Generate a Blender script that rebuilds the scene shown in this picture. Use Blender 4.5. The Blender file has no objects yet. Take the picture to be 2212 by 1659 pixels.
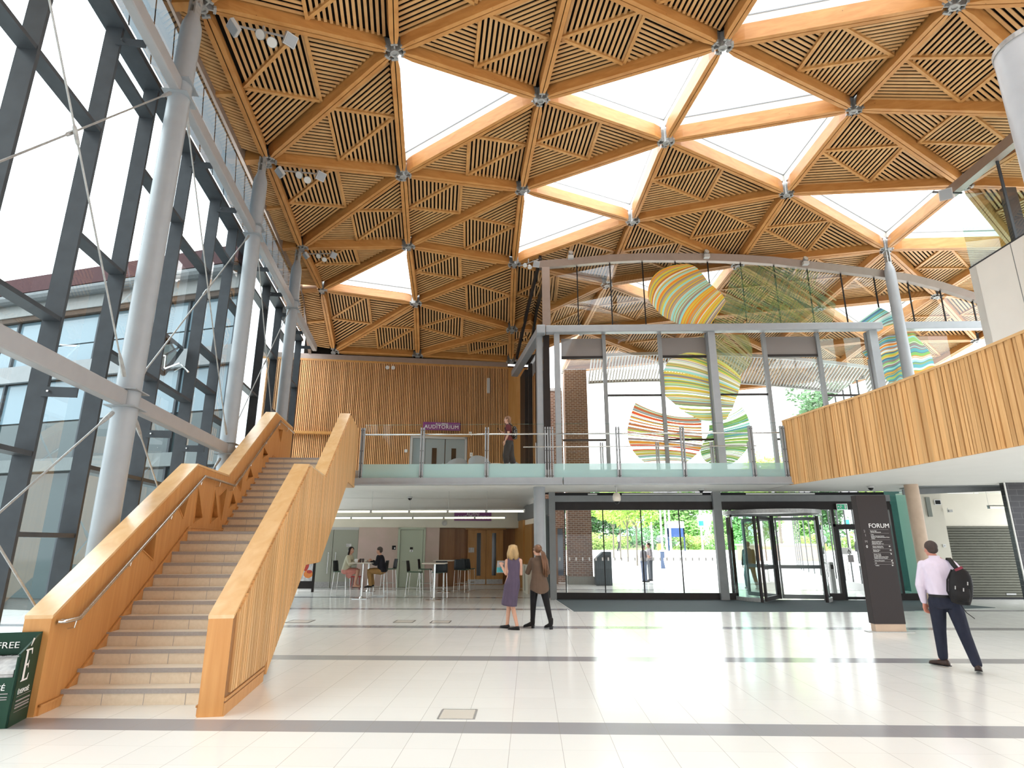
import bpy, bmesh, math, random
from mathutils import Vector as V, Matrix as M
random.seed(11)
SC = bpy.context.scene
COL = SC.collection
# ------------------------------------------------------------------ survey of the place (camera 1.68 m above the hall floor)
FPX, EYE = 1280.0, 1.68
TH, YAW = math.atan(345/1280.), math.radians(1.68)
CAM = V((0, 0, EYE))
FW = V((-math.sin(YAW)*math.cos(TH), math.cos(YAW)*math.cos(TH), math.sin(TH)))
RT = V((math.cos(YAW), math.sin(YAW), 0))
UP = RT.cross(FW)
def ray(x, y): return FW*FPX + RT*(x-1106) - UP*(y-829.5)
def onz(x, y, z=0.0):
    r = ray(x, y); return CAM + r*((z-EYE)/r.z)
def ony(x, y, Y):
    r = ray(x, y); return CAM + r*(Y/r.y)
def onp(x, y, p, n):
    r = ray(x, y); return CAM + r*((V(p)-CAM).dot(V(n))/r.dot(V(n)))
# stair / left glazing axes: s along the stair, t to the right of its outer right face
AX = math.radians(10.4)
U = V((-math.sin(AX), math.cos(AX), 0)); W = V((math.cos(AX), math.sin(AX), 0))
P0 = V((-3.117, 6.641, 0))
def S(s, t, z=0.0): return P0 + U*s + W*t + V((0, 0, z))
ZV = V((0, 0, 1))
# back wall (upper and lower) is square to the stair axis
WB0 = V((0, 25.67, 0))
def WB(x, y, off=0.0): return onp(x, y, WB0 - U*off, U)
# ------------------------------------------------------------------ mesh builder
class MB:
    def __init__(s): s.v = []; s.f = []; s.m = []
    def add(s, vs, fs, m=0):
        b = len(s.v); s.v += [tuple(p) for p in vs]
        for f in fs: s.f.append([b+i for i in f]); s.m.append(m)
        return s
    def quad(s, a, b, c, d, m=0): return s.add([a, b, c, d], [(0, 1, 2, 3)], m)
    def tri(s, a, b, c, m=0): return s.add([a, b, c], [(0, 1, 2)], m)
    def poly(s, pts, m=0): return s.add(pts, [tuple(range(len(pts)))], m)
    def box(s, c, d, ax=None, m=0):
        c = V(c); X, Y, Z = ax or (V((1, 0, 0)), V((0, 1, 0)), V((0, 0, 1)))
        X = X*d[0]/2; Y = Y*d[1]/2; Z = Z*d[2]/2
        p = [c+X*i+Y*j+Z*k for k in (-1, 1) for j in (-1, 1) for i in (-1, 1)]
        return s.add(p, [(0, 2, 3, 1), (4, 5, 7, 6), (0, 1, 5, 4), (2, 6, 7, 3), (0, 4, 6, 2), (1, 3, 7, 5)], m)
    def bb(s, lo, hi, m=0):
        lo = V(lo); hi = V(hi); return s.box((lo+hi)/2, hi-lo, None, m)
    def bar(s, p, q, w, h, up=ZV, m=0, drop=0.5):
        """square bar from p to q, w wide, h tall; drop=.5 centres it, 0 puts its underside on the line"""
        p = V(p); q = V(q); d = (q-p); L = d.length
        if L < 1e-6: return s
        d /= L; x = d.cross(V(up)); x.normalize(); z = x.cross(d); z.normalize()
        return s.box((p+q)/2 + z*(h*(0.5-drop)), (w, L, h), (x, d, z), m)
    def prism(s, pts, ext, m=0):
        pts = [V(p) for p in pts]; e = V(ext); n = len(pts)
        return s.add(pts+[p+e for p in pts], [tuple(range(n))[::-1], tuple(range(n, 2*n))] + [(i, (i+1) % n, n+(i+1) % n, n+i) for i in range(n)], m)
    def loft(s, rings, m=0, cap=True, closed=True):
        n = len(rings[0]); b = len(s.v)
        for r in rings: s.v += [tuple(p) for p in r]
        for k in range(len(rings)-1):
            for i in range(n if closed else n-1):
                j = (i+1) % n
                s.f.append([b+k*n+i, b+k*n+j, b+(k+1)*n+j, b+(k+1)*n+i]); s.m.append(m)
        if cap:
            s.f.append([b+i for i in range(n)][::-1]); s.m.append(m)
            s.f.append([b+(len(rings)-1)*n+i for i in range(n)]); s.m.append(m)
        return s
    def tube(s, pts, r, n=10, m=0, cap=True):
        pts = [V(p) for p in pts]; rr = r if isinstance(r, (list, tuple)) else [r]*len(pts)
        rings = []; d0 = (pts[1]-pts[0]).normalized()
        x = d0.cross(ZV) if abs(d0.z) < .9 else d0.cross(V((0, 1, 0))); x.normalize()
        for i, p in enumerate(pts):
            a = pts[max(i-1, 0)]; c = pts[min(i+1, len(pts)-1)]; d = (c-a).normalized()
            x = (x - d*x.dot(d)).normalized(); y = d.cross(x)
            rings.append([p + (x*math.cos(2*math.pi*k/n) + y*math.sin(2*math.pi*k/n))*rr[i] for k in range(n)])
        return s.loft(rings, m, cap)
    def lathe(s, prof, c=(0, 0, 0), n=24, m=0, ax=None, cap=True):
        c = V(c); X, Y, Z = ax or (V((1, 0, 0)), V((0, 1, 0)), V((0, 0, 1)))
        return s.loft([[c + (X*math.cos(2*math.pi*k/n) + Y*math.sin(2*math.pi*k/n))*r + Z*z for k in range(n)] for r, z in prof], m, cap)
    def ell(s, c, r, n=14, k=9, m=0, ax=None):
        c = V(c); X, Y, Z = ax or (V((1, 0, 0)), V((0, 1, 0)), V((0, 0, 1)))
        rings = []
        for j in range(k):
            a = math.pi*(j+.5)/k - math.pi/2; cz = math.sin(a)*1.0; cr = math.cos(a)
            if j == 0: cz, cr = -1, .15
            if j == k-1: cz, cr = 1, .15
            rings.append([c + X*(math.cos(2*math.pi*i/n)*r[0]*cr) + Y*(math.sin(2*math.pi*i/n)*r[1]*cr) + Z*(r[2]*cz) for i in range(n)])
        return s.loft(rings, m)
def mesh_of(name, mb, mats, smooth=False, fix=True):
    me = bpy.data.meshes.new(name); me.from_pydata(mb.v, [], mb.f)
    for mt in (mats if isinstance(mats, (list, tuple)) else [mats]): me.materials.append(mt)
    if any(mb.m): me.polygons.foreach_set('material_index', mb.m)
    if fix:
        b = bmesh.new(); b.from_mesh(me); bmesh.ops.recalc_face_normals(b, faces=b.faces); b.to_mesh(me); b.free()
    if smooth:
        me.polygons.foreach_set('use_smooth', [True]*len(me.polygons))
        if smooth != 'all':
            try: me.set_sharp_from_angle(angle=math.radians(40))
            except Exception: pass
    me.update(); return me
def link(name, me, parent=None, world=True):
    o = bpy.data.objects.new(name, me); COL.objects.link(o)
    if parent is not None:
        o.parent = parent
        if world:
            r = parent; mw = parent.matrix_basis.copy()
            while r.parent is not None:
                mw = r.parent.matrix_basis @ r.matrix_parent_inverse @ mw if False else mw; r = r.parent
            if parent.parent is None: o.matrix_parent_inverse = mw.inverted()
    return o
def obj(name, mb, mats, parent=None, smooth=False, bevel=0.0, world=True, fix=True):
    o = link(name, mesh_of(name, mb, mats, smooth, fix), parent, world)
    if bevel:
        b = o.modifiers.new('bevel', 'BEVEL'); b.width = bevel; b.segments = 2; b.limit_method = 'ANGLE'
    return o
def tag(o, label, cat, group=None):
    o['label'] = label; o['category'] = cat
    if group: o['group'] = group
    return o
def struct(o, kind='structure'): o['kind'] = kind; return o
def empty(name, loc=(0, 0, 0), rz=0.0):
    o = bpy.data.objects.new(name, None); COL.objects.link(o); o.location = loc; o.rotation_euler = (0, 0, rz)
    o.matrix_basis = M.Translation(V(loc)) @ M.Rotation(rz, 4, 'Z'); o.empty_display_size = .2
    return o
def thing(name, label, cat, loc=(0, 0, 0), rz=0.0, group=None): return tag(empty(name, loc, rz), label, cat, group)
def copy_tree(o, parent=None):
    c = o.copy(); COL.objects.link(c)
    if parent is not None: c.parent = parent
    for ch in list(o.children): copy_tree(ch, c)
    return c
def dup(root, loc, rz, label, group=None):
    c = copy_tree(root); c.location = loc; c.rotation_euler = (0, 0, rz); c['label'] = label
    if group: c['group'] = group
    return c
def text(name, body, size, o, xa, ya, mat, parent=None, align='LEFT', ext=0.002, space=1.0, sx=1.0, lift=0.004, world=True):
    """flat lettering as a mesh: origin o, reading direction xa, up ya"""
    cu = bpy.data.curves.new(name, 'FONT'); cu.body = body; cu.size = size; cu.align_x = align; cu.extrude = ext; cu.space_character = space; cu.resolution_u = 3
    t = bpy.data.objects.new(name, cu); COL.objects.link(t)
    me = bpy.data.meshes.new_from_object(t.evaluated_get(bpy.context.evaluated_depsgraph_get()))
    bpy.data.objects.remove(t); bpy.data.curves.remove(cu)
    xa = V(xa).normalized(); ya = V(ya); ya = (ya - xa*ya.dot(xa)).normalized(); za = xa.cross(ya)
    R = M((( xa.x*sx, ya.x, za.x, 0), (xa.y*sx, ya.y, za.y, 0), (xa.z*sx, ya.z, za.z, 0), (0, 0, 0, 1)))
    me.transform(M.Translation(V(o)+za*lift) @ R); me.materials.clear(); me.materials.append(mat); me.name = name
    return link(name, me, parent, world)
# ------------------------------------------------------------------ materials
def mat(name, col, rough=.5, metal=0.0, spec=.5, emit=None, es=0.0):
    if max(col) < .13 and rough > .3: spec = min(spec, .22)
    m = bpy.data.materials.new(name); m.use_nodes = True; nt = m.node_tree; b = nt.nodes['Principled BSDF']
    b.inputs['Base Color'].default_value = (*col, 1); b.inputs['Roughness'].default_value = rough; b.inputs['Metallic'].default_value = metal
    b.inputs['Specular IOR Level'].default_value = spec
    if emit: b.inputs['Emission Color'].default_value = (*emit, 1); b.inputs['Emission Strength'].default_value = es
    return m
class N:
    def __init__(s, m): s.nt = m.node_tree; s.b = s.nt.nodes['Principled BSDF']
    def n(s, t, **k):
        x = s.nt.nodes.new(t)
        for a, v in k.items():
            if a.startswith('i_'): x.inputs[a[2:].replace('_', ' ')].default_value = v
            else: setattr(x, a, v)
        return x
    def l(s, a, b): s.nt.links.new(a, b)
    def math(s, op, a, b=None):
        x = s.nt.nodes.new('ShaderNodeMath'); x.operation = op
        for i, v in enumerate((a, b)):
            if v is None: continue
            if isinstance(v, (int, float)): x.inputs[i].default_value = v
            else: s.l(v, x.inputs[i])
        return x.outputs[0]
    def mix(s, f, a, b):
        x = s.nt.nodes.new('ShaderNodeMix'); x.data_type = 'RGBA'
        for i, v in ((0, f), (6, a), (7, b)):
            if isinstance(v, (int, float)): x.inputs[i].default_value = v
            elif isinstance(v, tuple): x.inputs[i].default_value = (*v, 1) if len(v) == 3 else v
            else: s.l(v, x.inputs[i])
        return x.outputs[2]
def noisy(name, c1, c2, scale=(8, 8, 8), rough=.5, metal=0., detail=4, spec=.5, bump=0.0, gen=False):
    m = mat(name, c1, rough, metal, spec); k = N(m)
    tc = k.n('ShaderNodeTexCoord'); mp = k.n('ShaderNodeMapping'); mp.inputs['Scale'].default_value = scale
    k.l(tc.outputs['Object'], mp.inputs['Vector'])
    ns = k.n('ShaderNodeTexNoise', i_Scale=1.0, i_Detail=detail); k.l(mp.outputs[0], ns.inputs['Vector'])
    rp = k.n('ShaderNodeMapRange'); rp.inputs[1].default_value = .3; rp.inputs[2].default_value = .7; k.l(ns.outputs[0], rp.inputs[0])
    k.l(k.mix(rp.outputs[0], c1, c2), k.b.inputs['Base Color'])
    if bump:
        bp = k.n('ShaderNodeBump', i_Strength=bump, i_Distance=.01); k.l(ns.outputs[0], bp.inputs['Height']); k.l(bp.outputs[0], k.b.inputs['Normal'])
    return m
def wood(name, c1, c2, scale, rough=.38, island=0.0, knots=False, spec=.4):
    """grain along the axis with the small scale; island = board-to-board tone variation"""
    m = mat(name, c1, rough, 0, spec); k = N(m)
    tc = k.n('ShaderNodeTexCoord'); mp = k.n('ShaderNodeMapping'); mp.inputs['Scale'].default_value = scale
    k.l(tc.outputs['Object'], mp.inputs['Vector'])
    ns = k.n('ShaderNodeTexNoise', i_Scale=1.0, i_Detail=5.0, i_Distortion=.6); k.l(mp.outputs[0], ns.inputs['Vector'])
    rp = k.n('ShaderNodeMapRange'); rp.inputs[1].default_value = .32; rp.inputs[2].default_value = .68; k.l(ns.outputs[0], rp.inputs[0])
    c = k.mix(rp.outputs[0], c1, c2)
    if island:
        g = k.n('ShaderNodeNewGeometry'); hs = k.n('ShaderNodeHueSaturation')
        v = k.n('ShaderNodeMapRange'); v.inputs[3].default_value = 1-island; v.inputs[4].default_value = 1+island
        k.l(g.outputs['Random Per Island'], v.inputs[0]); k.l(v.outputs[0], hs.inputs['Value']); k.l(c, hs.inputs['Color']); c = hs.outputs[0]
    if knots:
        vo = k.n('ShaderNodeTexVoronoi', i_Scale=3.2); k.l(tc.outputs['Object'], vo.inputs['Vector'])
        c = k.mix(k.math('LESS_THAN', vo.outputs['Distance'], .035), c, tuple(x*.45 for x in c2))
    k.l(c, k.b.inputs['Base Color']); return m
def glass(name, tint=(.93, .97, .96), refl=1.0, rough=0.0, ior=1.5):
    m = bpy.data.materials.new(name); m.use_nodes = True; nt = m.node_tree; nt.nodes.clear()
    out = nt.nodes.new('ShaderNodeOutputMaterial'); t = nt.nodes.new('ShaderNodeBsdfTransparent'); t.inputs[0].default_value = (*tint, 1)
    g = nt.nodes.new('ShaderNodeBsdfGlossy'); g.inputs['Roughness'].default_value = rough; g.inputs['Color'].default_value = (1, 1, 1, 1)
    f = nt.nodes.new('ShaderNodeFresnel'); f.inputs['IOR'].default_value = ior
    mu = nt.nodes.new('ShaderNodeMath'); mu.operation = 'MULTIPLY'; mu.use_clamp = True; mu.inputs[1].default_value = refl; nt.links.new(f.outputs[0], mu.inputs[0])
    mx = nt.nodes.new('ShaderNodeMixShader'); nt.links.new(mu.outputs[0], mx.inputs[0]); nt.links.new(t.outputs[0], mx.inputs[1]); nt.links.new(g.outputs[0], mx.inputs[2])
    nt.links.new(mx.outputs[0], out.inputs[0]); return m
def veil(name, col, alpha, rough=.6):
    """see-through film: a share of the light passes"""
    m = mat(name, col, rough); m.node_tree.nodes['Principled BSDF'].inputs['Alpha'].default_value = alpha; return m
MAT = {}
def mk():
    q = MAT
    q['beam'] = wood('honey_glulam', (.54, .265, .084), (.44, .192, .052), (2.2, 2.2, 9), .42, .06, True)
    q['slat'] = wood('roof_slat_timber', (.60, .355, .155), (.52, .285, .112), (3, 3, 3), .5, .07)
    q['batten'] = wood('roof_batten_timber', (.60, .325, .115), (.46, .22, .066), (3, 3, 3), .45, .08)
    q['void'] = mat('black_void_backing', (.012, .009, .007), .9, 0, .1)
    q['oak'] = wood('oak_veneer', (.62, .31, .105), (.53, .24, .07), (14, 14, .7), .36, .0)
    q['oaktop_sheen'] = wood('oak_capping_sheen', (.74, .47, .235), (.66, .39, .165), (6, 2.0, 6), .22, .0, spec=.9)  # paler than the oak veneer: sky sheen put into the colour
    q['oakslat'] = wood('oak_strips', (.72, .43, .19), (.60, .32, .12), (14, 14, .8), .42, .16)
    q['wallslat'] = wood('cedar_wall_slats', (.76, .43, .20), (.64, .32, .12), (14, 14, .6), .5, .2)
    q['wallback'] = mat('dark_slat_backing', (.05, .02, .010), .8)
    q['plainwood'] = wood('plain_wood_panel', (.52, .27, .085), (.44, .21, .055), (9, 9, .8), .4)
    q['darkwood'] = wood('walnut_door_veneer', (.30, .135, .045), (.23, .095, .030), (12, 12, .6), .4)
    q['white'] = noisy('white_plaster', (.80, .78, .74), (.77, .75, .71), (1.5,)*3, .6)
    q['cream'] = noisy('cream_plaster', (.76, .72, .62), (.72, .68, .58), (1.5,)*3, .65)
    q['steel'] = noisy('grey_painted_steel', (.33, .35, .37), (.305, .325, .345), (4,)*3, .38, 0, 2)
    q['steellight'] = noisy('pale_grey_painted_steel', (.46, .48, .51), (.43, .45, .48), (4,)*3, .35, 0, 2)
    q['beamsteel'] = noisy('warm_grey_painted_steel', (.34, .335, .34), (.315, .31, .315), (4,)*3, .38, 0, 2)
    q['fin'] = noisy('charcoal_mullion_paint', (.055, .062, .070), (.045, .050, .057), (5,)*3, .45, 0, 2)
    q['frame'] = noisy('grey_frame_paint', (.22, .23, .235), (.20, .21, .215), (5,)*3, .4, 0, 2)
    q['bronze'] = noisy('dark_bronze_metal', (.030, .025, .024), (.025, .021, .020), (5,)*3, .42, 0, 2)
    q['taupe'] = noisy('taupe_metal_trim', (.29, .225, .19), (.265, .205, .17), (5,)*3, .35, .2, 2)
    q['chrome'] = noisy('brushed_stainless', (.72, .72, .71), (.66, .66, .65), (30, 30, 3), .22, 1.0, 2)
    q['castmetal'] = noisy('cast_grey_metal', (.40, .40, .39), (.30, .30, .295), (20,)*3, .35, .25, 3)
    q['glass'] = glass('clear_glazing', (.95, .98, .97), .55); q['greyglass'] = glass('grey_clerestory_glazing', (.085, .105, .115), 2.0)
    q['glassup'] = glass('upper_screen_glazing', (.88, .90, .88), 1.7)
    q['glassl'] = glass('side_wall_glazing', (.80, .88, .89), 1.5)
    q['tealglass'] = glass('teal_glazing', (.55, .80, .76), 1.6)
    q['sky'] = glass('skylight_glazing', (.97, .98, .98), .5)
    q['frost'] = veil('frosted_glass', (.36, .54, .53), .86, .2)
    q['black'] = mat('black_plastic', (.012, .012, .013), .4)
    q['rubber'] = noisy('entrance_matting', (.085, .105, .110), (.060, .078, .083), (3, 60, 3), .9)
    q['purple'] = mat('purple_sign_face', (.20, .035, .19), .4)
    q['ink'] = mat('white_lettering', (.85, .85, .84), .5)
    q['dimink'] = mat('grey_lettering', (.30, .28, .28), .5)
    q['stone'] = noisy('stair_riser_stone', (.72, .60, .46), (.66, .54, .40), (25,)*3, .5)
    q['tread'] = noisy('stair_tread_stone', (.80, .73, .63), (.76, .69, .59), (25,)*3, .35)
    q['nosing'] = noisy('grey_stair_nosing', (.36, .32, .30), (.32, .285, .265), (40,)*3, .45)
    q['stripe'] = mat('grey_band_tile', (.33, .33, .35), .2)
    q['green'] = mat('dark_green_board', (.010, .045, .026), .35)
    q['paper'] = noisy('newsprint', (.72, .71, .70), (.40, .39, .40), (14, 9, 9), .8)
    q['totem'] = mat('brown_sign_metal', (.036, .029, .029), .45)
    q['tan'] = noisy('tan_concrete', (.56, .42, .31), (.50, .37, .27), (5,)*3, .55)
    q['shutter'] = noisy('grey_green_shutter', (.125, .125, .10), (.115, .115, .092), (3,)*3, .45, .2)
    q['exit'] = mat('exit_sign_green', (.02, .24, .12), .4, 0, .5, (.02, .30, .15), .4)
    q['lamp'] = mat('lit_tube', (.95, .95, .8), .4, 0, .5, (1.0, .95, .66), 1.5)
    q['lampwhite'] = mat('white_lamp_lens', (.62, .62, .60), .3)
    q['sage'] = mat('sage_green_door_paint', (.47, .52, .41), .45)
    q['greydoor'] = mat('grey_door_paint', (.34, .35, .29), .45)
    q['bluegrey'] = mat('blue_grey_door_paint', (.27, .33, .34), .45)
    q['pink'] = noisy('mottled_pink_plaster', (.64, .48, .44), (.55, .44, .37), (1.6,)*3, .6, 0, 9)
    q['seat'] = mat('black_shell_seat', (.025, .030, .034), .42)
    q['greenseat'] = mat('green_seat_pad', (.10, .17, .12), .6)
    q['top'] = mat('pale_table_laminate', (.62, .57, .50), .35)
    q['grey'] = mat('pale_grey_plastic', (.50, .50, .49), .5)
    q['upholst'] = mat('grey_upholstery', (.24, .25, .25), .8)
    q['pane'] = mat('dark_vision_panel', (.02, .02, .02), .08)
    return q
mk()
q = MAT
# ------------------------------------------------------------------ floor
def floor_mat():
    m = mat('cream_floor_tile', (.74, .71, .64), .13, 0, .9); k = N(m)
    tc = k.n('ShaderNodeTexCoord'); sx = k.n('ShaderNodeSeparateXYZ'); k.l(tc.outputs['Object'], sx.inputs[0])
    x, y = sx.outputs[0], sx.outputs[1]
    fy = k.math('FRACT', k.math('DIVIDE', k.math('ADD', y, 3.49*4-6.07), 3.49))
    band = k.math('LESS_THAN', fy, .37/3.49)
    jx = k.math('LESS_THAN', k.math('FRACT', k.math('DIVIDE', k.math('ADD', x, 90.19), .45)), .011)
    jy = k.math('MULTIPLY', .4, k.math('LESS_THAN', k.math('FRACT', k.math('DIVIDE', k.math('ADD', y, 3.49*4-6.07), 3.49/8)), .012))
    j = k.math('MAXIMUM', jx, jy)
    wn = k.n('ShaderNodeTexWhiteNoise'); cx = k.n('ShaderNodeCombineXYZ')
    k.l(k.math('FLOOR', k.math('DIVIDE', k.math('ADD', x, 90.19), .45)), cx.inputs[0])
    k.l(k.math('FLOOR', k.math('DIVIDE', k.math('ADD', y, 3.49*4-6.07), 3.49/8)), cx.inputs[1]); k.l(cx.outputs[0], wn.inputs['Vector'])
    c = k.mix(wn.outputs[0], (.83, .83, .795), (.80, .80, .765))
    c = k.mix(band, c, (.30, .295, .31))
    c = k.mix(k.math('MULTIPLY', j, .62), c, (.27, .25, .22))
    k.l(c, k.b.inputs['Base Color'])
    ns = k.n('ShaderNodeTexNoise', i_Scale=6.0, i_Detail=3.0); k.l(tc.outputs['Object'], ns.inputs['Vector'])
    r = k.n('ShaderNodeMapRange'); r.inputs[3].default_value = .13; r.inputs[4].default_value = .21; k.l(ns.outputs[0], r.inputs[0]); k.l(r.outputs[0], k.b.inputs['Roughness'])
    return m
mb = MB().quad((-14, -4, 0), (18, -4, 0), (18, 28, 0), (-14, 28, 0))
struct(obj('floor', mb, floor_mat(), fix=False))
# ------------------------------------------------------------------ upper floor slab and its soffit
CURV = [(7.32, 17.0), (7.50, 16.0), (7.66, 15.1), (7.95, 13.8), (8.10, 12.5), (8.19, 11.4), (8.24, 10.4), (8.26, 9.2), (8.27, 7.5)]
slab = [S(10.5, -2.86), S(10.5, -.02), V((-5.0, 17.0, 0)), V((7.32, 17.0, 0))]
slab_main = [S(10.5, -2.86), V((-5.0, 17.0, 0)), V((7.32, 17.0, 0)), V((7.32, 19.5, 0)), V((.62, 19.5, 0)), V((-.45, 25.55, 0)), S(17.3, -2.86)]
mb = MB().prism([p+V((0, 0, 3.29)) for p in slab_main], (0, 0, .43))
struct(obj('floor_upper', mb, q['white']))
right = [V((x+.05, y, 3.29)) for x, y in CURV] + [V((16.5, 7.5, 3.29)), V((16.5, 20.2, 3.29)), V((12.2, 20.2, 3.29)), V((12.2, 19.5, 3.29)), V((7.37, 19.5, 3.29))]
mb = MB().prism(right, (0, 0, .43))
struct(obj('floor_balcony', mb, q['white']))
# grey steel edge of the bridge
mb = MB(); mb.bb((-5.02, 16.86, 3.285), (.93, 16.999, 3.49)); mb.bb((-5.02, 16.80, 3.285), (.93, 16.86, 3.32))
mb.bb((.96, 16.86, 3.285), (7.33, 16.999, 3.49)); mb.bb((.96, 16.80, 3.285), (7.33, 16.86, 3.32))
struct(obj('trim_bridge', mb, q['steel']))
# bulkhead that steps the soffit down under the bridge
mb = MB(); prof = [(21.6, 3.285), (22.3, 3.20), (23.0, 3.05), (23.4, 3.0)]
for (ya, za), (yb, zb) in zip(prof, prof[1:]):
    mb.quad((-9.2, ya-.2, za), (.3, ya+1.0, za), (.2, yb+1.0, zb), (-9.2, yb-.2, zb))
mb.prism([V((-9.3, 23.2, 3.0)), V((.1, 24.4, 3.0)), V((-.3, 25.5, 3.0)), V((-9.6, 23.9, 3.0))], (0, 0, .28))
struct(obj('ceiling_bulkhead', mb, q['white']))
# ------------------------------------------------------------------ back wall, upper storey: vertical timber slats
def bw(c, z, off=0.0): return WB0 + W*c + V((0, 0, z)) - U*off     # c runs along the wall
CL, CR = -11.2, -.92
ZT = 9.30
mb = MB().prism([bw(CL, 3.7), bw(.6, 3.7), bw(.6, ZT+.1), bw(CL, ZT+.1)], U*.3)
back = struct(obj('wall_back', mb, q['wallback']))
mb = MB(); c = CL; i = 0
DOORC0, DOORC1 = -5.12, -2.72
while c < CR:
    z0 = 6.12 if DOORC0-.04 < c < DOORC1+.04 else 3.74
    mb.box(bw(c, (z0+ZT)/2, .045), (.043, .05, ZT-z0), (W, U, ZV)); c += .0755
struct(obj('timber_slats', mb, q['wallslat'], back))
mb = MB(); mb.prism([bw(CR-.02, 3.74, .1), bw(.5, 3.74, .1), bw(.5, ZT, .1), bw(CR-.02, ZT, .1)], U*.1)
obj('plain_pier', mb, q['plainwood'], back)
mb = MB(); mb.box(bw((CL-1.2)/2, ZT+.13, .03), (CR-CL+.2, .1, .22), (W, U, ZV)); mb.box(bw((CL-1.2)/2, ZT-.02, .05), (CR-CL+.2, .06, .08), (W, U, ZV), 1)
obj('head_trim', mb, [q['taupe'], q['plainwood']], back)
mb = MB(); mb.box(bw((DOORC0+DOORC1)/2, 6.16, .09), (DOORC1-DOORC0+.3, .12, .12), (W, U, ZV)); obj('door_head', mb, q['plainwood'], back)
mb = MB(); mb.box(bw(-9.2, 6.1, .14), (2.3, .28, .1), (W, U, ZV)); obj('timber_shelf', mb, q['plainwood'], back)
mb = MB(); mb.prism([bw(-9.8, ZT+.25, -.02), bw(.4, ZT+.25, -.02), bw(.4, ZT+1.6, -.1), bw(-9.8, ZT+1.6, -.1)], U*.2)
obj('gap_shade_sheet', mb, q['void'], back)  # black sheet across the wall-to-roof gap; its shade is put into the colour
# upper double doors
d = struct(empty('door_1', bw(-3.92, 3.74)))
mb = MB(); 
for a, b2 in ((-5.12, -5.02), (-2.82, -2.72)): mb.box(bw((a+b2)/2, 4.92, .05), (.1, .1, 2.36), (W, U, ZV))
mb.box(bw(-3.92, 6.05, .05), (2.4, .1, .1), (W, U, ZV)); obj('door_frame', mb, q['grey'], d)
for a, b2, vp in ((-5.02, -4.48, None), (-4.48, -3.66, -4.1), (-3.64, -2.82, -3.28)):
    mb = MB().box(bw((a+b2)/2, 4.87, .03), (b2-a-.015, .05, 2.24), (W, U, ZV)); lf = obj('door_leaf', mb, q['bluegrey'], d)
    if vp:
        obj('vision_panel', MB().box(bw(vp, 5.05, .062), (.2, .012, 1.1), (W, U, ZV)), q['pane'], lf)
        obj('pull_handle', MB().tube([bw(-3.65+(.09 if vp > -3.9 else -.09), 4.5, .12), bw(-3.65+(.09 if vp > -3.9 else -.09), 4.95, .12)], .012), q['chrome'], lf)
# upper sign
def sign(name, label, c0, c1, z0, z1, off, s1, s2):
    t = thing(name, label, 'sign', bw((c0+c1)/2, z0, off))
    obj('sign_board', MB().box(bw((c0+c1)/2, (z0+z1)/2, off), (c1-c0, .04, z1-z0), (W, U, ZV)), q['purple'], t)
    text('lettering', 'ALUMNI', s1, bw((c0+c1)/2, z0+(z1-z0)*.66, off+.022), W, ZV, q['ink'], t, 'CENTER', space=1.15)
    text('lettering', 'AUDITORIUM', s2, bw((c0+c1)/2, z0+(z1-z0)*.20, off+.022), W, ZV, q['ink'], t, 'CENTER', space=1.1)
    return t
sign('auditorium_sign', 'purple AUDITORIUM sign hung on the upper slatted timber wall', -4.62, -3.04, 6.34, 6.68, .22, .13, .22)
# ------------------------------------------------------------------ lower back wall
low = struct(empty('wall_back_lower', bw(-4, 0)))
def cpx(x, y=1200): return (WB(x, y)-WB0).dot(W)
def zpx(y, x=860): return WB(x, y).z
zd = 2.32
CORE = 1
c_a, c_b, c_c, c_d, c_e, c_f = cpx(772), cpx(858), cpx(918), cpx(948), cpx(1008), cpx(1092)
mb = MB().prism([bw(-10, 0, -.3), bw(c_d, 0, -.3), bw(c_d, 3.3, -.3), bw(-10, 3.3, -.3)], U*.25); obj('wall_core', mb, q['cream'], low)
def panel(name, a, b2, z0, z1, m, off=0., d=.1, par=low): return obj(name, MB().box(bw((a+b2)/2, (z0+z1)/2, off-d/2), (b2-a, d, z1-z0), (W, U, ZV)), m, par)
panel('header_panel', -10, .35, zd, 3.3, q['cream'], .03, .3)
panel('plaster_panel', c_a, c_b, 0, zd, q['pink']); panel('plaster_panel', c_c, c_d, 0, zd, q['pink'])
panel('plaster_panel', -10, cpx(650), 0, zd, q['cream'])
# grey double doors on the left
d = struct(empty('door_2', bw(c_a-1, 0)))
e0, e1 = cpx(655), c_a
panel('door_frame', e0, e1, zd-.1, zd, q['grey'], .02, .1, d)
em = cpx(717)
for a, b2 in ((e0, em), (em, e1)):
    lf = panel('door_leaf', a+.01, b2-.01, .005, zd-.1, q['greydoor'], -.02, .06, d)
    panel('kick_plate', a+.02, b2-.02, .01, .24, q['castmetal'], -.01, .012, lf)
    hx = em + (-.14 if b2 == em else .14)
    obj('pull_handle', MB().tube([bw(hx, .55, .05), bw(hx, 1.35, .05)], .016), q['chrome'], lf)
obj('notice', MB().box(bw(em+.62, 1.62, -.01), (.2, .01, .12), (W, U, ZV)), q['paper'], d)
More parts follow.
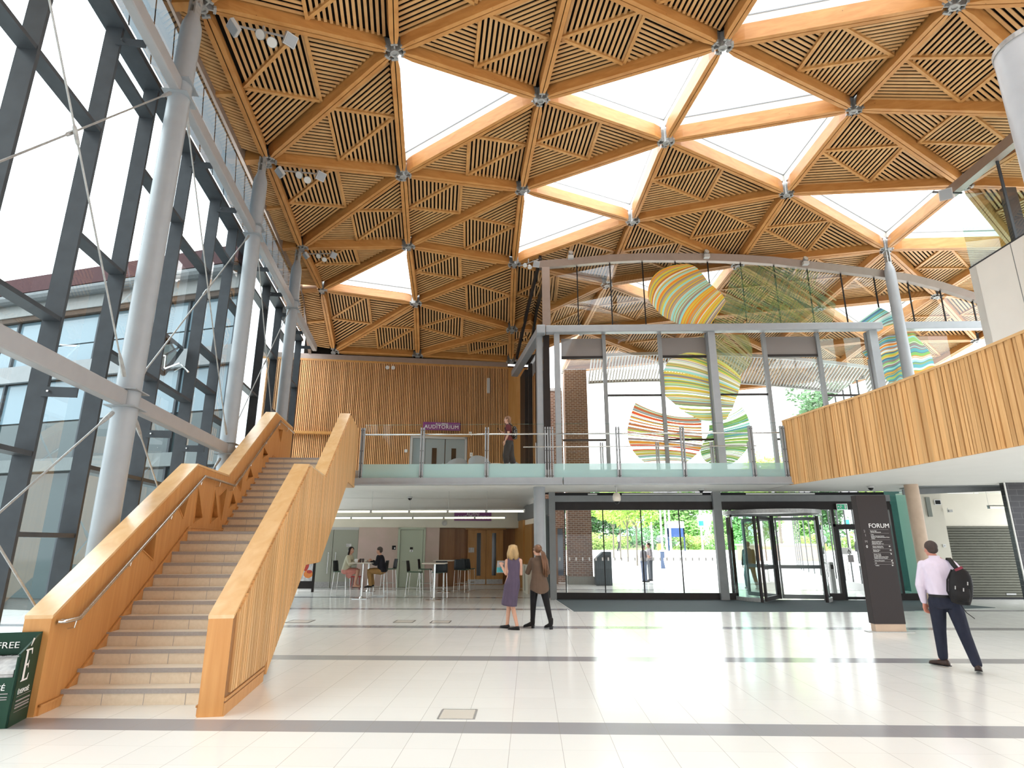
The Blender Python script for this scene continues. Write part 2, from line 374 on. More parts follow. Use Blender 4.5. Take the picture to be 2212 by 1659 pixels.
# sage green door
d = struct(empty('door_3', bw((c_b+c_c)/2, 0)))
mb = MB()
for a, b2 in ((c_b, c_b+.09), (c_c-.09, c_c)): mb.box(bw((a+b2)/2, zd/2, 0.0), (b2-a, .12, zd), (W, U, ZV))
mb.box(bw((c_b+c_c)/2, zd-.04, 0.0), (c_c-c_b, .12, .08), (W, U, ZV)); obj('door_frame', mb, q['sage'], d)
lf = panel('door_leaf', c_b+.1, c_c-.1, .01, zd-.09, q['sage'], -.01, .06, d)
obj('lever_handle', MB().tube([bw(c_b+.2, 1.0, .03), bw(c_b+.34, 1.0, .03)], .012), q['chrome'], lf)
for z, s_ in ((1.50, .12), (1.40, .13)):
    obj('door_pictogram', MB().box(bw((c_b+c_c)/2, z, 0.002), (s_, .008, .085), (W, U, ZV)), q['ink'] if z < 1.45 else q['black'], lf)
mb = MB().lathe([(.0, 0), (.014, 0), (.014, .006)], bw((c_b+c_c)/2+.01, 1.42, .008), 12, ax=(W, ZV, -U)); mb.box(bw((c_b+c_c)/2, 1.385, .01), (.045, .006, .02), (W, U, ZV)); obj('door_pictogram', mb, q['black'], lf)
# timber recess and timber double doors
def rec(c, z, dpt): return bw(c, z, -dpt)
dp = .95
rw = struct(empty('wall_recess', rec(c_d, 0, dp)))
obj('recess_panel', MB().box(rec(c_d+.25, zd/2, .3), (.8, .06, zd), (W, U, ZV)), q['darkwood'], rw)
obj('recess_panel', MB().box(rec((c_d+c_e)/2+.25, zd/2, .62), (.5, .06, zd), (W, U, ZV)), q['darkwood'], rw)
obj('recess_core', MB().box(rec(-2.0, zd/2, 1.4), (7, .06, zd+.1), (W, U, ZV)), q['darkwood'], rw)
obj('recess_soffit', MB().box(rec((c_d+.7)/2, zd+.03, .8), (.9-c_d, 1.5, .06), (W, U, ZV)), q['cream'], rw)
def rpx(x): 
    p = onp(x, 1200, WB0+U*dp, U); return (p-WB0).dot(W)
d = struct(empty('door_4', rec(rpx(1045), 0, dp)))
r0, rm, r1 = rpx(1010), rpx(1050), rpx(1087)
obj('door_frame', MB().box(rec((r0+r1)/2, zd-.02, dp), (r1-r0+.2, .12, .06), (W, U, ZV)), q['plainwood'], d)
for a, b2, vx in ((r0, rm, rpx(1034)), (rm, r1, rpx(1067))):
    lf = obj('door_leaf', MB().box(rec((a+b2)/2, 1.13, dp+.03), (b2-a-.012, .05, 2.25), (W, U, ZV)), q['plainwood'], d)
    obj('vision_panel', MB().box(rec(vx, 1.25, dp-.002), (.17, .012, 1.75), (W, U, ZV)), q['pane'], lf)
    obj('kick_plate', MB().box(rec((a+b2)/2, .13, dp-.002), (b2-a-.05, .01, .2), (W, U, ZV)), q['castmetal'], lf)
    hx = rm+(-.07 if b2 == rm else .07)
    obj('pull_handle', MB().tube([rec(hx, .75, dp-.05), rec(hx, 1.4, dp-.05)], .014), q['plainwood'], lf)
obj('notice', MB().box(rec(rpx(1018), 1.42, dp-.01), (.24, .01, .2), (W, U, ZV)), q['paper'], d)
# return wall on the right of the undercroft (runs back from the entrance screen)
R0 = V((.62, 19.75, 0)); R1 = V((-.40, 25.5, 0)); RD = (R1-R0).normalized(); RN = RD.cross(ZV) * -1
rl = (R1-R0).length
def rt_(a, z, off=0): return R0 + RD*a + V((0, 0, z)) + RN*off
rn = struct(empty('wall_return', R0))
obj('timber_pier', MB().box(rt_(rl-.55, 1.65, .03), (1.1, .1, 3.3), (RD, RN, ZV)), q['plainwood'], rn)
obj('timber_panel', MB().box(rt_(rl+.6, 1.65, -.02), (1.5, .1, 3.3), (RD, RN, ZV)), q['plainwood'], rn)
obj('timber_panel', MB().box(rt_(rl-1.9, 1.2, -.02), (1.5, .06, 2.4), (RD, RN, ZV)), q['plainwood'], rn)
obj('timber_panel', MB().box(rt_(rl-3.6, 1.2, -.02), (1.7, .06, 2.4), (RD, RN, ZV)), q['darkwood'], rn)
obj('steel_head', MB().box(rt_(rl/2, 2.85, .03), (rl, .16, .5), (RD, RN, ZV)), q['frame'], rn)
for a in (.5, 1.2): obj('steel_post', MB().box(rt_(a, 1.5, .02), (.12, .2, 3.0), (RD, RN, ZV)), q['frame'], rn)
obj('dark_glass', MB().box(rt_(.7, 1.3, -.02), (1.2, .02, 2.5), (RD, RN, ZV)), q['tealglass'], rn)
tag(obj('low_cabinet', MB().box(rt_(rl-3.3, .48, .22), (1.1, .3, .96), (RD, RN, ZV)).box(rt_(rl-3.3, .5, .375), (.015, .012, .86), (RD, RN, ZV), 1), [q['cream'], q['bronze']]), 'low cream cabinet against the timber wall behind the grey column', 'cabinet')
# ------------------------------------------------------------------ right-hand lower walls, shutter, tiled pier
wr = struct(empty('wall_right', (13.4, 20.2, 0)))
obj('wall_panel', MB().bb((13.35, 20.25, 2.19), (17, 20.45, 3.29)), q['cream'], wr)
obj('wall_panel', MB().bb((15.9, 20.25, 0), (17, 20.45, 2.2)), q['cream'], wr)
obj('wall_pier', MB().bb((12.25, 19.95, 0), (13.36, 20.5, 3.29)), q['cream'], wr)
obj('access_panel', MB().bb((12.9, 19.935, .5), (13.25, 19.949, 1.2)), q['cream'], wr)
sh = thing('roller_shutter', 'closed grey-green roller shutter in the cream wall at right', 'roller shutter', (14.6, 20.2, 0))
mb = MB(); z = .02
while z < 2.16:
    mb.prism([V((13.37, 20.24, z)), V((13.37, 20.215, z+.012)), V((13.37, 20.215, z+.066)), V((13.37, 20.24, z+.078))], (2.53, 0, 0)); z += .079
obj('curtain_slats', mb, q['shutter'], sh)
obj('shutter_backing', MB().bb((13.37, 20.241, 0), (15.9, 20.26, 2.19)), q['shutter'], sh)
obj('bottom_rail', MB().bb((13.37, 20.18, 0), (15.9, 20.25, .05)), q['black'], sh)
obj('lock_plate', MB().bb((15.0, 20.20, .12), (15.3, 20.214, .17)), q['castmetal'], sh)
def tile_mat():
    m = mat('black_glazed_tile', (.02, .018, .022), .25); k = N(m); tc = k.n('ShaderNodeTexCoord'); mp = k.n('ShaderNodeMapping'); mp.inputs['Rotation'].default_value = (math.pi/2, 0, 0)
    k.l(tc.outputs['Object'], mp.inputs[0]); b = k.n('ShaderNodeTexBrick'); k.l(mp.outputs[0], b.inputs[0]); b.inputs['Scale'].default_value = 1.0
    b.inputs['Color1'].default_value = (.022, .019, .023, 1); b.inputs['Color2'].default_value = (.017, .015, .018, 1); b.inputs['Mortar'].default_value = (.09, .09, .09, 1)
    b.inputs['Brick Width'].default_value = .42; b.inputs['Row Height'].default_value = .155; b.inputs['Mortar Size'].default_value = .006; k.l(b.outputs[0], k.b.inputs['Base Color']); return m
pr = struct(empty('wall_tiled', (14, 16.7, 0)))
obj('tiled_face', MB().bb((12.96, 16.7, 0), (15.2, 16.9, 3.29)), tile_mat(), pr)
obj('edge_strip', MB().bb((12.93, 16.69, 0), (12.96, 16.72, 3.29)), q['white'], pr)
# diagonal steel plate where the soffit meets the screen
struct(obj('trim_soffit', MB().prism([V((11.0, 17.6, 3.27)), V((14.9, 17.3, 3.27)), V((11.2, 18.5, 3.27))], (0, 0, .06)).bar((11.1, 18.2, 3.16), (14.4, 17.4, 3.25), .1, .16), q['frame']))
# unseen, added to cut sky haze in the glass: timber-lined upper wall, plain ceiling
struct(obj('wall_rear_added', MB().bb((-9, -4.3, 2.3), (17, -4.0, 6.0), 1).bb((-9, -4.3, 6.0), (17, -4.0, 11.6)), [q['plainwood'], q['white']]))
struct(obj('ceiling_rear_added', MB().bb((-9, -4.3, 11.6), (17, 5.0, 11.8)).bb((-9, 5, 11.6), (-4.6, 5.4, 11.8)), q['plainwood']))
# ------------------------------------------------------------------ timber gridshell ceiling
ND = dict(A1=(-5.99,8.61,11.26),A2=(-6.80,13.28,11.32),A3=(-7.57,17.74,11.19),A4=(-8.05,21.14,11.21),A5=(-8.39,24.02,9.63),
B0=(-2.09,6.61,12.05),B1=(-2.90,10.61,12.12),B2=(-3.59,14.90,11.96),B3=(-4.16,18.57,11.65),B4=(-4.46,21.75,10.88),B5=(-4.88,24.73,9.64),
C0=(0.93,9.29,12.52),C1=(0.36,12.68,12.57),C2=(-0.15,16.36,12.36),C3=(-0.50,20.03,11.67),C4=(-0.68,23.24,10.27),C5=(-0.77,25.40,9.55),
D0=(4.42,11.04,12.48),D1=(3.91,14.44,12.58),D2=(3.59,18.19,12.28),E0=(8.62,9.79,12.13),E1=(8.51,13.30,12.57),E2=(8.22,16.84,12.38),E3=(7.71,20.15,11.55),
F1=(12.64,15.46,11.67),F2=(12.63,19.33,11.67),F3=(11.94,23.00,10.99),G2=(16.04,22.06,11.05),
A0=(-5.2,3.95,11.1),Bm=(-1.5,2.6,11.8),Cm=(1.5,5.9,12.3),Dm=(4.93,7.64,12.2),Em=(8.75,6.3,11.6),F0=(12.75,11.95,11.2),Fm=(12.8,8.45,10.8),G0=(16.8,14.3,10.6),G1=(16.05,18.2,11.1),
D5=(1.7,28.7,10.0),E5=(6.4,27.5,10.1),F5=(10.5,30.3,9.4),G4=(14.6,29.2,9.6),H2=(19.5,25,10.2),H3=(18.8,28.4,9.5),H1=(20,21.2,10.4),D3=(3.08,21.5,11.45),D4=(2.4,25.1,10.8),E4=(7.1,23.8,10.9),F4=(11.2,26.7,10.3),G3=(15.3,25.6,10.4))
ND = {k: V(v) for k, v in ND.items()}
TRI = '''A1A2B1 A2B1B2 A2A3B2 A3B2B3 A3A4B3 A4B3B4* A4A5B4 A5B4B5 A1B0B1 A0A1B0 B0B1C0 B1C0C1 B1B2C1* B2C1C2 B2B3C2 B3C2C3 B3B4C3 B4C3C4 B4B5C4 B5C4C5
C0C1D0 C1D0D1* C1C2D1 C2D1D2* C2C3D2* C3D2D3 D2D3E3 D0D1E1* D0E0E1 D1D2E2 D1E1E2* D2E2E3 E0E1F0 E1F0F1 E1E2F1 E2F1F2* E2E3F2 E3F2F3 F1F2G1* F2G1G2 F2F3G2 F0F1G0 F1G0G1
E3F3E4 F3F4E4 D3E3E4* D3D4E4 C3C4D3 C4D3D4 C4C5D4 F3G2G3* F3F4G3 D4D5E5 D4E4E5 E4E5F4 E5F4F5 F4G3G4 F4F5G4 G2G3H2 G3H2H3 G3G4H3 G1G2H1 G2H1H2 A0BmB0 BmB0Cm B0CmC0 CmC0Dm C0DmD0 DmD0E0* DmEmE0 EmE0Fm E0FmF0'''.split()
tris = [((t[0:2], t[2:4], t[4:6]), t.endswith('*')) for t in TRI]
def nrm(t):
    a, b, c = (ND[k] for k in t); n = (b-a).cross(c-a); n.normalize(); return n if n.z > 0 else -n
roof = struct(empty('ceiling', (1, 14, 12)))
edges = {}
for t, sk in tris:
    for i in range(3):
        e = tuple(sorted((t[i], t[(i+1) % 3]))); edges.setdefault(e, []).append((nrm(t), sk))
BW, BH = .092, .40
def beam_mb(p, q_, up):
    d = (q_-p); L = d.length; d /= L; x = d.cross(up).normalized(); z = x.cross(d).normalized(); mb = MB()
    for sgn in (-1, 1):
        i0, i1 = .011*sgn, (.011+BW)*sgn; n0 = .06*sgn
        st = [(.20, n0), (.46, i1), (L-.46, i1), (L-.20, n0)]
        rings = []
        for a, o in st:
            rings.append([p+d*a+x*i0, p+d*a+x*o, p+d*a+x*o+z*BH, p+d*a+x*i0+z*BH])
        mb.loft(rings)
    mb.box((p+q_)/2+z*(BH/2+.03), (.024, L-.5, BH-.06), (x, d, z), 1)  # black filler added in the groove to stop sky light leaking through
    return mb
for (a, b), inf in edges.items():
    up = V((0, 0, 0))
    for n, _ in inf: up += n
    o = obj('roof_beam', beam_mb(ND[a], ND[b], up.normalized()), [q['beam'], q['void']], roof)
# steel node castings
used = {k for t, _ in tris for k in t}
for k in sorted(used):
    p = ND[k]; n = V((0, 0, 0)); nb = set()
    for e, inf in edges.items():
        if k in e:
            nb.add(e[0] if e[1] == k else e[1])
            for m_, _ in inf: n += m_
    n.normalize(); X = n.orthogonal().normalized(); Y = n.cross(X)
    mb = MB().lathe([(.0, -.03), (.075, -.03), (.075, .42), (0, .42)], p, 14, ax=(X, Y, n), cap=False)
    mb.lathe([(.055, -.045), (.10, -.045), (.10, -.015), (.055, -.015)], p, 14, ax=(X, Y, n), cap=False)
    for j in nb:
        d = (ND[j]-p); d -= n*d.dot(n); d.normalize(); s_ = d.cross(n)
        mb.box(p+d*.14+n*.19, (.03, .2, .40), (s_, d, n)); mb.box(p+d*.21+n*.015, (.15, .05, .05), (s_, d, n)); mb.box(p+d*.21+n*.37, (.15, .05, .05), (s_, d, n))
    obj('steel_node', mb, q['castmetal'], roof)
def clip(tri, o, d, nrm_):
    """segment of the line o + t*d inside a planar triangle"""
    lo, hi = -1e9, 1e9
    c = (tri[0]+tri[1]+tri[2])/3
    for i in range(3):
        a, b = tri[i], tri[(i+1) % 3]; e = (b-a).normalized(); m_ = nrm_.cross(e)
        if (c-a).dot(m_) < 0: m_ = -m_
        f0 = (o-a).dot(m_); f1 = d.dot(m_)
        if abs(f1) < 1e-9:
            if f0 < 0: return None
            continue
        t = -f0/f1
        if f1 > 0: lo = max(lo, t)
        else: hi = min(hi, t)
    return (lo, hi) if hi-lo > .04 else None
def inset(tri, dst):
    c = (tri[0]+tri[1]+tri[2])/3; a, b, d = tri; n = (b-a).cross(d-a).normalized(); L = []
    for i in range(3):
        p, q_ = tri[i], tri[(i+1) % 3]; e = (q_-p).normalized(); m_ = n.cross(e)
        if (c-p).dot(m_) < 0: m_ = -m_
        L.append((p+m_*dst, e))
    out = []
    for i in range(3):
        p1, e1 = L[i-1]; p2, e2 = L[i]; w = p2-p1; cr = e1.cross(e2); t = w.cross(e2).dot(cr)/cr.length_squared; out.append(p1+e1*t)
    return out
def slats(mb, tri, d, n, pitch=.118, wd=.064, th=.022):
    d = d.normalized(); s_ = n.cross(d).normalized(); pr_ = [p.dot(s_) for p in tri]; v = min(pr_)+pitch*.5
    c = (tri[0]+tri[1]+tri[2])/3
    while v < max(pr_):
        o = c + s_*(v-c.dot(s_)); r = clip(tri, o, d, n)
        if r:
            a, b = o+d*r[0], o+d*r[1]; h = s_*(wd/2); k = n*th
            mb.add([a-h, a+h, a+h+k, a-h+k, b-h, b+h, b+h+k, b-h+k], [(0, 1, 5, 4), (1, 2, 6, 5), (3, 0, 4, 7), (0, 3, 2, 1), (4, 5, 6, 7)])
        v += pitch
void = MB()
for t, sk in tris:
    n = nrm(t); P = [ND[k] for k in t]
    if sk:
        Q = inset(P, .07); up0, up1 = n*.40, n*.78
        mb = MB()
        for i in range(3):
            a, b = Q[i], Q[(i+1) % 3]; mb.quad(a+up0, b+up0, b+up1, a+up1)
        obj('skylight_upstand', mb, q['white'], roof)
        mb = MB(); mb.poly([p+up1 for p in Q]); g = obj('skylight_pane', mb, q['sky'], roof)
        mb = MB()
        for i in range(3): mb.bar(Q[i]+up0*1.6, Q[(i+1) % 3]+up0*1.6, .02, .03, n)
        obj('glazing_bar', mb, q['frame'], roof)
        continue
    # the corner pattern follows the direction that runs away from the entrance (A1-A2, B1-B2 ...)
    let = [k[0] for k in t]; pair = [k for k in t if let.count(k[0]) == 2]; odd = [k for k in t if k not in pair]
    if len(pair) != 2: pair, odd = [t[0], t[1]], [t[2]]
    pair.sort(key=lambda k: ND[k].y, reverse=True); far, near = pair; odd = odd[0]
    rise = .25; Q = dict(zip(t, inset(P, .112))); Q = {k: v+n*rise for k, v in Q.items()}
    F, NR, O = Q[far], Q[near], Q[odd]; mFN, mFO, mNO = (F+NR)/2, (F+O)/2, (NR+O)/2
    dv = F-NR; upt = odd[0] < far[0]   # odd node on the window side
    mb = MB()
    slats(mb, [mFN, mFO, mNO], dv, n)
    if upt:
        slats(mb, [F, mFN, mFO], dv, n); slats(mb, [NR, mFN, mNO], O-NR, n); slats(mb, [O, mFO, mNO], O-F, n)
    else:
        slats(mb, [NR, mFN, mNO], dv, n); slats(mb, [O, mFO, mNO], O-NR, n); slats(mb, [F, mFN, mFO], O-F, n)
    pn = obj('slatted_panel', mb, q['slat'], roof, fix=False)
    for a, b in ((mFN, mFO), (mFO, mNO), (mNO, mFN)):
        e = (b-a).normalized()*-.03
        obj('batten', MB().bar(a+e-n*.05, b-e-n*.05, .075, .10, n, 0, 0), q['batten'], pn, fix=False)
    a, b, c = (ND[k]+n*.345 for k in t); void.tri(a, b, c)
obj('acoustic_backing', void, q['void'], roof, fix=False)
# eaves strip between the column line and the glazing, timber slats across it
mb = MB(); ev = MB()
AN = ['A0', 'A1', 'A2', 'A3', 'A4', 'A5']
def eave(k):
    p = ND[k]; sv = (p-P0).dot(U); e = S(sv, -3.02); return V((e.x, e.y, p.z-.12))
for a, b in zip(AN, AN[1:]):
    pa, pb, ea, eb = ND[a], ND[b], eave(a), eave(b); L = (pb-pa).length; k = int(L/.115); n = (pb-pa).cross(ea-pa).normalized(); n = n if n.z > 0 else -n
    for i in range(k):
        f = (i+.5)/k; f2 = min(1, max(0, f-.10)); x = pa.lerp(pb, f); y = ea.lerp(eb, f2); x = x + (y-x).normalized()*.14
        mb.bar(x+n*.2, y+n*.2, .058, .05, n)
    ev.quad(pa+n*.34, pb+n*.34, eb+n*.34, ea+n*.34)
    obj('roof_beam', MB().bar(pa.lerp(ea, .22)+n*.04, ea+n*.04, .2, .3, n, 0, 0), q['beam'], roof)
    m1, m2 = pa.lerp(pb, .5), ea.lerp(eb, .5); obj('batten', MB().bar(m1.lerp(m2, .15)+n*.1, m2+n*.1, .1, .13, n, 0, 0), q['batten'], roof)
pn = obj('slatted_panel', mb, q['slat'], roof); obj('acoustic_backing', ev, q['void'], roof)
mb = MB()
for a, b in zip(AN, AN[1:]): mb.bar(eave(a)+V((0, 0, .02)), eave(b)+V((0, 0, .02)), .12, .34, ZV, 0, 0)
obj('eaves_trim', mb, q['taupe'], roof)
# ------------------------------------------------------------------ left glazed wall
FINS = [-2.1, -.42, 1.08, 2.38, 4.12, 5.80, 7.14, 8.86, 10.6, 12.3, 14.0, 15.7]
LV = [[1.75, 4.5, 7.42], [2.72, 4.5, 7.42], [1.75, 5.78, 8.70], [2.72, 4.5, 7.70], [2.72, 4.5, 7.42], [3.0, 5.0, 5.78, 8.3], [2.72, 4.5, 7.42], [2.2, 5.78, 8.5], [2.72, 4.5, 7.45], [3.0, 5.8, 8.5], [2.7, 4.5, 7.4]]
w1 = struct(empty('window_1', S(5, -3.1)))
for s_ in FINS: obj('mullion', MB().box(S(s_, -3.015, 4.65), (.23, .055, 9.3), (W, U, ZV)), q['fin'], w1)
for i, (a, b) in enumerate(zip(FINS, FINS[1:])):
    for z in LV[i]: obj('transom', MB().box(S((a+b)/2, -3.015, z+.04), (.21, b-a-.056, .06), (W, U, ZV)), q['fin'], w1)
    obj('pane', MB().quad(S(a, -3.12), S(b, -3.12), S(b, -3.12, 9.3), S(a, -3.12, 9.3)), q['glassl'], w1, fix=False)
obj('head_rail', MB().box(S(6.8, -3.02, 9.34), (.32, 17.9, .10), (W, U, ZV)), q['fin'], w1)
mb = MB().quad(S(-2.1, -2.86, 9.42), S(15.7, -2.86, 9.42), S(15.7, -2.98, 11.1), S(-2.1, -2.98, 11.1)); obj('clerestory_pane', mb, q['greyglass'], w1, fix=False)
for k in range(24):
    s_ = -2.0+k*.78; obj('glazing_joint', MB().bar(S(s_, -2.87, 9.42), S(s_, -2.99, 11.1), .012, .02, U), q['black'], w1)
# opened vent in one bay
vt = struct(empty('window_5', S(4.96, -3.2, 5.0)), 'structure')
obj('sash_frame', MB().bar(S(4.2, -3.22, 5.66), S(5.72, -3.22, 5.66), .05, .06).bar(S(4.2, -3.5, 5.08), S(5.72, -3.5, 5.08), .05, .06).bar(S(4.2, -3.22, 5.66), S(4.2, -3.5, 5.08), .05, .06, W).bar(S(5.72, -3.22, 5.66), S(5.72, -3.5, 5.08), .05, .06, W), q['fin'], vt)
obj('sash_pane', MB().quad(S(4.2, -3.22, 5.66), S(5.72, -3.22, 5.66), S(5.72, -3.5, 5.08), S(4.2, -3.5, 5.08)), q['glassl'], vt, fix=False)
for z in (5.12,): obj('winding_arm', MB().tube([S(5.6, -2.98, z), S(5.66, -3.2, z+.2), S(5.6, -3.45, z+.05)], .02, 6), q['chrome'], vt)
# steel columns
CS = [2.15, 6.92, 11.68]; WD = ['nearest', 'middle', 'farthest']
def column(label, base, top, r=.17, taper=.85, m='steel', name='steel_column'):
    t = thing(name, label, 'column', base); b = V(base); h = top-b.z
    if taper:
        mb = MB().lathe([(r, 0), (r, h-taper), (r*.93, h-taper+.14), (r*.5, h-.45)], b, 28)
        obj('shaft', mb, q[m], t, True)
        d = V((0, 1, 0)) if not isinstance(taper, tuple) else taper
        f = MB().box(b+V((-.05, 0, h-.38)), (.03, .17, .66)).box(b+V((.05, 0, h-.38)), (.03, .17, .66)); f.tube([b+V((-.1, 0, h-.22)), b+V((.1, 0, h-.22))], .045, 12)
        obj('fork_head', f, q['castmetal'], t)
    else:
        obj('shaft', MB().lathe([(r, 0), (r, h)], b, 32), q[m], t, True)
    return t
for s_, k, w_ in zip(CS, ('A1', 'A2', 'A3'), WD):
    p = ND[k]; b = S(s_, -2.45)
    c = column(f'grey steel column beside the left glazed wall, {w_} of the three in the row', (p.x*.0+b.x, b.y, 0), p.z-.02)
    mb = MB()
    for z in (3.6, 3.85, 9.0, 9.27):
        mb.box(S(s_, -2.45, z), (.40, .46, .015), (W, U, ZV))
    obj('gusset_plate', mb, q['steel'], c)
# beams between the columns, with their brackets to the mullions
ends = [-2.45]+CS+[16.2]; BN = ['nearest', 'second', 'third', 'farthest']
for i in range(4):
    for z0, z1, nm in ((3.60, 3.83, 'lower'), (9.0, 9.26, 'upper')):
        if i == 3 and nm == 'lower': continue
        a, b = ends[i]+.17, ends[i+1]-.17
        t = thing('steel_beam', f'grey {nm} steel beam along the left glazing, {BN[i]} to the camera', 'beam', S((a+b)/2, -2.45, z0))
        obj('beam_section', MB().box(S((a+b)/2, -2.45, (z0+z1)/2), (.16, b-a, z1-z0), (W, U, ZV)), q['beamsteel'], t, bevel=.02)
        for f in FINS:
            if a+.15 < f < b-.15:
                zz = z0-.05 if nm == 'lower' else z0+.02
                br = obj('bracket', MB().box(S(f-.05, -2.73, zz), (.42, .02, .13), (W, U, ZV)), q['fin'], t)
                obj('bolt', MB().tube([S(f-.10, -2.85, zz), S(f-.03, -2.85, zz)], .013, 8), q['chrome'], br)
# tie rods
def rod(lab, a, b, m='chrome'):
    t = thing('tie_rod', lab, 'tie rod', S(*a)); A, B = S(*a), S(*b); d = (B-A).normalized()
    obj('rod', MB().tube([A+d*.3, B-d*.3], .013, 8), q['castmetal'], t)
    for p, e in ((A, d), (B, -d)): obj('fork_end', MB().tube([p+e*.04, p+e*.1, p+e*.3, p+e*.42], [.03, .034, .028, .013], 8), q['castmetal'], t)
    mid = A.lerp(B, .5); obj('turnbuckle', MB().tube([mid-d*.12, mid-d*.09, mid+d*.09, mid+d*.12], [.013, .026, .026, .013], 8), q['castmetal'], t)
for i, nm in enumerate(('nearest', 'second', 'third')):
    a, b = ends[i]+.05, ends[i+1]-.05
    if i == 0: a = -2.55
    rod(f'thin steel tie rod rising away above the lower beam in the {nm} glazing bay', (a+.2, -2.485, 4.05), (b-.18, -2.485, 8.92))
    rod(f'thin steel tie rod falling away above the lower beam in the {nm} glazing bay', (a+.2, -2.415, 8.92), (b-.2, -2.415, 3.98))
    rod(f'thin steel tie rod rising away under the lower beam in the {nm} glazing bay', (a+.2, -2.485, .15), (b-.18, -2.485, 3.50))
    rod(f'thin steel tie rod falling away under the lower beam in the {nm} glazing bay', (a+.2, -2.415, 3.5), (b-.2, -2.415, .15))
# ------------------------------------------------------------------ staircase
st = thing('staircase', 'oak-sided straight staircase with stone steps climbing to the upper floor', 'staircase', S(4, -.95))
KS = .12
def ss(s_, t): return s_ + KS*t*1.0 + 0.0
RI, GO = .156, .2715
sd = []
for k in range(12): sd.append((.60+GO*k, RI*k))
for k in range(12): sd.append((5.36+GO*k, RI*12+RI*k))
def sp(s_, t, z): return S(s_ - KS*(t+1.87), t, z)
t0, t1 = -1.88, -.25
for k, (s_, z) in enumerate(sd):
    run = (5.36-s_) if k == 11 else ((10.5-s_) if k == 23 else GO)
    nm = 'landing' if k in (11, 23) else 'step'
    mb = MB(); zz = z+RI; lo = max(z-.15, 0)
    p = [sp(s_, t0, 0), sp(s_, t1, 0), sp(s_+run+.02, t1, 0), sp(s_+run+.02, t0, 0)]
    up = [a+V((0, 0, zz)) for a in p]; dn = [a+V((0, 0, lo)) for a in p]
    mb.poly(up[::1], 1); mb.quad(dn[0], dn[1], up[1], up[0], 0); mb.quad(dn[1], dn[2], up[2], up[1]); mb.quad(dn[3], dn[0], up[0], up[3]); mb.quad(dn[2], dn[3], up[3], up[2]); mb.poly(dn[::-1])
    for j in range(1, 4):
        tj = t0+(t1-t0)*(j-.15*(k % 2))/3.7; a = sp(s_-.001, tj, lo); b = sp(s_-.001, tj+.006, lo); mb.quad(a-U*.001, b-U*.001, b-U*.001+V((0, 0, zz-lo)), a-U*.001+V((0, 0, zz-lo)), 2)
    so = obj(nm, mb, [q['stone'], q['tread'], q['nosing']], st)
    a, b = sp(s_, t0, zz), sp(s_, t1, zz)
    mb = MB().prism([a+U*-.012+V((0, 0, -.040)), a+U*-.012+V((0, 0, .004)), a+U*.012+V((0, 0, .004)), a+U*.012+V((0, 0, -.040))], b-a)
    obj('nosing_strip', mb, q['nosing'], so)
def cutter(o, mb):
    c = bpy.data.objects.new('cut', mesh_of('cut', mb, q['oak'])); COL.objects.link(c)
    m_ = o.modifiers.new('recess', 'BOOLEAN'); m_.operation = 'DIFFERENCE'; m_.solver = 'EXACT'; m_.object = c
    me = bpy.data.meshes.new_from_object(o.evaluated_get(bpy.context.evaluated_depsgraph_get())); o.modifiers.clear(); o.data = me; bpy.data.objects.remove(c)
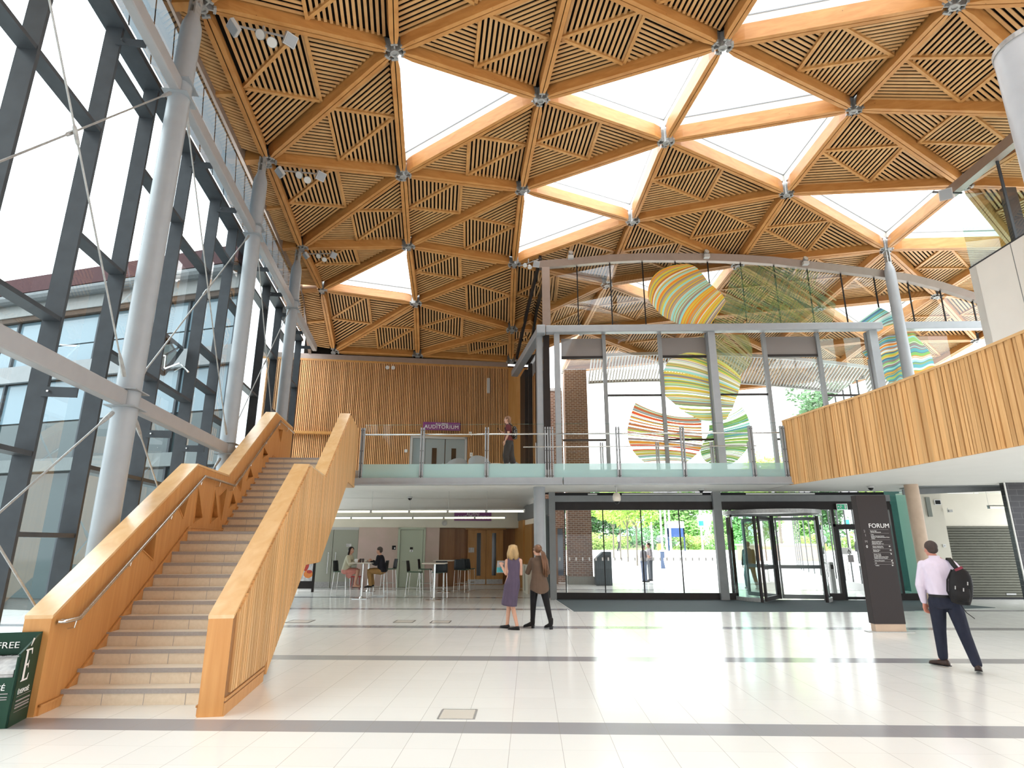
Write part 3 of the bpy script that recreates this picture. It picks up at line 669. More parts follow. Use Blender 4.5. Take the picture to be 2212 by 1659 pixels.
# profile of the balustrades (s, top z)
def prof(shift):
    T = [(.16-shift, .955), (3.66-shift, 2.985), (5.36-shift*.8, 2.985), (8.62-shift*.45, 4.955), (10.75-shift*.3, 4.955)]
    B = [(.16-shift, 0), (1.72-shift, 0), (1.75-shift, .02), (4.02-shift, 1.33), (5.52-shift, 1.33), (8.96-shift*.5, 3.22), (10.75-shift*.3, 3.22)]
    return T, B
def ev_(P_, s_):
    for (a, za), (b, zb) in zip(P_, P_[1:]):
        if a <= s_ <= b and b > a: return za+(zb-za)*(s_-a)/(b-a)
    return P_[-1][1] if s_ > P_[-1][0] else P_[0][1]
for side, ta, tb, sh_ in (('left', -2.13, -1.875, 0.0), ('right', -.255, -.012, .26)):
    T, B = prof(sh_)
    if side == 'right': T[4] = (10.52, 4.955); B[6] = (10.52, 3.22)
    rt = obj('balustrade_'+side, MB().prism([S(s_, ta, z-.03) for s_, z in T]+[S(s_, ta, z) for s_, z in B[::-1]], W*(tb-ta)), q['oak'], st); rt.name = 'balustrade'
    cap = MB()
    for (a, za), (b, zb) in zip(T, T[1:]):
        cap.prism([S(a, ta-.006, za-.03), S(b, ta-.006, zb-.03), S(b, ta-.006, zb+.006), S(a, ta-.006, za+.006)], W*(tb-ta+.012))
    obj('capping', cap, q['oaktop_sheen'], rt)
    # panel joints on the inner face
    inner = tb if side == 'left' else ta; sg = 1 if side == 'left' else -1
    mb = MB(); s_ = T[0][0]+.55
    while s_ < 10.4:
        mb.box(S(s_, inner+sg*.001, (ev_(T, s_)-.04+max(0, (s_-.6)*.5767))/2+.0), (.004, .007, max(.3, ev_(T, s_)-.06-ev_([(.5, 0), (3.6, 1.85), (5.3, 1.85), (8.6, 3.74), (11, 3.74)], s_))), (W, U, ZV)); s_ += .80
    if False: obj('panel_joint', mb, q['wallback'], rt)
    # skirting that follows the steps
    mb = MB(); K = [(.20 if side == 'left' else -.06, .10), (.57, .105), (3.62, 1.955), (5.34, 1.955), (8.72, 3.85), (10.7, 3.85)]
    for (a, za), (b, zb) in zip(K, K[1:]):
        lo_a, lo_b = max(0, za-.34), max(0, zb-.34)
        mb.prism([S(a, inner, lo_a), S(b, inner, lo_b), S(b, inner, zb), S(a, inner, za)], W*(.02*sg)); mb.prism([S(a, inner, za-.02), S(b, inner, zb-.02), S(b, inner, zb), S(a, inner, za)], W*(.032*sg))
    obj('skirting', mb, q['oak'], rt)
    # handrail
    H = [(.30, .885), (.55, .885), (3.86, 2.80), (5.60, 2.80), (8.85, 4.78), (10.6, 4.78)]
    ti = inner+sg*.075; pts = [S(.24, inner+sg*.02, .885)]+[S(a, ti, z) for a, z in H]
    hr = obj('handrail', MB().tube(pts, .024, 12), q['chrome'], rt, 'all')
    for s_ in (.5, 1.6, 2.7, 3.75, 4.7, 5.55, 6.6, 7.7, 8.8, 9.8):
        z = ev_(H, s_); obj('rail_bracket', MB().tube([S(s_, inner, z-.10), S(s_, ti-.01*sg, z-.09), S(s_, ti, z-.02)], .008, 6), q['chrome'], hr)
    if side == 'left':
        # triangular recessed openings
        TR = [((848, 905), (936, 780), (913, 968)), ((1060, 640), (1135, 555), (1092, 718)), ((1183, 525), (1207, 715), (1155, 745)), ((1285, 550), (1300, 712), (1256, 747)), ((1355, 535), (1320, 728), (1307, 583)),
              ((1390, 560), (1407, 628), (1367, 655)), ((1405, 500), (1450, 450), (1438, 555)), ((1494, 410), (1510, 470), (1472, 492)), ((1575, 290), (1600, 338), (1566, 362)), ((1662, 182), (1688, 188), (1675, 260))]
        cut_ = MB()
        for tr in TR:
            p = [onp(x*.3617, 860+y*.3617, S(0, inner), W) for x, y in tr]
            c = (p[0]+p[1]+p[2])/3; mb = MB(); fr = MB()
            pin = [a.lerp(c, .04) for a in p]; deep = [a - W*.16 for a in pin]
            mb.poly([a + W*.002 for a in pin], 1)
            for i in range(3):
                a, b = p[i], p[(i+1) % 3]; fr.bar(a+W*.004, b+W*.004, .016, .012, W)
            # visible far reveal and sill drawn as solid splayed wedges inside the opening
            cut_.prism([a + W*.05 for a in pin], W*-.225); obj('opening_frame', fr, q['oak'], rt)
        cutter(rt, cut_)
    else:
        mb = MB(); s_ = T[0][0]+.10; rr = random.Random(3)
        while s_ < 10.46:
            wd = rr.choice((.035, .05, .065, .09)); z1 = ev_(T, s_)-.035; z0 = ev_(B, s_)+(.20 if s_ < 1.55 else .012)
            if s_+wd > 10.5: break
            z1b, z0b = ev_(T, s_+wd)-.035, ev_(B, s_+wd)+(.20 if s_ < 1.55 else .012)
            mb.prism([S(s_, tb, z0), S(s_+wd, tb, z0b), S(s_+wd, tb, z1b), S(s_, tb, z1)], W*.03); s_ += wd+rr.choice((.017, .020, .023))
        obj('strip_cladding', mb, q['oakslat'], rt); obj('dark_backing', MB().prism([S(s_, tb+.001, z-.04) for s_, z in T]+[S(s_, tb+.001, z+.01) for s_, z in B[::-1]], W*.004), q['darkwood'], rt)
        obj('plinth', MB().prism([S(T[0][0], tb, 0), S(1.5, tb, 0), S(1.5, tb, .12), S(T[0][0], tb, .12)], W*.012).prism([S(T[0][0], tb, .14), S(1.5, tb, .14), S(1.5, tb, .17), S(T[0][0], tb, .17)], W*.018), q['oak'], rt)
# soffit of the flights
mb = MB(); T, B = prof(.13)
for (a, za), (b, zb) in zip(B[2:], B[3:]): mb.quad(S(a, -2.1, za+.03), S(b, -2.1, zb+.03), S(b, -.03, zb+.03), S(a, -.03, za+.03))
obj('soffit', mb, q['oak'], st)
# ------------------------------------------------------------------ green newspaper rack
x1, x0 = -4.93, -5.55
gp = onz(96*.1567, 1340+1492*.1567); gb = onz(365*.1567, 1340+1345*.1567)
gd = (gb-gp).normalized(); gw = gd.cross(ZV)   # gd: along its visible side, gw to the right
def G(a, b, z): return gp + gd*a - gw*b + V((0, 0, z))
LN = (gb-gp).length
rk = thing('newspaper_rack', 'dark green free newspaper dispenser standing at the foot of the stairs', 'newspaper stand', gp)
hT, hM = 1.04, .80; Wd = .62
hf = onp(285*.1567, 1340+465*.1567, gp, gw).z; ht = onp(562*.1567, 1340+162*.1567, gp, gw).z
pf = onp(285*.1567, 1340+465*.1567, gp, gw); af = (pf-gp).dot(gd)
side = [(0, 0), (LN, 0), (LN, ht), (af+.0, hf), (0, hf-.02)]
for nm, off in (('side_panel', 0), ('side_panel', Wd)):
    mb = MB().prism([G(a, off, z) for a, z in side], -gw*.018 if off == 0 else gw*.018); obj(nm, mb, q['green'], rk)
obj('back_panel', MB().prism([G(LN-.02, 0, 0), G(LN-.02, Wd, 0), G(LN-.02, Wd, ht), G(LN-.02, 0, ht)], gd*.015), q['green'], rk)
obj('front_panel', MB().prism([G(0, 0, 0), G(0, Wd, 0), G(0, Wd, .44), G(0, .03, .44), G(0, .03, hf-.03), G(0, 0, hf-.03)], gd*.015), q['green'], rk)
obj('tray', MB().prism([G(.02, .02, .40), G(LN-.02, .02, .50), G(LN-.02, Wd-.02, .50), G(.02, Wd-.02, .40)], (0, 0, .015)), q['green'], rk)
text('lettering', 'FREE', .085, G(LN-.03, .37, ht-.145), gw, ZV, q['ink'], rk, 'LEFT', sx=1.15)
# serif letter with its accent on the side
Ea = [(0, 0), (.44, 0), (.47, .2), (.43, .2), (.38, .06), (.20, .05), (.20, .47), (.30, .47), (.33, .38), (.36, .38), (.36, .62), (.33, .62), (.30, .53), (.20, .53), (.20, .95), (.38, .94), (.43, .8), (.47, .8), (.45, 1.0), (0, 1.0), (0, .97), (.07, .95), (.07, .05), (0, .03)]
def EL(mb, a0, z0, w_, h_):
    pl = [G(a0+x*w_/.47, -.004, z0+y*h_) for x, y in Ea]
    mb.poly(pl)
b_ = bmesh.new()
mb = MB(); EL(mb, .07, .385, .145, .29); mb.poly([G(.15, -.004, .70), G(.165, -.004, .695), G(.215, -.004, .76), G(.18, -.004, .77)])
obj('lettering', mb, q['ink'], rk)
text('lettering', 'ÉXEPOSÉ', .058, G(.06, 0, .275), gd, ZV, q['ink'], rk, sx=.95)
mb = MB()
for i, (z, l_) in enumerate(((.255, .27), (.215, .27), (.18, .27), (.155, .27), (.12, .27))): mb.box(G(.06+l_/2, -.003, z), (l_, .002, .004 if i in (0, 4) else .014), (gd, gw, ZV))
obj('small_print', mb, q['dimink'], rk)
text('lettering', 'ÉXEPOSÉ', .07, G(0, .36, .33), gw, ZV, q['ink'], rk)
mb = MB()
for z in (.30, .27, .25): mb.box(G(-.003, .2, z), (.002, .3, .008), (gd, gw, ZV))
obj('small_print', mb, q['dimink'], rk)
for k in range(2):
    n_ = thing('newspaper', ('folded newspaper lying on top of the pile in the green rack', 'folded newspaper underneath in the green rack')[k], 'newspaper', G(.16, .33, .46+.03*(1-k)))
    zb = .425+.04*(1-k); mb = MB().prism([G(.03, .05, zb), G(LN-.05, .05, zb+.1), G(LN-.05, Wd-.06, zb+.1), G(.03, Wd-.06, zb)], (0, 0, .034)); obj('folded_sheets', mb, q['paper'], n_)
    if k == 0: text('masthead', 'EXEPOSÉ', .075, G(LN-.14, .36, zb+.135), gw, gd, q['black'], n_)
# ------------------------------------------------------------------ entrance screen (y = 19.7), two storeys
YS = 19.7
def E(x, y, off=0.0): return ony(x, y, YS-off)
w2 = struct(empty('window_2', (6, YS, 0)))
XR = 11.95
def zat(x, y): return E(x, y).z
# main posts: floor to the grey beam
for xb, wd in ((.72, .20), (6.0, .26)):
    obj('post', MB().bb((xb-wd/2, YS-.22, 0), (xb+wd/2, YS-.02, 3.29)), q['frame'], w2)
for xb, wd in ((.98, .19), (6.28, .24), (11.75, .26)):
    obj('post', MB().bb((xb-wd/2, YS-.30, 3.29), (xb+wd/2, YS-.10, 8.72)), q['steel'], w2)
bm = MB().bb((.60, YS-.42, 8.72), (XR+.1, YS-.12, 8.98)); bm.bb((12.7, YS-.42, 8.72), (17.5, YS-.12, 8.98)); obj('steel_beam', bm, q['steel'], w2, bevel=.03)
obj('steel_beam', MB().bar(V((.45, YS-.25, 8.85)), V((-.62, 24.9, 8.85)), .30, .26), q['steel'], w2, bevel=.03)
obj('beam_end', MB().bb((.28, YS-.44, 8.70), (.585, YS-.10, 9.0)), q['steel'], w2, bevel=.03)
obj('post', MB().box(V((.38, YS+.1, 6.0)), (.2, .2, 5.5), (RD, RN, ZV)), q['steel'], w2)
obj('post', MB().box(V((.62, YS+.02, 6.0)), (.22, .12, 5.5)), q['bronze'], w2)
# ground-floor frames
gf = MB(); gf.bb((.82, YS-.10, 2.73), (5.87, YS+.05, 2.99), 1); gf.bb((.82, YS-.14, 2.99), (5.87, YS-.02, 3.19)); gf.bb((6.13, YS-.14, 2.99), (11.5, YS-.02, 3.19)); gf.bb((6.13, YS-.10, 2.73), (11.5, YS+.05, 2.99), 1)
gf.bb((.82, YS-.08, 0), (5.87, YS+.04, .20), 1)
obj('head_frame', gf, [q['frame'], q['bronze']], w2)
# black slot above the heads with pale strips
obj('head_slot', MB().bb((.8, YS-.02, 3.19), (11.4, YS+.02, 3.29)), q['black'], w2)
obj('slot_glass', MB().bb((3.0, YS-.035, 3.215), (5.6, YS-.021, 3.26)).bb((7.0, YS-.035, 3.215), (9.2, YS-.021, 3.26)).bb((1.9, YS-.035, 3.215), (2.2, YS-.021, 3.26)), q['lampwhite'], w2)
jx = [.82, 1.13, 2.36, 3.58, 4.80, 5.87]
for a, b in zip(jx, jx[1:]):
    g = obj('pane', MB().quad((a, YS, .2), (b, YS, .2), (b, YS, 2.73), (a, YS, 2.73)), q['glass'], w2, fix=False)
    mb = MB(); x = a+.1
    while x < b: mb.bb((x, YS-.006, 1.16), (x+.045, YS-.004, 1.26)); x += .21
    obj('manifestation_dots', mb, q['ink'], g)
    if b < 5.8: obj('glazing_joint', MB().bb((b-.016, YS-.02, .2), (b+.016, YS+.02, 2.73)), q['black'], w2)
# right-hand part: fixed panes round the doors
def pane(x0, x1, z0, z1, m='glass', y=YS): return obj('pane', MB().quad((x0, y, z0), (x1, y, z0), (x1, y, z1), (x0, y, z1)), q[m], w2, fix=False)
pane(6.13, 6.42, .2, 2.73); pane(9.14, 9.62, .2, 2.73); pane(9.68, 11.4, 2.25, 2.73); pane(10.9, 11.5, .2, 2.25, 'tealglass'); pane(11.5, 12.3, .1, 3.2, 'tealglass', YS+.05)
fr = MB(); fr.bb((6.13, YS-.08, 0), (6.45, YS+.04, .2)); fr.bb((9.1, YS-.08, 0), (9.66, YS+.04, .2)); fr.bb((10.86, YS-.08, 0), (12.3, YS+.04, .2)); fr.bb((9.62, YS-.08, 0), (9.70, YS+.05, 2.73)); fr.bb((10.82, YS-.08, 0), (10.9, YS+.05, 2.73)); fr.bb((9.62, YS-.08, 2.2), (10.9, YS+.05, 2.28)); fr.bb((11.45, YS-.08, .1), (11.53, YS+.05, 2.9)); fr.bb((6.40, YS-.08, .0), (6.46, YS+.05, 2.73))
obj('door_surround', fr, q['bronze'], w2)
# accessible side door
d = struct(empty('door_5', (10.26, YS, 0)))
obj('door_frame', MB().bb((9.70, YS-.07, .0), (9.78, YS, 2.2)).bb((10.74, YS-.07, 0), (10.82, YS, 2.2)).bb((9.78, YS-.07, 2.12), (10.74, YS, 2.2)).bb((9.78, YS-.07, .02), (10.74, YS, .1)), q['black'], d)
lf = obj('door_glass', MB().quad((9.78, YS-.03, .1), (10.74, YS-.03, .1), (10.74, YS-.03, 2.12), (9.78, YS-.03, 2.12)), q['glass'], d, fix=False)
obj('pull_handle', MB().tube([(9.9, YS-.1, .72), (9.9, YS-.1, 1.3)], .018), q['chrome'], d)
mb = MB().bb((9.82, YS-.045, 1.36), (10.1, YS-.035, 1.56)); mb.bb((9.96, YS-.045, 1.12), (10.14, YS-.035, 1.34), 1)
nt_ = obj('door_notice', mb, [q['ink'], q['dimink']], d)
mb = MB().lathe([(.036, 0), (.048, 0), (.048, .004), (.036, .004)], (10.02, YS-.047, 1.43), 16, ax=(V((1, 0, 0)), ZV, V((0, -1, 0))), cap=False); mb.bb((10.01, YS-.051, 1.44), (10.025, YS-.047, 1.52)); mb.bb((10.01, YS-.051, 1.455), (10.055, YS-.047, 1.47)); mb.bb((10.045, YS-.051, 1.40), (10.06, YS-.047, 1.46))
obj('wheelchair_symbol', mb, q['black'], d)
# revolving door
rv = thing('revolving_door', 'round glass revolving door set in the entrance screen', 'revolving door', (7.8, YS+.15, 0))
c0 = V((7.8, YS+.15, 0)); R = 1.42
def rc(a, r=R, z=0.): return c0 + V((math.sin(a)*r, -math.cos(a)*r, z))
mb = MB(); n = 48
for z0, z1, r0, r1 in ((2.58, 2.70, R-.02, R+.05),):
    o = [[rc(2*math.pi*i/n, r, z) for i in range(n)] for r, z in ((r0, z0), (r1, z0), (r1, z1), (r0, z1))]
    mb.loft(o, cap=False); mb.loft([o[3], o[0]], cap=False)
mb.lathe([(0.01, 2.66), (R, 2.66), (R, 2.69), (.01, 2.69)], c0, 48)
obj('drum_ring', mb, q['castmetal'], rv)
def arcw(a0, a1, nm):
    k = 14; P_ = [a0+(a1-a0)*i/k for i in range(k+1)]
    mb = MB(); fb = MB()
    for a, b in zip(P_, P_[1:]):
        mb.quad(rc(a, R, .1), rc(b, R, .1), rc(b, R, 2.5), rc(a, R, 2.5))
        fb.prism([rc(a, R-.04, 0), rc(b, R-.04, 0), rc(b, R+.04, 0), rc(a, R+.04, 0)], (0, 0, .12))
    g = obj(nm, mb, q['tealglass'], rv, 'all', fix=False); obj('base_rail', fb, q['castmetal'], g)
    for a in (a0, a1): obj('jamb', MB().tube([rc(a, R, 0), rc(a, R, 2.5)], .05, 8), q['bronze'], g)
arcw(math.radians(-90), math.radians(-42), 'curved_wall'); arcw(math.radians(42), math.radians(90), 'curved_wall')
arcw(math.radians(138), math.radians(222), 'curved_wall') if False else None
obj('centre_post', MB().tube([c0+V((0, 0, .02)), c0+V((0, 0, 2.55))], .06, 12), q['bronze'], rv)
for k in range(3):
    a = math.radians(-38+120*k); mb = MB(); e = V((math.sin(a), -math.cos(a), 0)); nn = e.cross(ZV)
    w_ = obj('door_wing', MB().quad(c0+e*.1+V((0, 0, .15)), c0+e*1.34+V((0, 0, .15)), c0+e*1.34+V((0, 0, 2.4)), c0+e*.1+V((0, 0, 2.4))), q['glass'], rv, fix=False)
    for p, s_ in ((c0+e*.72+V((0, 0, .09)), (1.3, .06, .12)), (c0+e*.72+V((0, 0, 2.45)), (1.3, .06, .1)), (c0+e*.72+V((0, 0, .98)), (1.3, .05, .11)), (c0+e*1.34+V((0, 0, 1.27)), (.08, .07, 2.42)), (c0+e*.1+V((0, 0, 1.27)), (.05, .06, 2.42))): mb.box(p, s_, (e, nn, ZV))
    obj('wing_frame', mb, q['bronze'] if k == 0 else q['frame'], w_)
# upper storey: glazing above the bridge
ux = [1.08, 2.62, 4.55, 6.28, 8.12, 9.95, 11.75, 14.4]
fr = []
for i, (a, b) in enumerate(zip(ux, ux[1:])):
    obj('pane', MB().quad((a, YS, 3.3), (b, YS, 3.3), (b, YS, 8.72), (a, YS, 8.72)), q['glassup'], w2, fix=False)
    if i: obj('mullion', MB().bb((a-.06, YS-.12, 3.3), (a+.06, YS+.02, 8.72)) if a not in (6.28, 11.75) else MB().bb((a-.16, YS-.1, 3.3), (a-.1, YS+.02, 8.72)), q['frame'], w2)
    for z in {0: (5.02,), 1: (6.55,), 2: (5.02,), 3: (6.55,), 4: (5.02, ), 5: (6.5, 5.6), 6: ()}[i]: obj('transom', MB().bb((a+.05, YS-.08, z-.03), (b-.05, YS+.02, z+.03)), q['bronze'], w2)
    if i % 2 == 0 and i < 6:
        obj('blind_box', MB().bb((a+.06, YS-.05, 7.93), (b-.06, YS-.02, 8.60)).bb((a+.06, YS-.09, 7.86), (b-.06, YS-.01, 7.95), 1), [veil('grey_blind', (.22, .20, .19), .85), q['bronze']], w2)
# arched clerestory of frameless panes under the timber roof, with its trim
top = [(1165, 582), (1246, 575), (1317, 569), (1387, 566), (1458, 566), (1528, 566.5), (1599, 569), (1671, 574), (1743, 583), (1815, 591), (1887, 600), (1960, 611), (2030, 628), (2100, 651), (2160, 670)]
bot = 8.98
P_ = [E(x, y) for x, y in top]
for i, (a, b) in enumerate(zip(P_, P_[1:])):
    obj('arched_pane', MB().quad((a.x, YS, bot), (b.x, YS, bot), (b.x, YS, b.z), (a.x, YS, a.z)), q['glassup'], w2, fix=False)
    if i: obj('glazing_joint', MB().bb((a.x-.02, YS-.02, bot), (a.x+.02, YS+.01, a.z)), q['black'], w2)
obj('corner_post', MB().bb((.50, YS-.20, 8.98), (.78, YS+.0, P_[0].z)), q['taupe'], w2)
mb = MB()
for a, b in zip(P_, P_[1:]):
    mb.loft([[V((p.x, YS+.05, p.z)), V((p.x, YS-.14, p.z)), V((p.x, YS-.22, p.z+.24)), V((p.x, YS+.05, p.z+.24))] for p in (a, b)])
struct(obj('trim_arch', mb, q['taupe']))
mb = MB(); ends_ = [V((.46, YS-.1, 11.72)), V((-.02, 22.3, 10.85)), V((-.52, 24.6, 9.5))]
for a, b in zip(ends_, ends_[1:]): mb.bar(a, b, .09, .22)
struct(obj('trim_side', mb, q['bronze']))
# return glazing beside the screen
w3 = struct(empty('window_3', R0))
def r3(a, z, off=0): return R0 + RD*a + V((0, 0, z)) + RN*off
obj('pane', MB().quad(r3(.1, 3.75), r3(rl-.6, 3.75), r3(rl-.6, 8.72), r3(.1, 8.72)), q['glassup'], w3, fix=False)
obj('arched_pane', MB().poly([r3(.1, 8.98), r3(rl-.7, 8.98), r3(rl-.8, 9.4), r3(2.6, 10.8), r3(.1, 11.7)]), q['glassup'], w3, fix=False)
for a in (1.6, 3.2, 4.6): obj('mullion', MB().box(r3(a, 6.2), (.1, .16, 5.0), (RD, RN, ZV)), q['bronze'], w3)
obj('dark_lining', MB().box(r3(rl-1.2, 6.2, .04), (1.2, .08, 5.0), (RD, RN, ZV)), q['bronze'], w3)
# ------------------------------------------------------------------ striped ribbon artwork on the glass
PAL = [(.78, .10, .03), (.85, .30, .03), (.55, .16, .06), (.80, .55, .05), (.62, .66, .12), (.20, .45, .10), (.35, .62, .20), (.35, .75, .68), (.10, .38, .42), (.80, .82, .76), (.08, .16, .30), (.55, .38, .20), (.30, .25, .24)]
PM = [mat(f'vinyl_{n_}', c, .45) for n_, c in zip(('red', 'orange', 'brown', 'amber', 'olive', 'green', 'lime', 'aqua', 'teal', 'ivory', 'navy', 'ochre', 'umber'), PAL)]
PG = [veil(f'sheer_vinyl_{i}', c, .52) for i, c in enumerate(((.12, .26, .06), (.22, .32, .08), (.34, .36, .12), (.10, .24, .14), (.45, .42, .2), (.06, .16, .10)))]
art = thing('ribbon_artwork', 'large swirling artwork of coloured stripes across the tall entrance glazing', 'artwork', (6, YS-.06, 4))
def rail(P_, u):
    P_ = [V((x, y, 0)) for x, y in P_]; L = [(b-a).length for a, b in zip(P_, P_[1:])]; t = u*sum(L)
    for a, b, l_ in zip(P_, P_[1:], L):
        if t <= l_+1e-6: return a.lerp(b, t/l_)
        t -= l_
    return P_[-1]
def sm(P_, n=24):
    # Catmull-Rom through the survey points
    Q = [V((x, y, 0)) for x, y in P_]; Q = [Q[0]*2-Q[1]]+Q+[Q[-1]*2-Q[-2]]; out = []
    for i in range(1, len(Q)-2):
        for k in range(6):
            t = k/6; a, b, c, d = Q[i-1:i+3]; p = .5*((2*b)+(c-a)*t+(2*a-5*b+4*c-d)*t*t+(3*b-a-3*c+d)*t**3); out.append((p.x, p.y))
    return out+[(Q[-2].x, Q[-2].y)]
def ribbon(Lr, Mr, Rr, n, cols, off, seed, gap=0.0, wave=0.0, crop=(1100, 500, .3164), mats=PM):
    r = random.Random(seed); ed = [0]
    for _ in range(n): ed.append(ed[-1]+r.choice((.35, .5, .8, 1, 1.6, 2.4)))
    ed = [e/ed[-1] for e in ed]; Ls, Ms, Rs = sm(Lr), sm(Mr), sm(Rr); mb = MB(); K = 16
    def pt(u, v):
        a, m_, b = rail(Ls, u), rail(Ms, u), rail(Rs, u); c = m_*2-(a+b)*.5
        p = a*(1-v)**2+c*2*v*(1-v)+b*v*v; p.y += wave*math.sin(v*8+u*5); x, y = crop[0]+p.x*crop[2], crop[1]+p.y*crop[2]
        return ony(x, y, YS-off)
    last = None
    for i in range(n):
        if r.random() < gap: continue
        c = r.choice([x for x in cols if x != last]); last = c
        for k in range(K): mb.quad(pt(ed[i], k/K), pt(ed[i], (k+1)/K), pt(ed[i+1], (k+1)/K), pt(ed[i+1], k/K), c)
    obj('ribbon', mb, mats, art, fix=False)
SG = (0, 1, 2, 3, 4, 5)
ribbon([(1900, 245), (1560, 245), (1480, 440), (1380, 650)], [(2080, 330), (1850, 420), (1760, 560), (1590, 650)], [(2240, 430), (2200, 620), (2080, 652), (1800, 652)], 130, SG, .035, 5, .25, mats=PG)
ribbon([(1640, 240), (1800, 240), (1960, 250), (2120, 280)], [(1540, 420), (1700, 440), (1860, 450), (2050, 480)], [(1440, 640), (1600, 650), (1760, 650), (1960, 650)], 90, SG, .03, 15, .55, mats=PG)
ribbon([(1620, 706), (1330, 706), (1210, 830)], [(1640, 740), (1480, 800), (1390, 890)], [(1660, 800), (1650, 900), (1570, 985)], 40, (1, 2, 4, 3), .035, 25, .2, mats=PG)
ribbon([(946, 440), (960, 475), (1000, 530), (1060, 585), (1130, 618), (1190, 655), (1280, 655), (1360, 655)], [(1010, 280), (1040, 330), (1110, 410), (1180, 470), (1250, 510), (1310, 545), (1370, 560), (1420, 570)], [(1215, 221), (1270, 240), (1320, 290), (1360, 345), (1400, 380), (1440, 415), (1465, 445), (1480, 480)], 70, (1, 3, 3, 11, 9, 4, 1, 7, 1, 2, 12, 11), .05, 3)
ribbon([(862, 1170), (845, 1210), (820, 1290), (808, 1350), (812, 1420), (840, 1490), (880, 1540), (935, 1585)], [(1090, 1255), (1090, 1280), (1070, 1350), (1060, 1410), (1060, 1450), (1070, 1500), (1090, 1540), (1110, 1575)], [(1312, 1262), (1312, 1290), (1312, 1340), (1316, 1390), (1318, 1430), (1310, 1480), (1270, 1530), (1200, 1585)], 76, (0, 1, 1, 2, 7, 4, 9, 12, 2, 4), .045, 8, .22)
ribbon([(1340, 1290), (1365, 1330), (1350, 1400), (1310, 1470), (1310, 1520), (1340, 1570), (1400, 1590)], [(1480, 1265), (1500, 1320), (1500, 1400), (1480, 1470), (1460, 1520), (1450, 1560), (1450, 1592)], [(1590, 1200), (1630, 1270), (1655, 1380), (1660, 1420), (1620, 1490), (1560, 1560), (1500, 1592)], 70, (5, 6, 7, 4, 9, 6, 8, 5), .045, 9, .2)
ribbon([(1210, 828), (1130, 850), (1085, 890), (1040, 980), (1030, 1040), (1055, 1110), (1120, 1170), (1200, 1235), (1310, 1290)], [(1400, 860), (1340, 900), (1300, 960), (1260, 1020), (1240, 1080), (1240, 1150), (1270, 1200), (1310, 1245), (1400, 1295)], [(1580, 990), (1582, 1020), (1575, 1060), (1565, 1100), (1550, 1140), (1535, 1180), (1520, 1220), (1500, 1250), (1480, 1285)], 96, (3, 4, 4, 9, 7, 3, 11, 5, 4, 9, 12), .055, 4, .05)
CR = (1600, 500, .2767)
ribbon([(870, 742), (960, 742), (1060, 742), (1125, 742)], [(975, 667), (1050, 680), (1125, 700), (1165, 730)], [(1080, 592), (1140, 620), (1190, 660), (1205, 720)], 24, (8, 10, 12, 9, 7, 5), .045, 2, .1, 0, CR)
ribbon([(945, 935), (990, 990), (1060, 1070), (1110, 1140), (1175, 1200)], [(1100, 840), (1130, 930), (1170, 1010), (1190, 1090), (1220, 1170)], [(1230, 790), (1240, 880), (1255, 970), (1268, 1070), (1270, 1160)], 50, (5, 7, 8, 9, 1, 12, 10, 6, 3, 8), .045, 6, 0, 9, CR)
ribbon([(1280, 790), (1295, 880), (1320, 1000), (1350, 1140)], [(1340, 800), (1370, 890), (1400, 990), (1430, 1110)], [(1390, 830), (1450, 910), (1490, 980), (1525, 1085)], 26, (5, 7, 8, 9, 1, 12, 10, 6), .055, 7, 0, 8, CR)
# ------------------------------------------------------------------ column up to the roof at right, column under the bridge, concrete column, big round column
p = ND['F2']; pb = ony(1950, 740, 19.3)
column('grey steel column rising behind the curved timber balcony front', (p.x, 19.33, 3.72), p.z-.02)
column('round grey column in the hall holding up the bridge', (.283, 17.62, 0), 3.285, .17, 0)
tc = column('tan concrete column under the curved balcony, behind the man', (10.75, 17.2, 0), 3.29, .175, 0, 'tan', 'concrete_column')
bc = thing('round_column', 'broad pale grey round column cut off by the top right corner', 'column', (7.12, 7.0, 0))
obj('shaft', MB().lathe([(.44, 0), (.44, 8.38)], (7.10, 7, 0), 40, cap=False), q['steellight'], bc, True)
obj('cap_ring', MB().lathe([(.40, 8.38), (.452, 8.38), (.452, 8.46), (.40, 8.46)], (7.10, 7, 0), 40), q['castmetal'], bc)
# ------------------------------------------------------------------ curved timber balcony front
bf = thing('balcony_front', 'curved balcony front clad in vertical oak strips at the right', 'balcony', (7.6, 15, 3.3))
def curve(n=160):
    Q = [V((x, y, 0)) for x, y in CURV]; Q = [Q[0]*2-Q[1]]+Q+[Q[-1]*2-Q[-2]]; out = []
    for i in range(1, len(Q)-2):
        for k in range(20):
            t = k/20; a, b, c, d = Q[i-1:i+3]; out.append(.5*((2*b)+(c-a)*t+(2*a-5*b+4*c-d)*t*t+(3*b-a-3*c+d)*t**3))
    return out+[Q[-2]]
cv = curve()
def cut(s0, s1):
    acc = 0; o = []
    for a, b in zip(cv, cv[1:]):
        l_ = (b-a).length
        if acc+l_ >= s0 and not o: o.append(a.lerp(b, (s0-acc)/l_))
        if acc+l_ >= s1: o.append(a.lerp(b, (s1-acc)/l_)); return o
        acc += l_
    return None
bk = MB(); 
for a, b in zip(cv, cv[1:]): bk.prism([a+V((.03, 0, 3.29)), b+V((.03, 0, 3.29)), b+V((.03, 0, 5.08)), a+V((.03, 0, 5.08))], (.09, 0, 0))
obj('backing', bk, q['darkwood'], bf)
mb = MB(); s_ = 0; rr = random.Random(21)
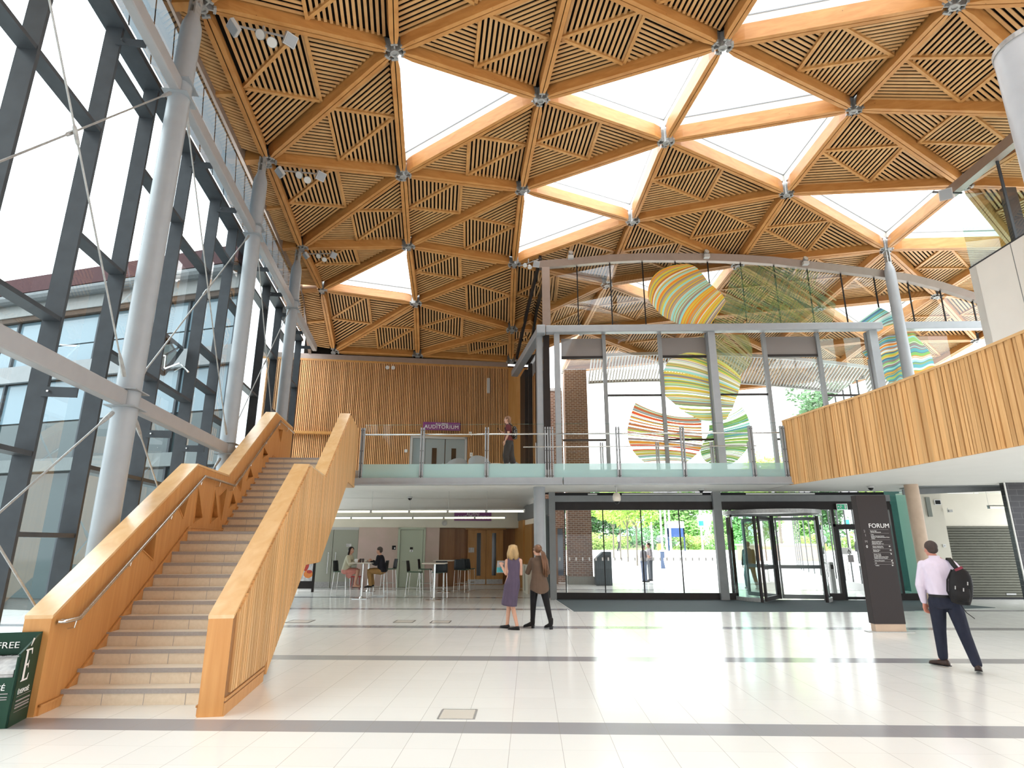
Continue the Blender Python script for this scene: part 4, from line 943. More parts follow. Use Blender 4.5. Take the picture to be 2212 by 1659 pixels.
while True:
    wd = rr.choice((.055, .07, .085, .11, .13)); c = cut(s_, s_+wd)
    if not c: break
    a, b = c[0], c[-1]; d = (b-a).normalized(); n = V((d.y, -d.x, 0)); n = n if n.x < 0 else -n; ex = n*rr.choice((.022, .03, .04))
    mb.prism([a+V((0.02, 0, 3.27)), b+V((.02, 0, 3.27)), b+V((.02, 0, 5.06)), a+V((.02, 0, 5.06))], ex-V((.02, 0, 0))); s_ += wd+.022
obj('strip_cladding', mb, q['oakslat'], bf)
mb = MB()
for a, b in zip(cv, cv[1:]): mb.prism([a+V((-.045, 0, 5.06)), b+V((-.045, 0, 5.06)), b+V((-.045, 0, 5.11)), a+V((-.045, 0, 5.11))], (.22, 0, 0))
obj('capping', mb, q['oaktop_sheen'], bf)
obj('end_panel', MB().bb((7.30, 16.99, 3.29), (7.47, 17.03, 5.08)), q['oak'], bf)
# ------------------------------------------------------------------ white upper volume at right with glazing above
XW, YW = 11.95, 15.05
wu = struct(empty('wall_upper_right', (XW, YW, 6.4)))
obj('white_panel', MB().bb((XW, 4, 6.45), (XW+.25, YW, 8.86)), q['white'], wu); obj('white_panel', MB().bb((XW, YW-.25, 6.45), (17, YW, 8.86)), q['white'], wu)
obj('white_panel', MB().bb((XW, 4, 6.40), (17, YW, 6.5)), q['white'], wu)
obj('panel_joint', MB().bb((XW-.004, 13.62, 6.45), (XW, 13.64, 8.86)), q['frame'], wu)
w4 = struct(empty('window_4', (XW, YW, 8.9)))
for a, b in ((YW, 13.5), (13.5, 12.0), (12.0, 10.0), (10.0, 7.5)):
    obj('pane', MB().quad((XW+.06, a, 8.86), (XW+.06, b, 8.86), (XW+.06, b, 11.2), (XW+.06, a, 11.2)), q['glassup'], w4, fix=False); obj('glazing_joint', MB().bb((XW+.03, b-.02, 8.86), (XW+.09, b+.02, 11.2)), q['fin'], w4)
obj('pane', MB().quad((XW+.06, YW, 8.86), (17, YW, 8.86), (17, YW, 11.2), (XW+.06, YW, 11.2)), q['tealglass'], w4, fix=False)
obj('post', MB().bb((XW+1.2, YW-.25, 8.86), (XW+1.55, YW-.1, 11.2)), q['fin'], w4)
obj('base_strip', MB().bb((XW-.005, 4, 8.86), (XW+.12, YW, 8.9)), q['fin'], w4)
struct(obj('trim_upper_right', MB().bb((XW-.10, 5, 11.12), (XW+.12, YW+.1, 11.40)), q['taupe']))
# ------------------------------------------------------------------ people
SKIN = noisy('skin', (.58, .33, .235), (.54, .29, .20), (9,)*3, .5); SKINR = noisy('ruddy_skin', (.55, .24, .17), (.50, .20, .14), (9,)*3, .5)
def cl(name, c, k=.86, r=.8): return noisy(name, c, tuple(x*k for x in c), (14, 14, 5), r, 0, 4)
def soft(o, vox, it=4):
    r = o.modifiers.new('remesh', 'REMESH'); r.mode = 'VOXEL'; r.voxel_size = vox; r.use_smooth_shade = True
    s_ = o.modifiers.new('smooth', 'SMOOTH'); s_.factor = .5; s_.iterations = it
    return o
def ering(c, rx, ry, a=0.0, n=18, tz=0.0, ty=0.0):
    """horizontal ellipse turned by a, tilted by tz (rise to the right) and ty (rise away)"""
    out = []
    for i in range(n):
        t = 2*math.pi*i/n; x, y = math.cos(t)*rx, math.sin(t)*ry
        X, Y = x*math.cos(a)-y*math.sin(a), x*math.sin(a)+y*math.cos(a)
        out.append(V((c[0]+X, c[1]+Y, c[2]+X*tz+Y*ty)))
    return out
def limb(mb, pts, rad, n=12):
    """round-ended limb through its joints"""
    P_ = []; R_ = []
    pts = [V(p) for p in pts]
    d0 = (pts[0]-pts[1]).normalized(); d1 = (pts[-1]-pts[-2]).normalized()
    P_ += [pts[0]+d0*rad[0]*.85, pts[0]+d0*rad[0]*.5]; R_ += [rad[0]*.4, rad[0]*.85]
    for i in range(len(pts)-1):
        for k in range(4):
            f = k/4; P_.append(pts[i].lerp(pts[i+1], f)); R_.append(rad[i]*(1-f)+rad[i+1]*f)
    P_.append(pts[-1]); R_.append(rad[-1]); P_ += [pts[-1]+d1*rad[-1]*.5, pts[-1]+d1*rad[-1]*.85]; R_ += [rad[-1]*.85, rad[-1]*.4]
    mb.tube(P_, R_, n)
def hand(mb, w, d, thumb, curl=.5, k=1.0):
    """palm, four unequal bent fingers and a thumb; d = pointing, thumb = side of the thumb"""
    w = V(w); d = V(d).normalized(); t = (V(thumb)-d*V(thumb).dot(d)).normalized(); n = d.cross(t)
    mb.loft([[w+d*a*k+(t*math.cos(2*math.pi*i/12)*b+n*math.sin(2*math.pi*i/12)*c)*k for i in range(12)] for a, b, c in ((-.02, .022, .018), (.02, .032, .017), (.06, .040, .016), (.085, .038, .013))])
    for j, L in enumerate((.072, .080, .074, .058)):
        o = w + (d*.082 + t*(.029-.0195*j))*k; p = [o]; a = 0
        for s_ in (.45, .32, .23):
            a += curl*.75; p.append(p[-1] + (d*math.cos(a)+n*math.sin(a))*L*s_*k)
        mb.tube(p, [.0092*k, .0088*k, .008*k, .006*k], 8)
    o = w+(d*.025+t*.03)*k; mb.tube([o, o+(d*.03+t*.028+n*.008)*k, o+(d*.062+t*.03+n*.022)*k, o+(d*.078+t*.022+n*.03)*k], [.013*k, .011*k, .010*k, .007*k], 8)
def head(mb, c, f, h, chin=1.0):
    """skull, jaw, nose, ears facing f"""
    f = V((math.sin(f)*-1, math.cos(f), 0)); r = f.cross(ZV); c = V(c); ax = (r, f, ZV)
    mb.ell(c+f*-.006*h/1.7+ZV*.018, (.074*h/1.7, .094*h/1.7, .095*h/1.7), 18, 11, ax=ax)
    mb.ell(c+f*.022-ZV*.045, (.058, .068, .068), 16, 9, ax=ax); mb.ell(c+f*.070-ZV*.088, (.024, .018, .018), 10, 7, ax=ax)
    mb.loft([[c+f*y+ZV*z+r*x*w_ for x in (-1, 0, 1)] + [c+f*(y-.03)+ZV*z] for y, z, w_ in ((.085, .022, .006), (.100, -.005, .011), (.108, -.022, .016), (.092, -.032, .014))])
    for s_ in (-1, 1):
        mb.ell(c+r*.074*s_-ZV*.008-f*.008, (.010, .020, .031), 10, 7, ax=ax); mb.ell(c+r*.03*s_+f*.080+ZV*.026, (.022, .012, .008), 10, 5, ax=ax); mb.ell(c+r*.035*s_+f*.062-ZV*.03, (.026, .024, .022), 10, 7, ax=ax)
    mb.ell(c+f*.083-ZV*.058, (.022, .012, .009), 10, 5, ax=ax)
    return f, r
def face(root, c, f, h):
    f = V((-math.sin(f), math.cos(f), 0)); r = f.cross(ZV); c = V(c); ax = (r, f, ZV)
    for s_ in (-1, 1):
        e = obj('eye', MB().ell(c+r*.03*s_+f*.080+ZV*.010, (.013, .008, .008), 10, 7, ax=ax), q['ink'], root, True); obj('iris', MB().ell(c+r*.03*s_+f*.0865+ZV*.010, (.0065, .003, .0065), 8, 5, ax=ax), q['black'], e, True)
        obj('eyebrow', MB().ell(c+r*.031*s_+f*.086+ZV*.033, (.020, .005, .005), 8, 5, ax=ax), HAIRD, root, True)
    obj('mouth', MB().ell(c+f*.090-ZV*.058, (.022, .007, .007), 10, 5, ax=ax), LIPS, root, True)
HAIRD = cl('dark_hair', (.020, .013, .010), .6, .5); LIPS = mat('lips', (.42, .13, .11), .5)
def torso_rings(h, hip, sh, lean=V((0, 0, 0)), fem=False, grow=0.0, a=0.0):
    """from crotch to the base of the neck; hip and sh are centre points of the pelvis and shoulders"""
    hip, sh = V(hip), V(sh); k = h/1.7; out = []
    T = ((-.10, .105, .085), (-.04, .158, .115), (.03, .165, .118), (.14, .140, .098), (.24, .125, .09), (.34, .142, .10), (.44, .165, .112), (.50, .170, .105), (.545, .150, .088), (.58, .098, .065), (.615, .058, .055))
    if fem: T = ((-.10, .105, .085), (-.04, .160, .115), (.03, .165, .120), (.14, .132, .095), (.22, .112, .082), (.32, .122, .092), (.41, .140, .108), (.47, .148, .098), (.52, .132, .08), (.55, .085, .058), (.585, .048, .047))
    top = T[-3][0]
    for z, rx, ry in T:
        f = z/top; p = hip.lerp(sh, max(-.2, min(1.15, f))); p.z = hip.z+(sh.z-hip.z)*f
        out.append((p, (rx*k+grow), (ry*k+grow), a))
    return out
def shoe(root, heel, toe, m, w_=.043, hgt=.075, heelh=0.0, name='shoe'):
    heel, toe = V(heel), V(toe); d = (toe-heel); L = d.length; d.normalize(); s_ = d.cross(ZV).normalized(); up = s_.cross(d); mb = MB(); R_ = []
    for f, a, b in ((-.02, .5, .75), (.05, .8, 1.0), (.2, .88, 1.0), (.4, .85, .8), (.62, 1.0, .62), (.82, .95, .52), (.95, .6, .4), (1.0, .25, .25)):
        c = heel+d*L*f; R_.append([c+s_*w_*a*math.cos(t)+up*max(0, (math.sin(t)+.55)/1.55)*hgt*b for t in [2*math.pi*i/14 for i in range(14)]])
    mb.loft(R_); o = obj(name, mb, m, root, 'all')
    sb = MB(); sb.prism([heel-d*.01-s_*w_*.85, heel-d*.01+s_*w_*.85, heel+d*L*.62+s_*w_*1.02, toe+s_*w_*.4, toe-s_*w_*.4, heel+d*L*.62-s_*w_*1.02], up*-.012)
    if heelh: sb.prism([heel-s_*.03, heel+s_*.03, heel+d*.05+s_*.03, heel+d*.05-s_*.03], (0, 0, -heelh))
    obj('sole', sb, q['black'], o); return o
def body(root, h, hip, sh, hd, facing, legs, arms, fem=False, vox=.009, skin=None, a=0.0, hands=True, neck=.05):
    """one continuous figure: legs/arms are lists of joint chains"""
    mb = MB(); k = h/1.7
    mb.loft([ering(p, rx, ry, an) for p, rx, ry, an in torso_rings(h, hip, sh, fem=fem, a=a)])
    nb = V(sh)+V((0, 0, .0)); limb(mb, [nb, V(hd)-V((0, 0, .05))], [neck*1.1, neck*.95])
    head(mb, hd, facing, h)
    for c in legs: limb(mb, c[:3], [.082*k, .052*k, .036*k]); tq = V(c[2]).lerp(V(c[3]), .7); limb(mb, [c[2], tq-V((0, 0, .012))], [.033*k, .018*k])
    for c in arms:
        limb(mb, c[:3], [.048*k, .038*k, .026*k])
        if hands: hand(mb, c[2], V(c[3]), V(c[4]), c[5], k*1.02)
    o = obj('body', mb, skin or SKIN, root); soft(o, vox); return o
def at_feet(px, py): return onz(px, py)
# ---- woman in the dark sleeveless dress
def w_dress():
    g = at_feet(1108, 1360); t = thing('person', 'woman with blonde hair in a dark purple sleeveless dress walking across the hall', 'person', g); O = lambda x, y, z: g+V((x, y, z))
    h = 1.64; fa = math.radians(38)
    hip, sh, hd = O(-.02, .02, .86), O(.02, .02, 1.36), O(0, .05, 1.535)
    la = [O(-.12, .0, 1.335), O(-.14, .06, 1.07), O(-.245, .24, 1.225), V((-.25, .5, .75)), V((.5, .3, .2)), .9]
    ra = [O(.15, .02, 1.34), O(.165, .06, 1.07), O(-.01, .27, 1.12), V((-.9, .4, .3)), V((0, 0, 1)), .7]
    ll = [O(-.085, .05, .82), O(-.085, .10, .46), O(-.12, .16, .09), O(-.18, .20, .03)]
    rl = [O(.05, .02, .82), O(-.01, .05, .45), O(.085, -.03, .08), O(.01, .02, .03)]
    body(t, h, hip, sh, hd, fa, [ll, rl], [la, ra], True, .0085, a=.25)
    D = cl('purple_grey_jersey', (.105, .080, .125), .8, .85); mb = MB(); R_ = []
    for z, cx, cy, rx, ry in ((.46, -.075, .055, .160, .135), (.53, -.07, .05, .168, .135), (.60, -.06, .04, .162, .13), (.70, -.045, .03, .162, .132), (.80, -.025, .02, .168, .135), (.88, -.015, .015, .166, .132), (.96, .0, .015, .145, .115), (1.05, .012, .02, .122, .10), (1.14, .018, .02, .124, .10), (1.23, .02, .02, .140, .112), (1.30, .02, .02, .150, .105), (1.35, .02, .02, .152, .085), (1.39, .02, .02, .125, .066), (1.41, .02, .02, .09, .055)):
        R_.append(ering(O(cx, cy, z), rx, ry, .25, 28, -.12 if z < .5 else 0, .10 if z < .55 else 0))
    rr = random.Random(4)
    for j, r in enumerate(R_[:6]):
        for i, p in enumerate(r): p.x += .006*math.sin(i*1.8+j*.5); p.y += .006*math.cos(i*2.1+j)
    mb.loft(R_, cap=False); o = obj('dress', mb, D, t, 'all', fix=False); s_ = o.modifiers.new('sub', 'SUBSURF'); s_.levels = s_.render_levels = 1; so = o.modifiers.new('solid', 'SOLIDIFY'); so.thickness = .008
    H = cl('blonde_hair', (.52, .34, .15), .55, .45); mb = MB(); mb.ell(hd+V((.003, -.012, .03)), (.088, .108, .092), 16, 9)
    rr = random.Random(1)
    for i in range(26):
        an = math.radians(-165+i*150/25)+rr.uniform(-.04, .04); b = hd+V((math.cos(an)*.086, math.sin(an)*.104-.012, .04)); b0 = hd+V((math.cos(an)*.03, math.sin(an)*.04-.01, .118)); e = hd+V((math.cos(an)*(.105+rr.uniform(-.01, .02)), math.sin(an)*.105-.015, -.155+rr.uniform(-.035, .015)))
        mb.tube([b0, b0.lerp(b, .55)+V((math.cos(an)*.018, math.sin(an)*.02, .018)), b, b.lerp(e, .5)+V((math.cos(an)*.012, math.sin(an)*.012, 0)), e], [.012, .018, .020, .020, .007], 7)
    obj('hair', mb, H, t, 'all')
    for p, nm in ((ll, 0), (rl, 1)):
        hl = p[2]-V((0, 0, p[2].z))+V((.04, -.03, .012 if nm else .02)); d = V((-.80, .55 if not nm else .25, 0)).normalized(); shoe(t, hl, hl+d*.235, q['black'], .040, .06)
    obj('bracelet', MB().lathe([(.028, -.004), (.034, -.004), (.034, .004), (.028, .004)], la[2]+V((.02, -.03, -.02)), 14, ax=(V((1, 0, 0)), V((0, .7, .7)), V((0, -.7, .7))), cap=False), q['black'], t)
    c = thing('folder', 'clear folder with turquoise print held up by the woman in the dress', 'folder', la[2]); cc = la[2]+V((-.02, .075, -.02)); X, Z = V((.95, .3, 0)), V((.05, -.1, 1)).normalized()
    obj('cover', MB().box(cc, (.17, .02, .25), (X, X.cross(Z), Z)), cl('clear_plastic_print', (.50, .50, .50), .25, .3), c); obj('printed_band', MB().box(cc-Z*.06, (.172, .024, .10), (X, X.cross(Z), Z)), cl('turquoise_print', (.10, .55, .62), .5, .4), c)
w_dress()
# ---- woman in the brown shirt
def w_brown():
    g = at_feet(1165, 1358); t = thing('person', 'woman with a long auburn ponytail in brown shirt and black leggings', 'person', g); O = lambda x, y, z: g+V((x, y, z))
    h = 1.66; fa = math.radians(48); hip, sh, hd = O(.01, .02, .87), O(.0, .03, 1.37), O(-.02, .06, 1.55)
    la = [O(-.135, .04, 1.345), O(-.235, .10, 1.08), O(-.20, .30, 1.20), V((.1, .6, .7)), V((1, 0, 0)), .7]; ra = [O(.14, .03, 1.345), O(.19, .10, 1.08), O(.02, .30, 1.14), V((-.9, .3, .2)), V((0, 0, 1)), .7]
    ll = [O(-.09, .03, .80), O(-.12, .10, .46), O(-.135, .08, .12), O(-.20, .12, .05)]; rl = [O(.09, .0, .80), O(.165, -.0, .46), O(.235, -.10, .14), O(.20, -.03, .05)]
    body(t, h, hip, sh, hd, fa, [ll, rl], [la, ra], True, .0085, a=.3)
    B = cl('brown_cotton', (.125, .082, .058), .82, .85); mb = MB(); R_ = []
    for z, cx, cy, rx, ry in ((.72, .015, .0, .205, .155), (.80, .012, .01, .204, .158), (.88, .01, .015, .192, .150), (.98, .005, .02, .165, .130), (1.08, .0, .03, .150, .115), (1.18, .0, .03, .150, .115), (1.26, .0, .03, .160, .118), (1.33, .0, .03, .162, .10), (1.375, .0, .03, .13, .078), (1.41, .0, .035, .07, .060), (1.44, -.005, .04, .062, .058)):
        R_.append(ering(O(cx, cy, z), rx, ry, .25, 28))
    for i, p in enumerate(R_[0]): p.z += .05*math.cos(2*(2*math.pi*i/28))
    mb.loft(R_)
    limb(mb, la[:2]+[la[1].lerp(la[2], .45)], [.062, .055, .048]); limb(mb, ra[:2]+[ra[1].lerp(ra[2], .45)], [.062, .055, .048]); soft(obj('shirt', mb, B, t), .0085, 4)
    L_ = cl('black_leggings', (.014, .013, .015), .7, .8); mb = MB()
    for c in (ll, rl): limb(mb, [c[0]+V((0, 0, .04)), c[1], c[2]], [.098, .064, .046])
    mb.ell(hip+V((0, 0, -.03)), (.165, .125, .10)); soft(obj('leggings', mb, L_, t), .010)
    BT = cl('black_suede', (.016, .014, .014), .6, .7)
    for c, d in ((ll, V((-.85, .35, 0))), (rl, V((-.55, .75, 0)))):
        d.normalize(); hl = V((c[2].x, c[2].y, g.z+.06))-d*.03; b = shoe(t, hl, V((hl.x, hl.y, g.z+.015))+d*.235, BT, .040, .085, .058, 'ankle_boot'); mb = MB(); limb(mb, [c[2]+V((0, 0, -.03)), c[2]+V((0, 0, .05))], [.046, .05]); obj('boot_shaft', mb, BT, b, 'all')
    HA = cl('auburn_hair', (.18, .075, .030), .5, .42); mb = MB(); mb.ell(hd+V((.012, -.014, .026)), (.088, .108, .090), 16, 9); mb.ell(hd+V((.055, -.09, .0)), (.04, .04, .04))
    rr = random.Random(2)
    for i in range(15):
        an = math.radians(-20+220*i/14); e0 = hd+V((.052, -.088, .0)); p0 = hd+V((math.cos(an)*.083, .045+.02*math.sin(an), .03+math.sin(an)*.08)); p1 = hd+V((.01+math.cos(an)*.085, -.03, .022+math.sin(an)*.084)); mb.tube([p0, p1, p1.lerp(e0, .55)+V((0, -.022, 0)), e0], [.006, .009, .009, .008], 6)
    for i in range(16):
        o_ = V((rr.uniform(-.03, .03), rr.uniform(-.02, .02), 0)); s_ = hd+V((.06, -.10, .0)); mb.tube([s_, s_+V((.05, -.05, -.06))+o_*.8, s_+V((.085, -.05, -.22))+o_*1.5, s_+V((.11+rr.uniform(-.03, .02), -.04, -.36))+o_*1.5, s_+V((.10+rr.uniform(-.04, .03), -.04, -.46-rr.uniform(0, .09)))+o_], [.018, .024, .022, .018, .005], 7)
    obj('hair', mb, HA, t, 'all')
    f = V((-math.sin(fa), math.cos(fa), 0)); r = f.cross(ZV); mb = MB()
    for s_ in (-1, 1): mb.tube([hd+r*.08*s_-f*.01+ZV*.008, hd+r*.072*s_+f*.075+ZV*.012, hd+r*.01*s_+f*.105+ZV*.012], .003, 6)
    obj('glasses', mb, q['black'], t)
w_brown()
# ---- man in the lilac shirt with a backpack
def m_shirt():
    g = V((5.86, 9.08, 0)); t = thing('person', 'man in a pale lilac shirt and navy trousers walking away at the right', 'person', g); O = lambda x, y, z: g+V((x, y, z))
    h = 1.72; fa = math.radians(22); hip, sh, hd = O(.0, .0, .93), O(-.01, .04, 1.43), O(-.045, .085, 1.605)
    la = [O(-.175, .03, 1.385), O(-.255, .0, 1.10), O(-.235, .08, .86), V((.03, .12, -1)), V((.75, .6, 0)), .5]; ra = [O(.17, .03, 1.385), O(.30, .0, 1.16), O(.16, .26, 1.10), V((-.8, .4, .2)), V((0, 0, 1)), .9]
    ll = [O(-.085, .02, .86), O(-.10, .17, .47), O(-.115, .17, .11), O(-.20, .33, .05)]; rl = [O(.095, .0, .86), O(.165, .02, .47), O(.215, -.20, .10), O(.22, -.05, .04)]
    body(t, h, hip, sh, hd, fa, [ll, rl], [la, ra], False, .0075, skin=SKINR, a=.15)
    S_ = cl('lilac_cotton', (.66, .58, .70), .9, .75); mb = MB(); R_ = []
    for z, cx, cy, rx, ry in ((.978, .0, .0, .174, .134), (1.0, .0, .0, .185, .145), (1.08, .0, .005, .190, .145), (1.18, -.005, .01, .190, .138), (1.28, -.008, .02, .200, .138), (1.36, -.01, .03, .212, .125), (1.41, -.01, .03, .198, .105), (1.45, -.015, .04, .14, .08), (1.48, -.02, .045, .075, .068), (1.515, -.025, .05, .064, .064)):
        R_.append(ering(O(cx, cy, z), rx, ry, .15, 30))
    for j, r in enumerate(R_[:6]):
        for i, p in enumerate(r): p.x += .005*math.sin(i*1.3+j*1.4); p.y += .006*math.cos(i*1.7+j*.9)
    mb.loft(R_)
    limb(mb, [la[0], la[1], la[2]+V((0, 0, .02))], [.070, .064, .044]); limb(mb, [la[2]+V((0, -.005, .06)), la[2]+V((0, 0, .02))], [.042, .038]); limb(mb, [ra[0], ra[1], ra[2]], [.070, .068, .050]); soft(obj('shirt', mb, S_, t), .0085, 4)
    N_ = cl('navy_wool', (.020, .023, .040), .75, .8); mb = MB()
    for c in (ll, rl): limb(mb, [c[0]+V((0, 0, .03)), c[1], c[2]+V((0, 0, .025))], [.112, .080, .062])
    mb.loft([ering(O(0, 0, z), rx, ry, .15) for z, rx, ry in ((.80, .13, .11), (.86, .175, .135), (.92, .178, .135), (.985, .172, .13))]); soft(obj('trousers', mb, N_, t), .010)
    mb = MB(); mb.loft([ering(O(0, 0, z), .180, .140, .15, 28) for z in (.948, .985)], cap=False); obj('belt', mb, q['black'], t, 'all')
    BR = cl('brown_leather', (.050, .030, .024), .6, .4); hl = V((ll[2].x+.05, ll[2].y-.05, g.z+.03)); shoe(t, hl, V((hl.x, hl.y, g.z+.02))+V((-.72, .62, .02)).normalized()*.28, BR, .046, .08)
    hl = V((rl[2].x+.0, rl[2].y-.06, g.z+.06)); shoe(t, hl, V((hl.x+.03, hl.y+.26, g.z+.014)), BR, .046, .08)
    HR = cl('grey_brown_hair', (.075, .055, .050), .55, .7); f = V((-math.sin(fa), math.cos(fa), 0)); mb = MB(); mb.ell(hd-f*.020+ZV*.036, (.084, .098, .086), 18, 9); mb.ell(hd-f*.045-ZV*.008, (.072, .060, .060), 14, 7); soft(obj('hair', mb, HR, t), .008, 2)
    r = f.cross(ZV); mb = MB()
    for s_ in (-1, 1): mb.tube([hd+r*.082*s_-f*.01+ZV*.008, hd+r*.074*s_+f*.075+ZV*.012, hd+r*.01*s_+f*.106+ZV*.012], .003, 6)
    obj('glasses', mb, q['castmetal'], t)
    b = thing('backpack', 'black backpack slung over the right shoulder of the man in lilac', 'backpack', O(.2, -.2, .92)); K = cl('black_nylon', (.014, .013, .014), .7, .6)
    X, Y, Z = V((.96, -.1, -.16)).normalized(), V((.12, .98, .0)).normalized(), V((.15, 0, .98)).normalized(); c = O(.195, -.225, 1.12); mb = MB(); R_ = []
    for z, a, d in ((-.25, .04, .03), (-.235, .105, .065), (-.12, .135, .092), (.03, .138, .088), (.14, .12, .072), (.205, .085, .055), (.235, .03, .025)):
        R_.append([c+Z*z+(X*math.copysign(abs(math.cos(u_))**.7, math.cos(u_))*a+Y*math.copysign(abs(math.sin(u_))**.7, math.sin(u_))*d) for u_ in [2*math.pi*i/24 for i in range(24)]])
    mb.loft(R_); bg = obj('bag', mb, K, b, 'all')
    mb = MB(); R_ = []
    for z, a, d in ((-.20, .05, .02), (-.19, .095, .04), (-.10, .11, .05), (-.02, .10, .03), (.0, .05, .01)): R_.append([c-Y*.07+Z*z+(X*math.cos(u_)*a+Y*math.sin(u_)*d) for u_ in [2*math.pi*i/20 for i in range(20)]])
    mb.loft(R_); obj('front_pocket', mb, K, b, 'all')
    for x, z in ((-.06, -.03), (.03, -.04), (.075, .05)): obj('zip_pull', MB().box(c-Y*.125+X*x+Z*z, (.013, .006, .045), (X, Y, Z)), q['castmetal'], b)
    obj('shoulder_strap', MB().loft([[p+V((-.03, 0, 0)), p+V((.03, 0, 0)), p+V((.03, 0, .012)), p+V((-.03, 0, .012))] for p in (c+Z*.19-X*.02+Y*.02, O(.17, -.13, 1.385), O(.15, -.07, 1.445), O(.14, .01, 1.475), O(.14, .10, 1.44), O(.15, .17, 1.33))]), K, b, 'all')
    obj('side_strap', MB().tube([c-X*.10+Z*.2-Y*.02, c-X*.15+Z*.05-Y*.02, c-X*.15-Z*.1-Y*.02, c-X*.08-Z*.24-Y*.02], .011, 7), K, b); obj('grab_handle', MB().box(c+Z*.225-X*.02-Y*.05, (.10, .012, .034), ((X+Z*.7).normalized(), Y, (Z-X*.7).normalized())), cl('red_webbing', (.24, .03, .055), .6), b)
    obj('loose_strap', MB().tube([c-Z*.25, c-Z*.34+X*.06, c-Z*.40+X*.15], .005, 6), K, b)
m_shirt()
for o_ in [o for o in COL.objects if o.parent is None and ('lilac' in (o.get('label') or ''))]:
    g_ = V((5.86, 9.08, 0)); r_ = math.radians(-27); o_.location = g_ + M.Rotation(r_, 3, 'Z') @ (o_.location-g_); o_.rotation_euler = (0, 0, r_)
# ---- woman on the bridge
def w_bridge():
    g = V((ony(1098, 960, 17.55).x, 17.55, 3.72)); t = thing('person', 'woman with long wavy hair and maroon top walking on the bridge', 'person', g); O = lambda x, y, z: g+V((x, y, z))
    h = 1.70; fa = math.radians(88); hip, sh, hd = O(.02, 0, .90), O(.0, .0, 1.40), O(-.03, .0, 1.575)
    la = [O(-.01, -.13, 1.37), O(.01, -.17, 1.12), O(-.09, -.15, .90), V((-.2, 0, -1)), V((-1, 0, 0)), .5]; ra = [O(-.01, .13, 1.37), O(-.03, .18, 1.13), O(-.20, .12, 1.22), V((-.8, -.1, .5)), V((0, -1, 0)), .8]
    ll = [O(.0, -.08, .85), O(-.07, -.07, .48), O(-.03, -.06, .09), O(-.13, -.06, .03)]; rl = [O(.04, .08, .85), O(.08, .07, .48), O(.20, .06, .10), O(.10, .06, .03)]
    body(t, h, hip, sh, hd, fa, [ll, rl], [la, ra], True, .011, a=math.pi/2)
    M_ = cl('maroon_jersey', (.125, .025, .035), .8); mb = MB(); mb.loft([ering(O(cx, 0, z), rx, ry, math.pi/2) for z, cx, rx, ry in ((.92, .015, .185, .145), (.98, .012, .168, .132), (1.1, .008, .13, .10), (1.22, .0, .14, .108), (1.32, .0, .16, .11), (1.39, .0, .14, .09), (1.44, .0, .07, .06))], cap=False)
    obj('top', mb, M_, t, 'all', fix=False); mb = MB()
    for c in (la, ra): limb(mb, [c[0], c[0].lerp(c[1], .6)], [.062, .055])
    obj('sleeves', mb, M_, t, 'all')
    K = cl('charcoal_cloth', (.045, .045, .047), .8); mb = MB()
    for c in (ll, rl): limb(mb, [c[0]+V((0, 0, .03)), c[1], c[1].lerp(c[2], .42)], [.118, .098, .095])
    mb.loft([ering(O(.02, 0, z), rx, ry, math.pi/2) for z, rx, ry in ((.80, .15, .12), (.90, .172, .13), (1.0, .142, .112))]); soft(obj('cropped_trousers', mb, K, t), .014)
    for c in (ll, rl): shoe(t, V((c[2].x+.05, c[2].y, g.z+.015)), V((c[2].x-.19, c[2].y, g.z+.015)), q['black'], .04, .06)
    H = cl('wavy_brown_hair', (.22, .10, .045), .5, .5); mb = MB(); mb.ell(hd+V((.018, 0, .03)), (.100, .086, .088), 16, 9); rr = random.Random(5)
    for i in range(16): y = -.075+.15*i/15; s_ = hd+V((.05, y, .02)); mb.tube([s_, s_+V((.04, 0, -.10)), s_+V((.05+rr.uniform(-.02, .03), 0, -.22)), s_+V((.09+rr.uniform(-.04, .03), 0, -.34-rr.uniform(0, .05)))], [.028, .026, .022, .006], 7)
    mb.loft([ering(hd+V((x, 0, z)), rx, ry) for x, z, rx, ry in ((.03, .05, .07, .088), (.055, -.05, .055, .088), (.075, -.13, .048, .086), (.085, -.22, .05, .09), (.10, -.30, .045, .08), (.11, -.37, .02, .04))]); soft(obj('hair', mb, H, t), .011, 2)
    b = thing('backpack', 'black and white patterned backpack worn by the woman on the bridge', 'backpack', O(.2, 0, 1.0)); PT = mat('black_white_print', (.02, .02, .02), .7); k = N(PT); tc = k.n('ShaderNodeTexCoord'); vo = k.n('ShaderNodeTexVoronoi', i_Scale=26.0); k.l(tc.outputs['Object'], vo.inputs[0]); k.l(k.mix(k.math('LESS_THAN', vo.outputs[0], .30), (.02, .02, .02), (.6, .6, .58)), k.b.inputs['Base Color'])
    mb = MB(); mb.loft([ering(O(.19, 0, z), rx, ry) for z, rx, ry in ((.98, .03, .06), (1.0, .07, .12), (1.15, .085, .14), (1.28, .075, .13), (1.36, .04, .08), (1.38, .01, .03))]); obj('bag', mb, PT, b, 'all')
    for y in (-.1, .1): obj('shoulder_strap', MB().tube([O(.14, y, 1.36), O(.03, y, 1.44), O(-.10, y, 1.30), O(-.03, y*1.2, 1.12), O(.13, y, 1.04)], .014, 7), q['black'], b)
    p = thing('phone', 'dark phone held by the woman on the bridge', 'phone', ra[2]); obj('phone_case', MB().box(ra[2]+V((-.10, -.02, .06)), (.012, .07, .14), (V((.9, 0, .4)), V((0, 1, 0)), V((-.4, 0, .9)))), q['black'], p); obj('phone_screen', MB().box(ra[2]+V((-.093, -.02, .063)), (.002, .06, .12), (V((.9, 0, .4)), V((0, 1, 0)), V((-.4, 0, .9)))), q['pane'], p)
w_bridge()
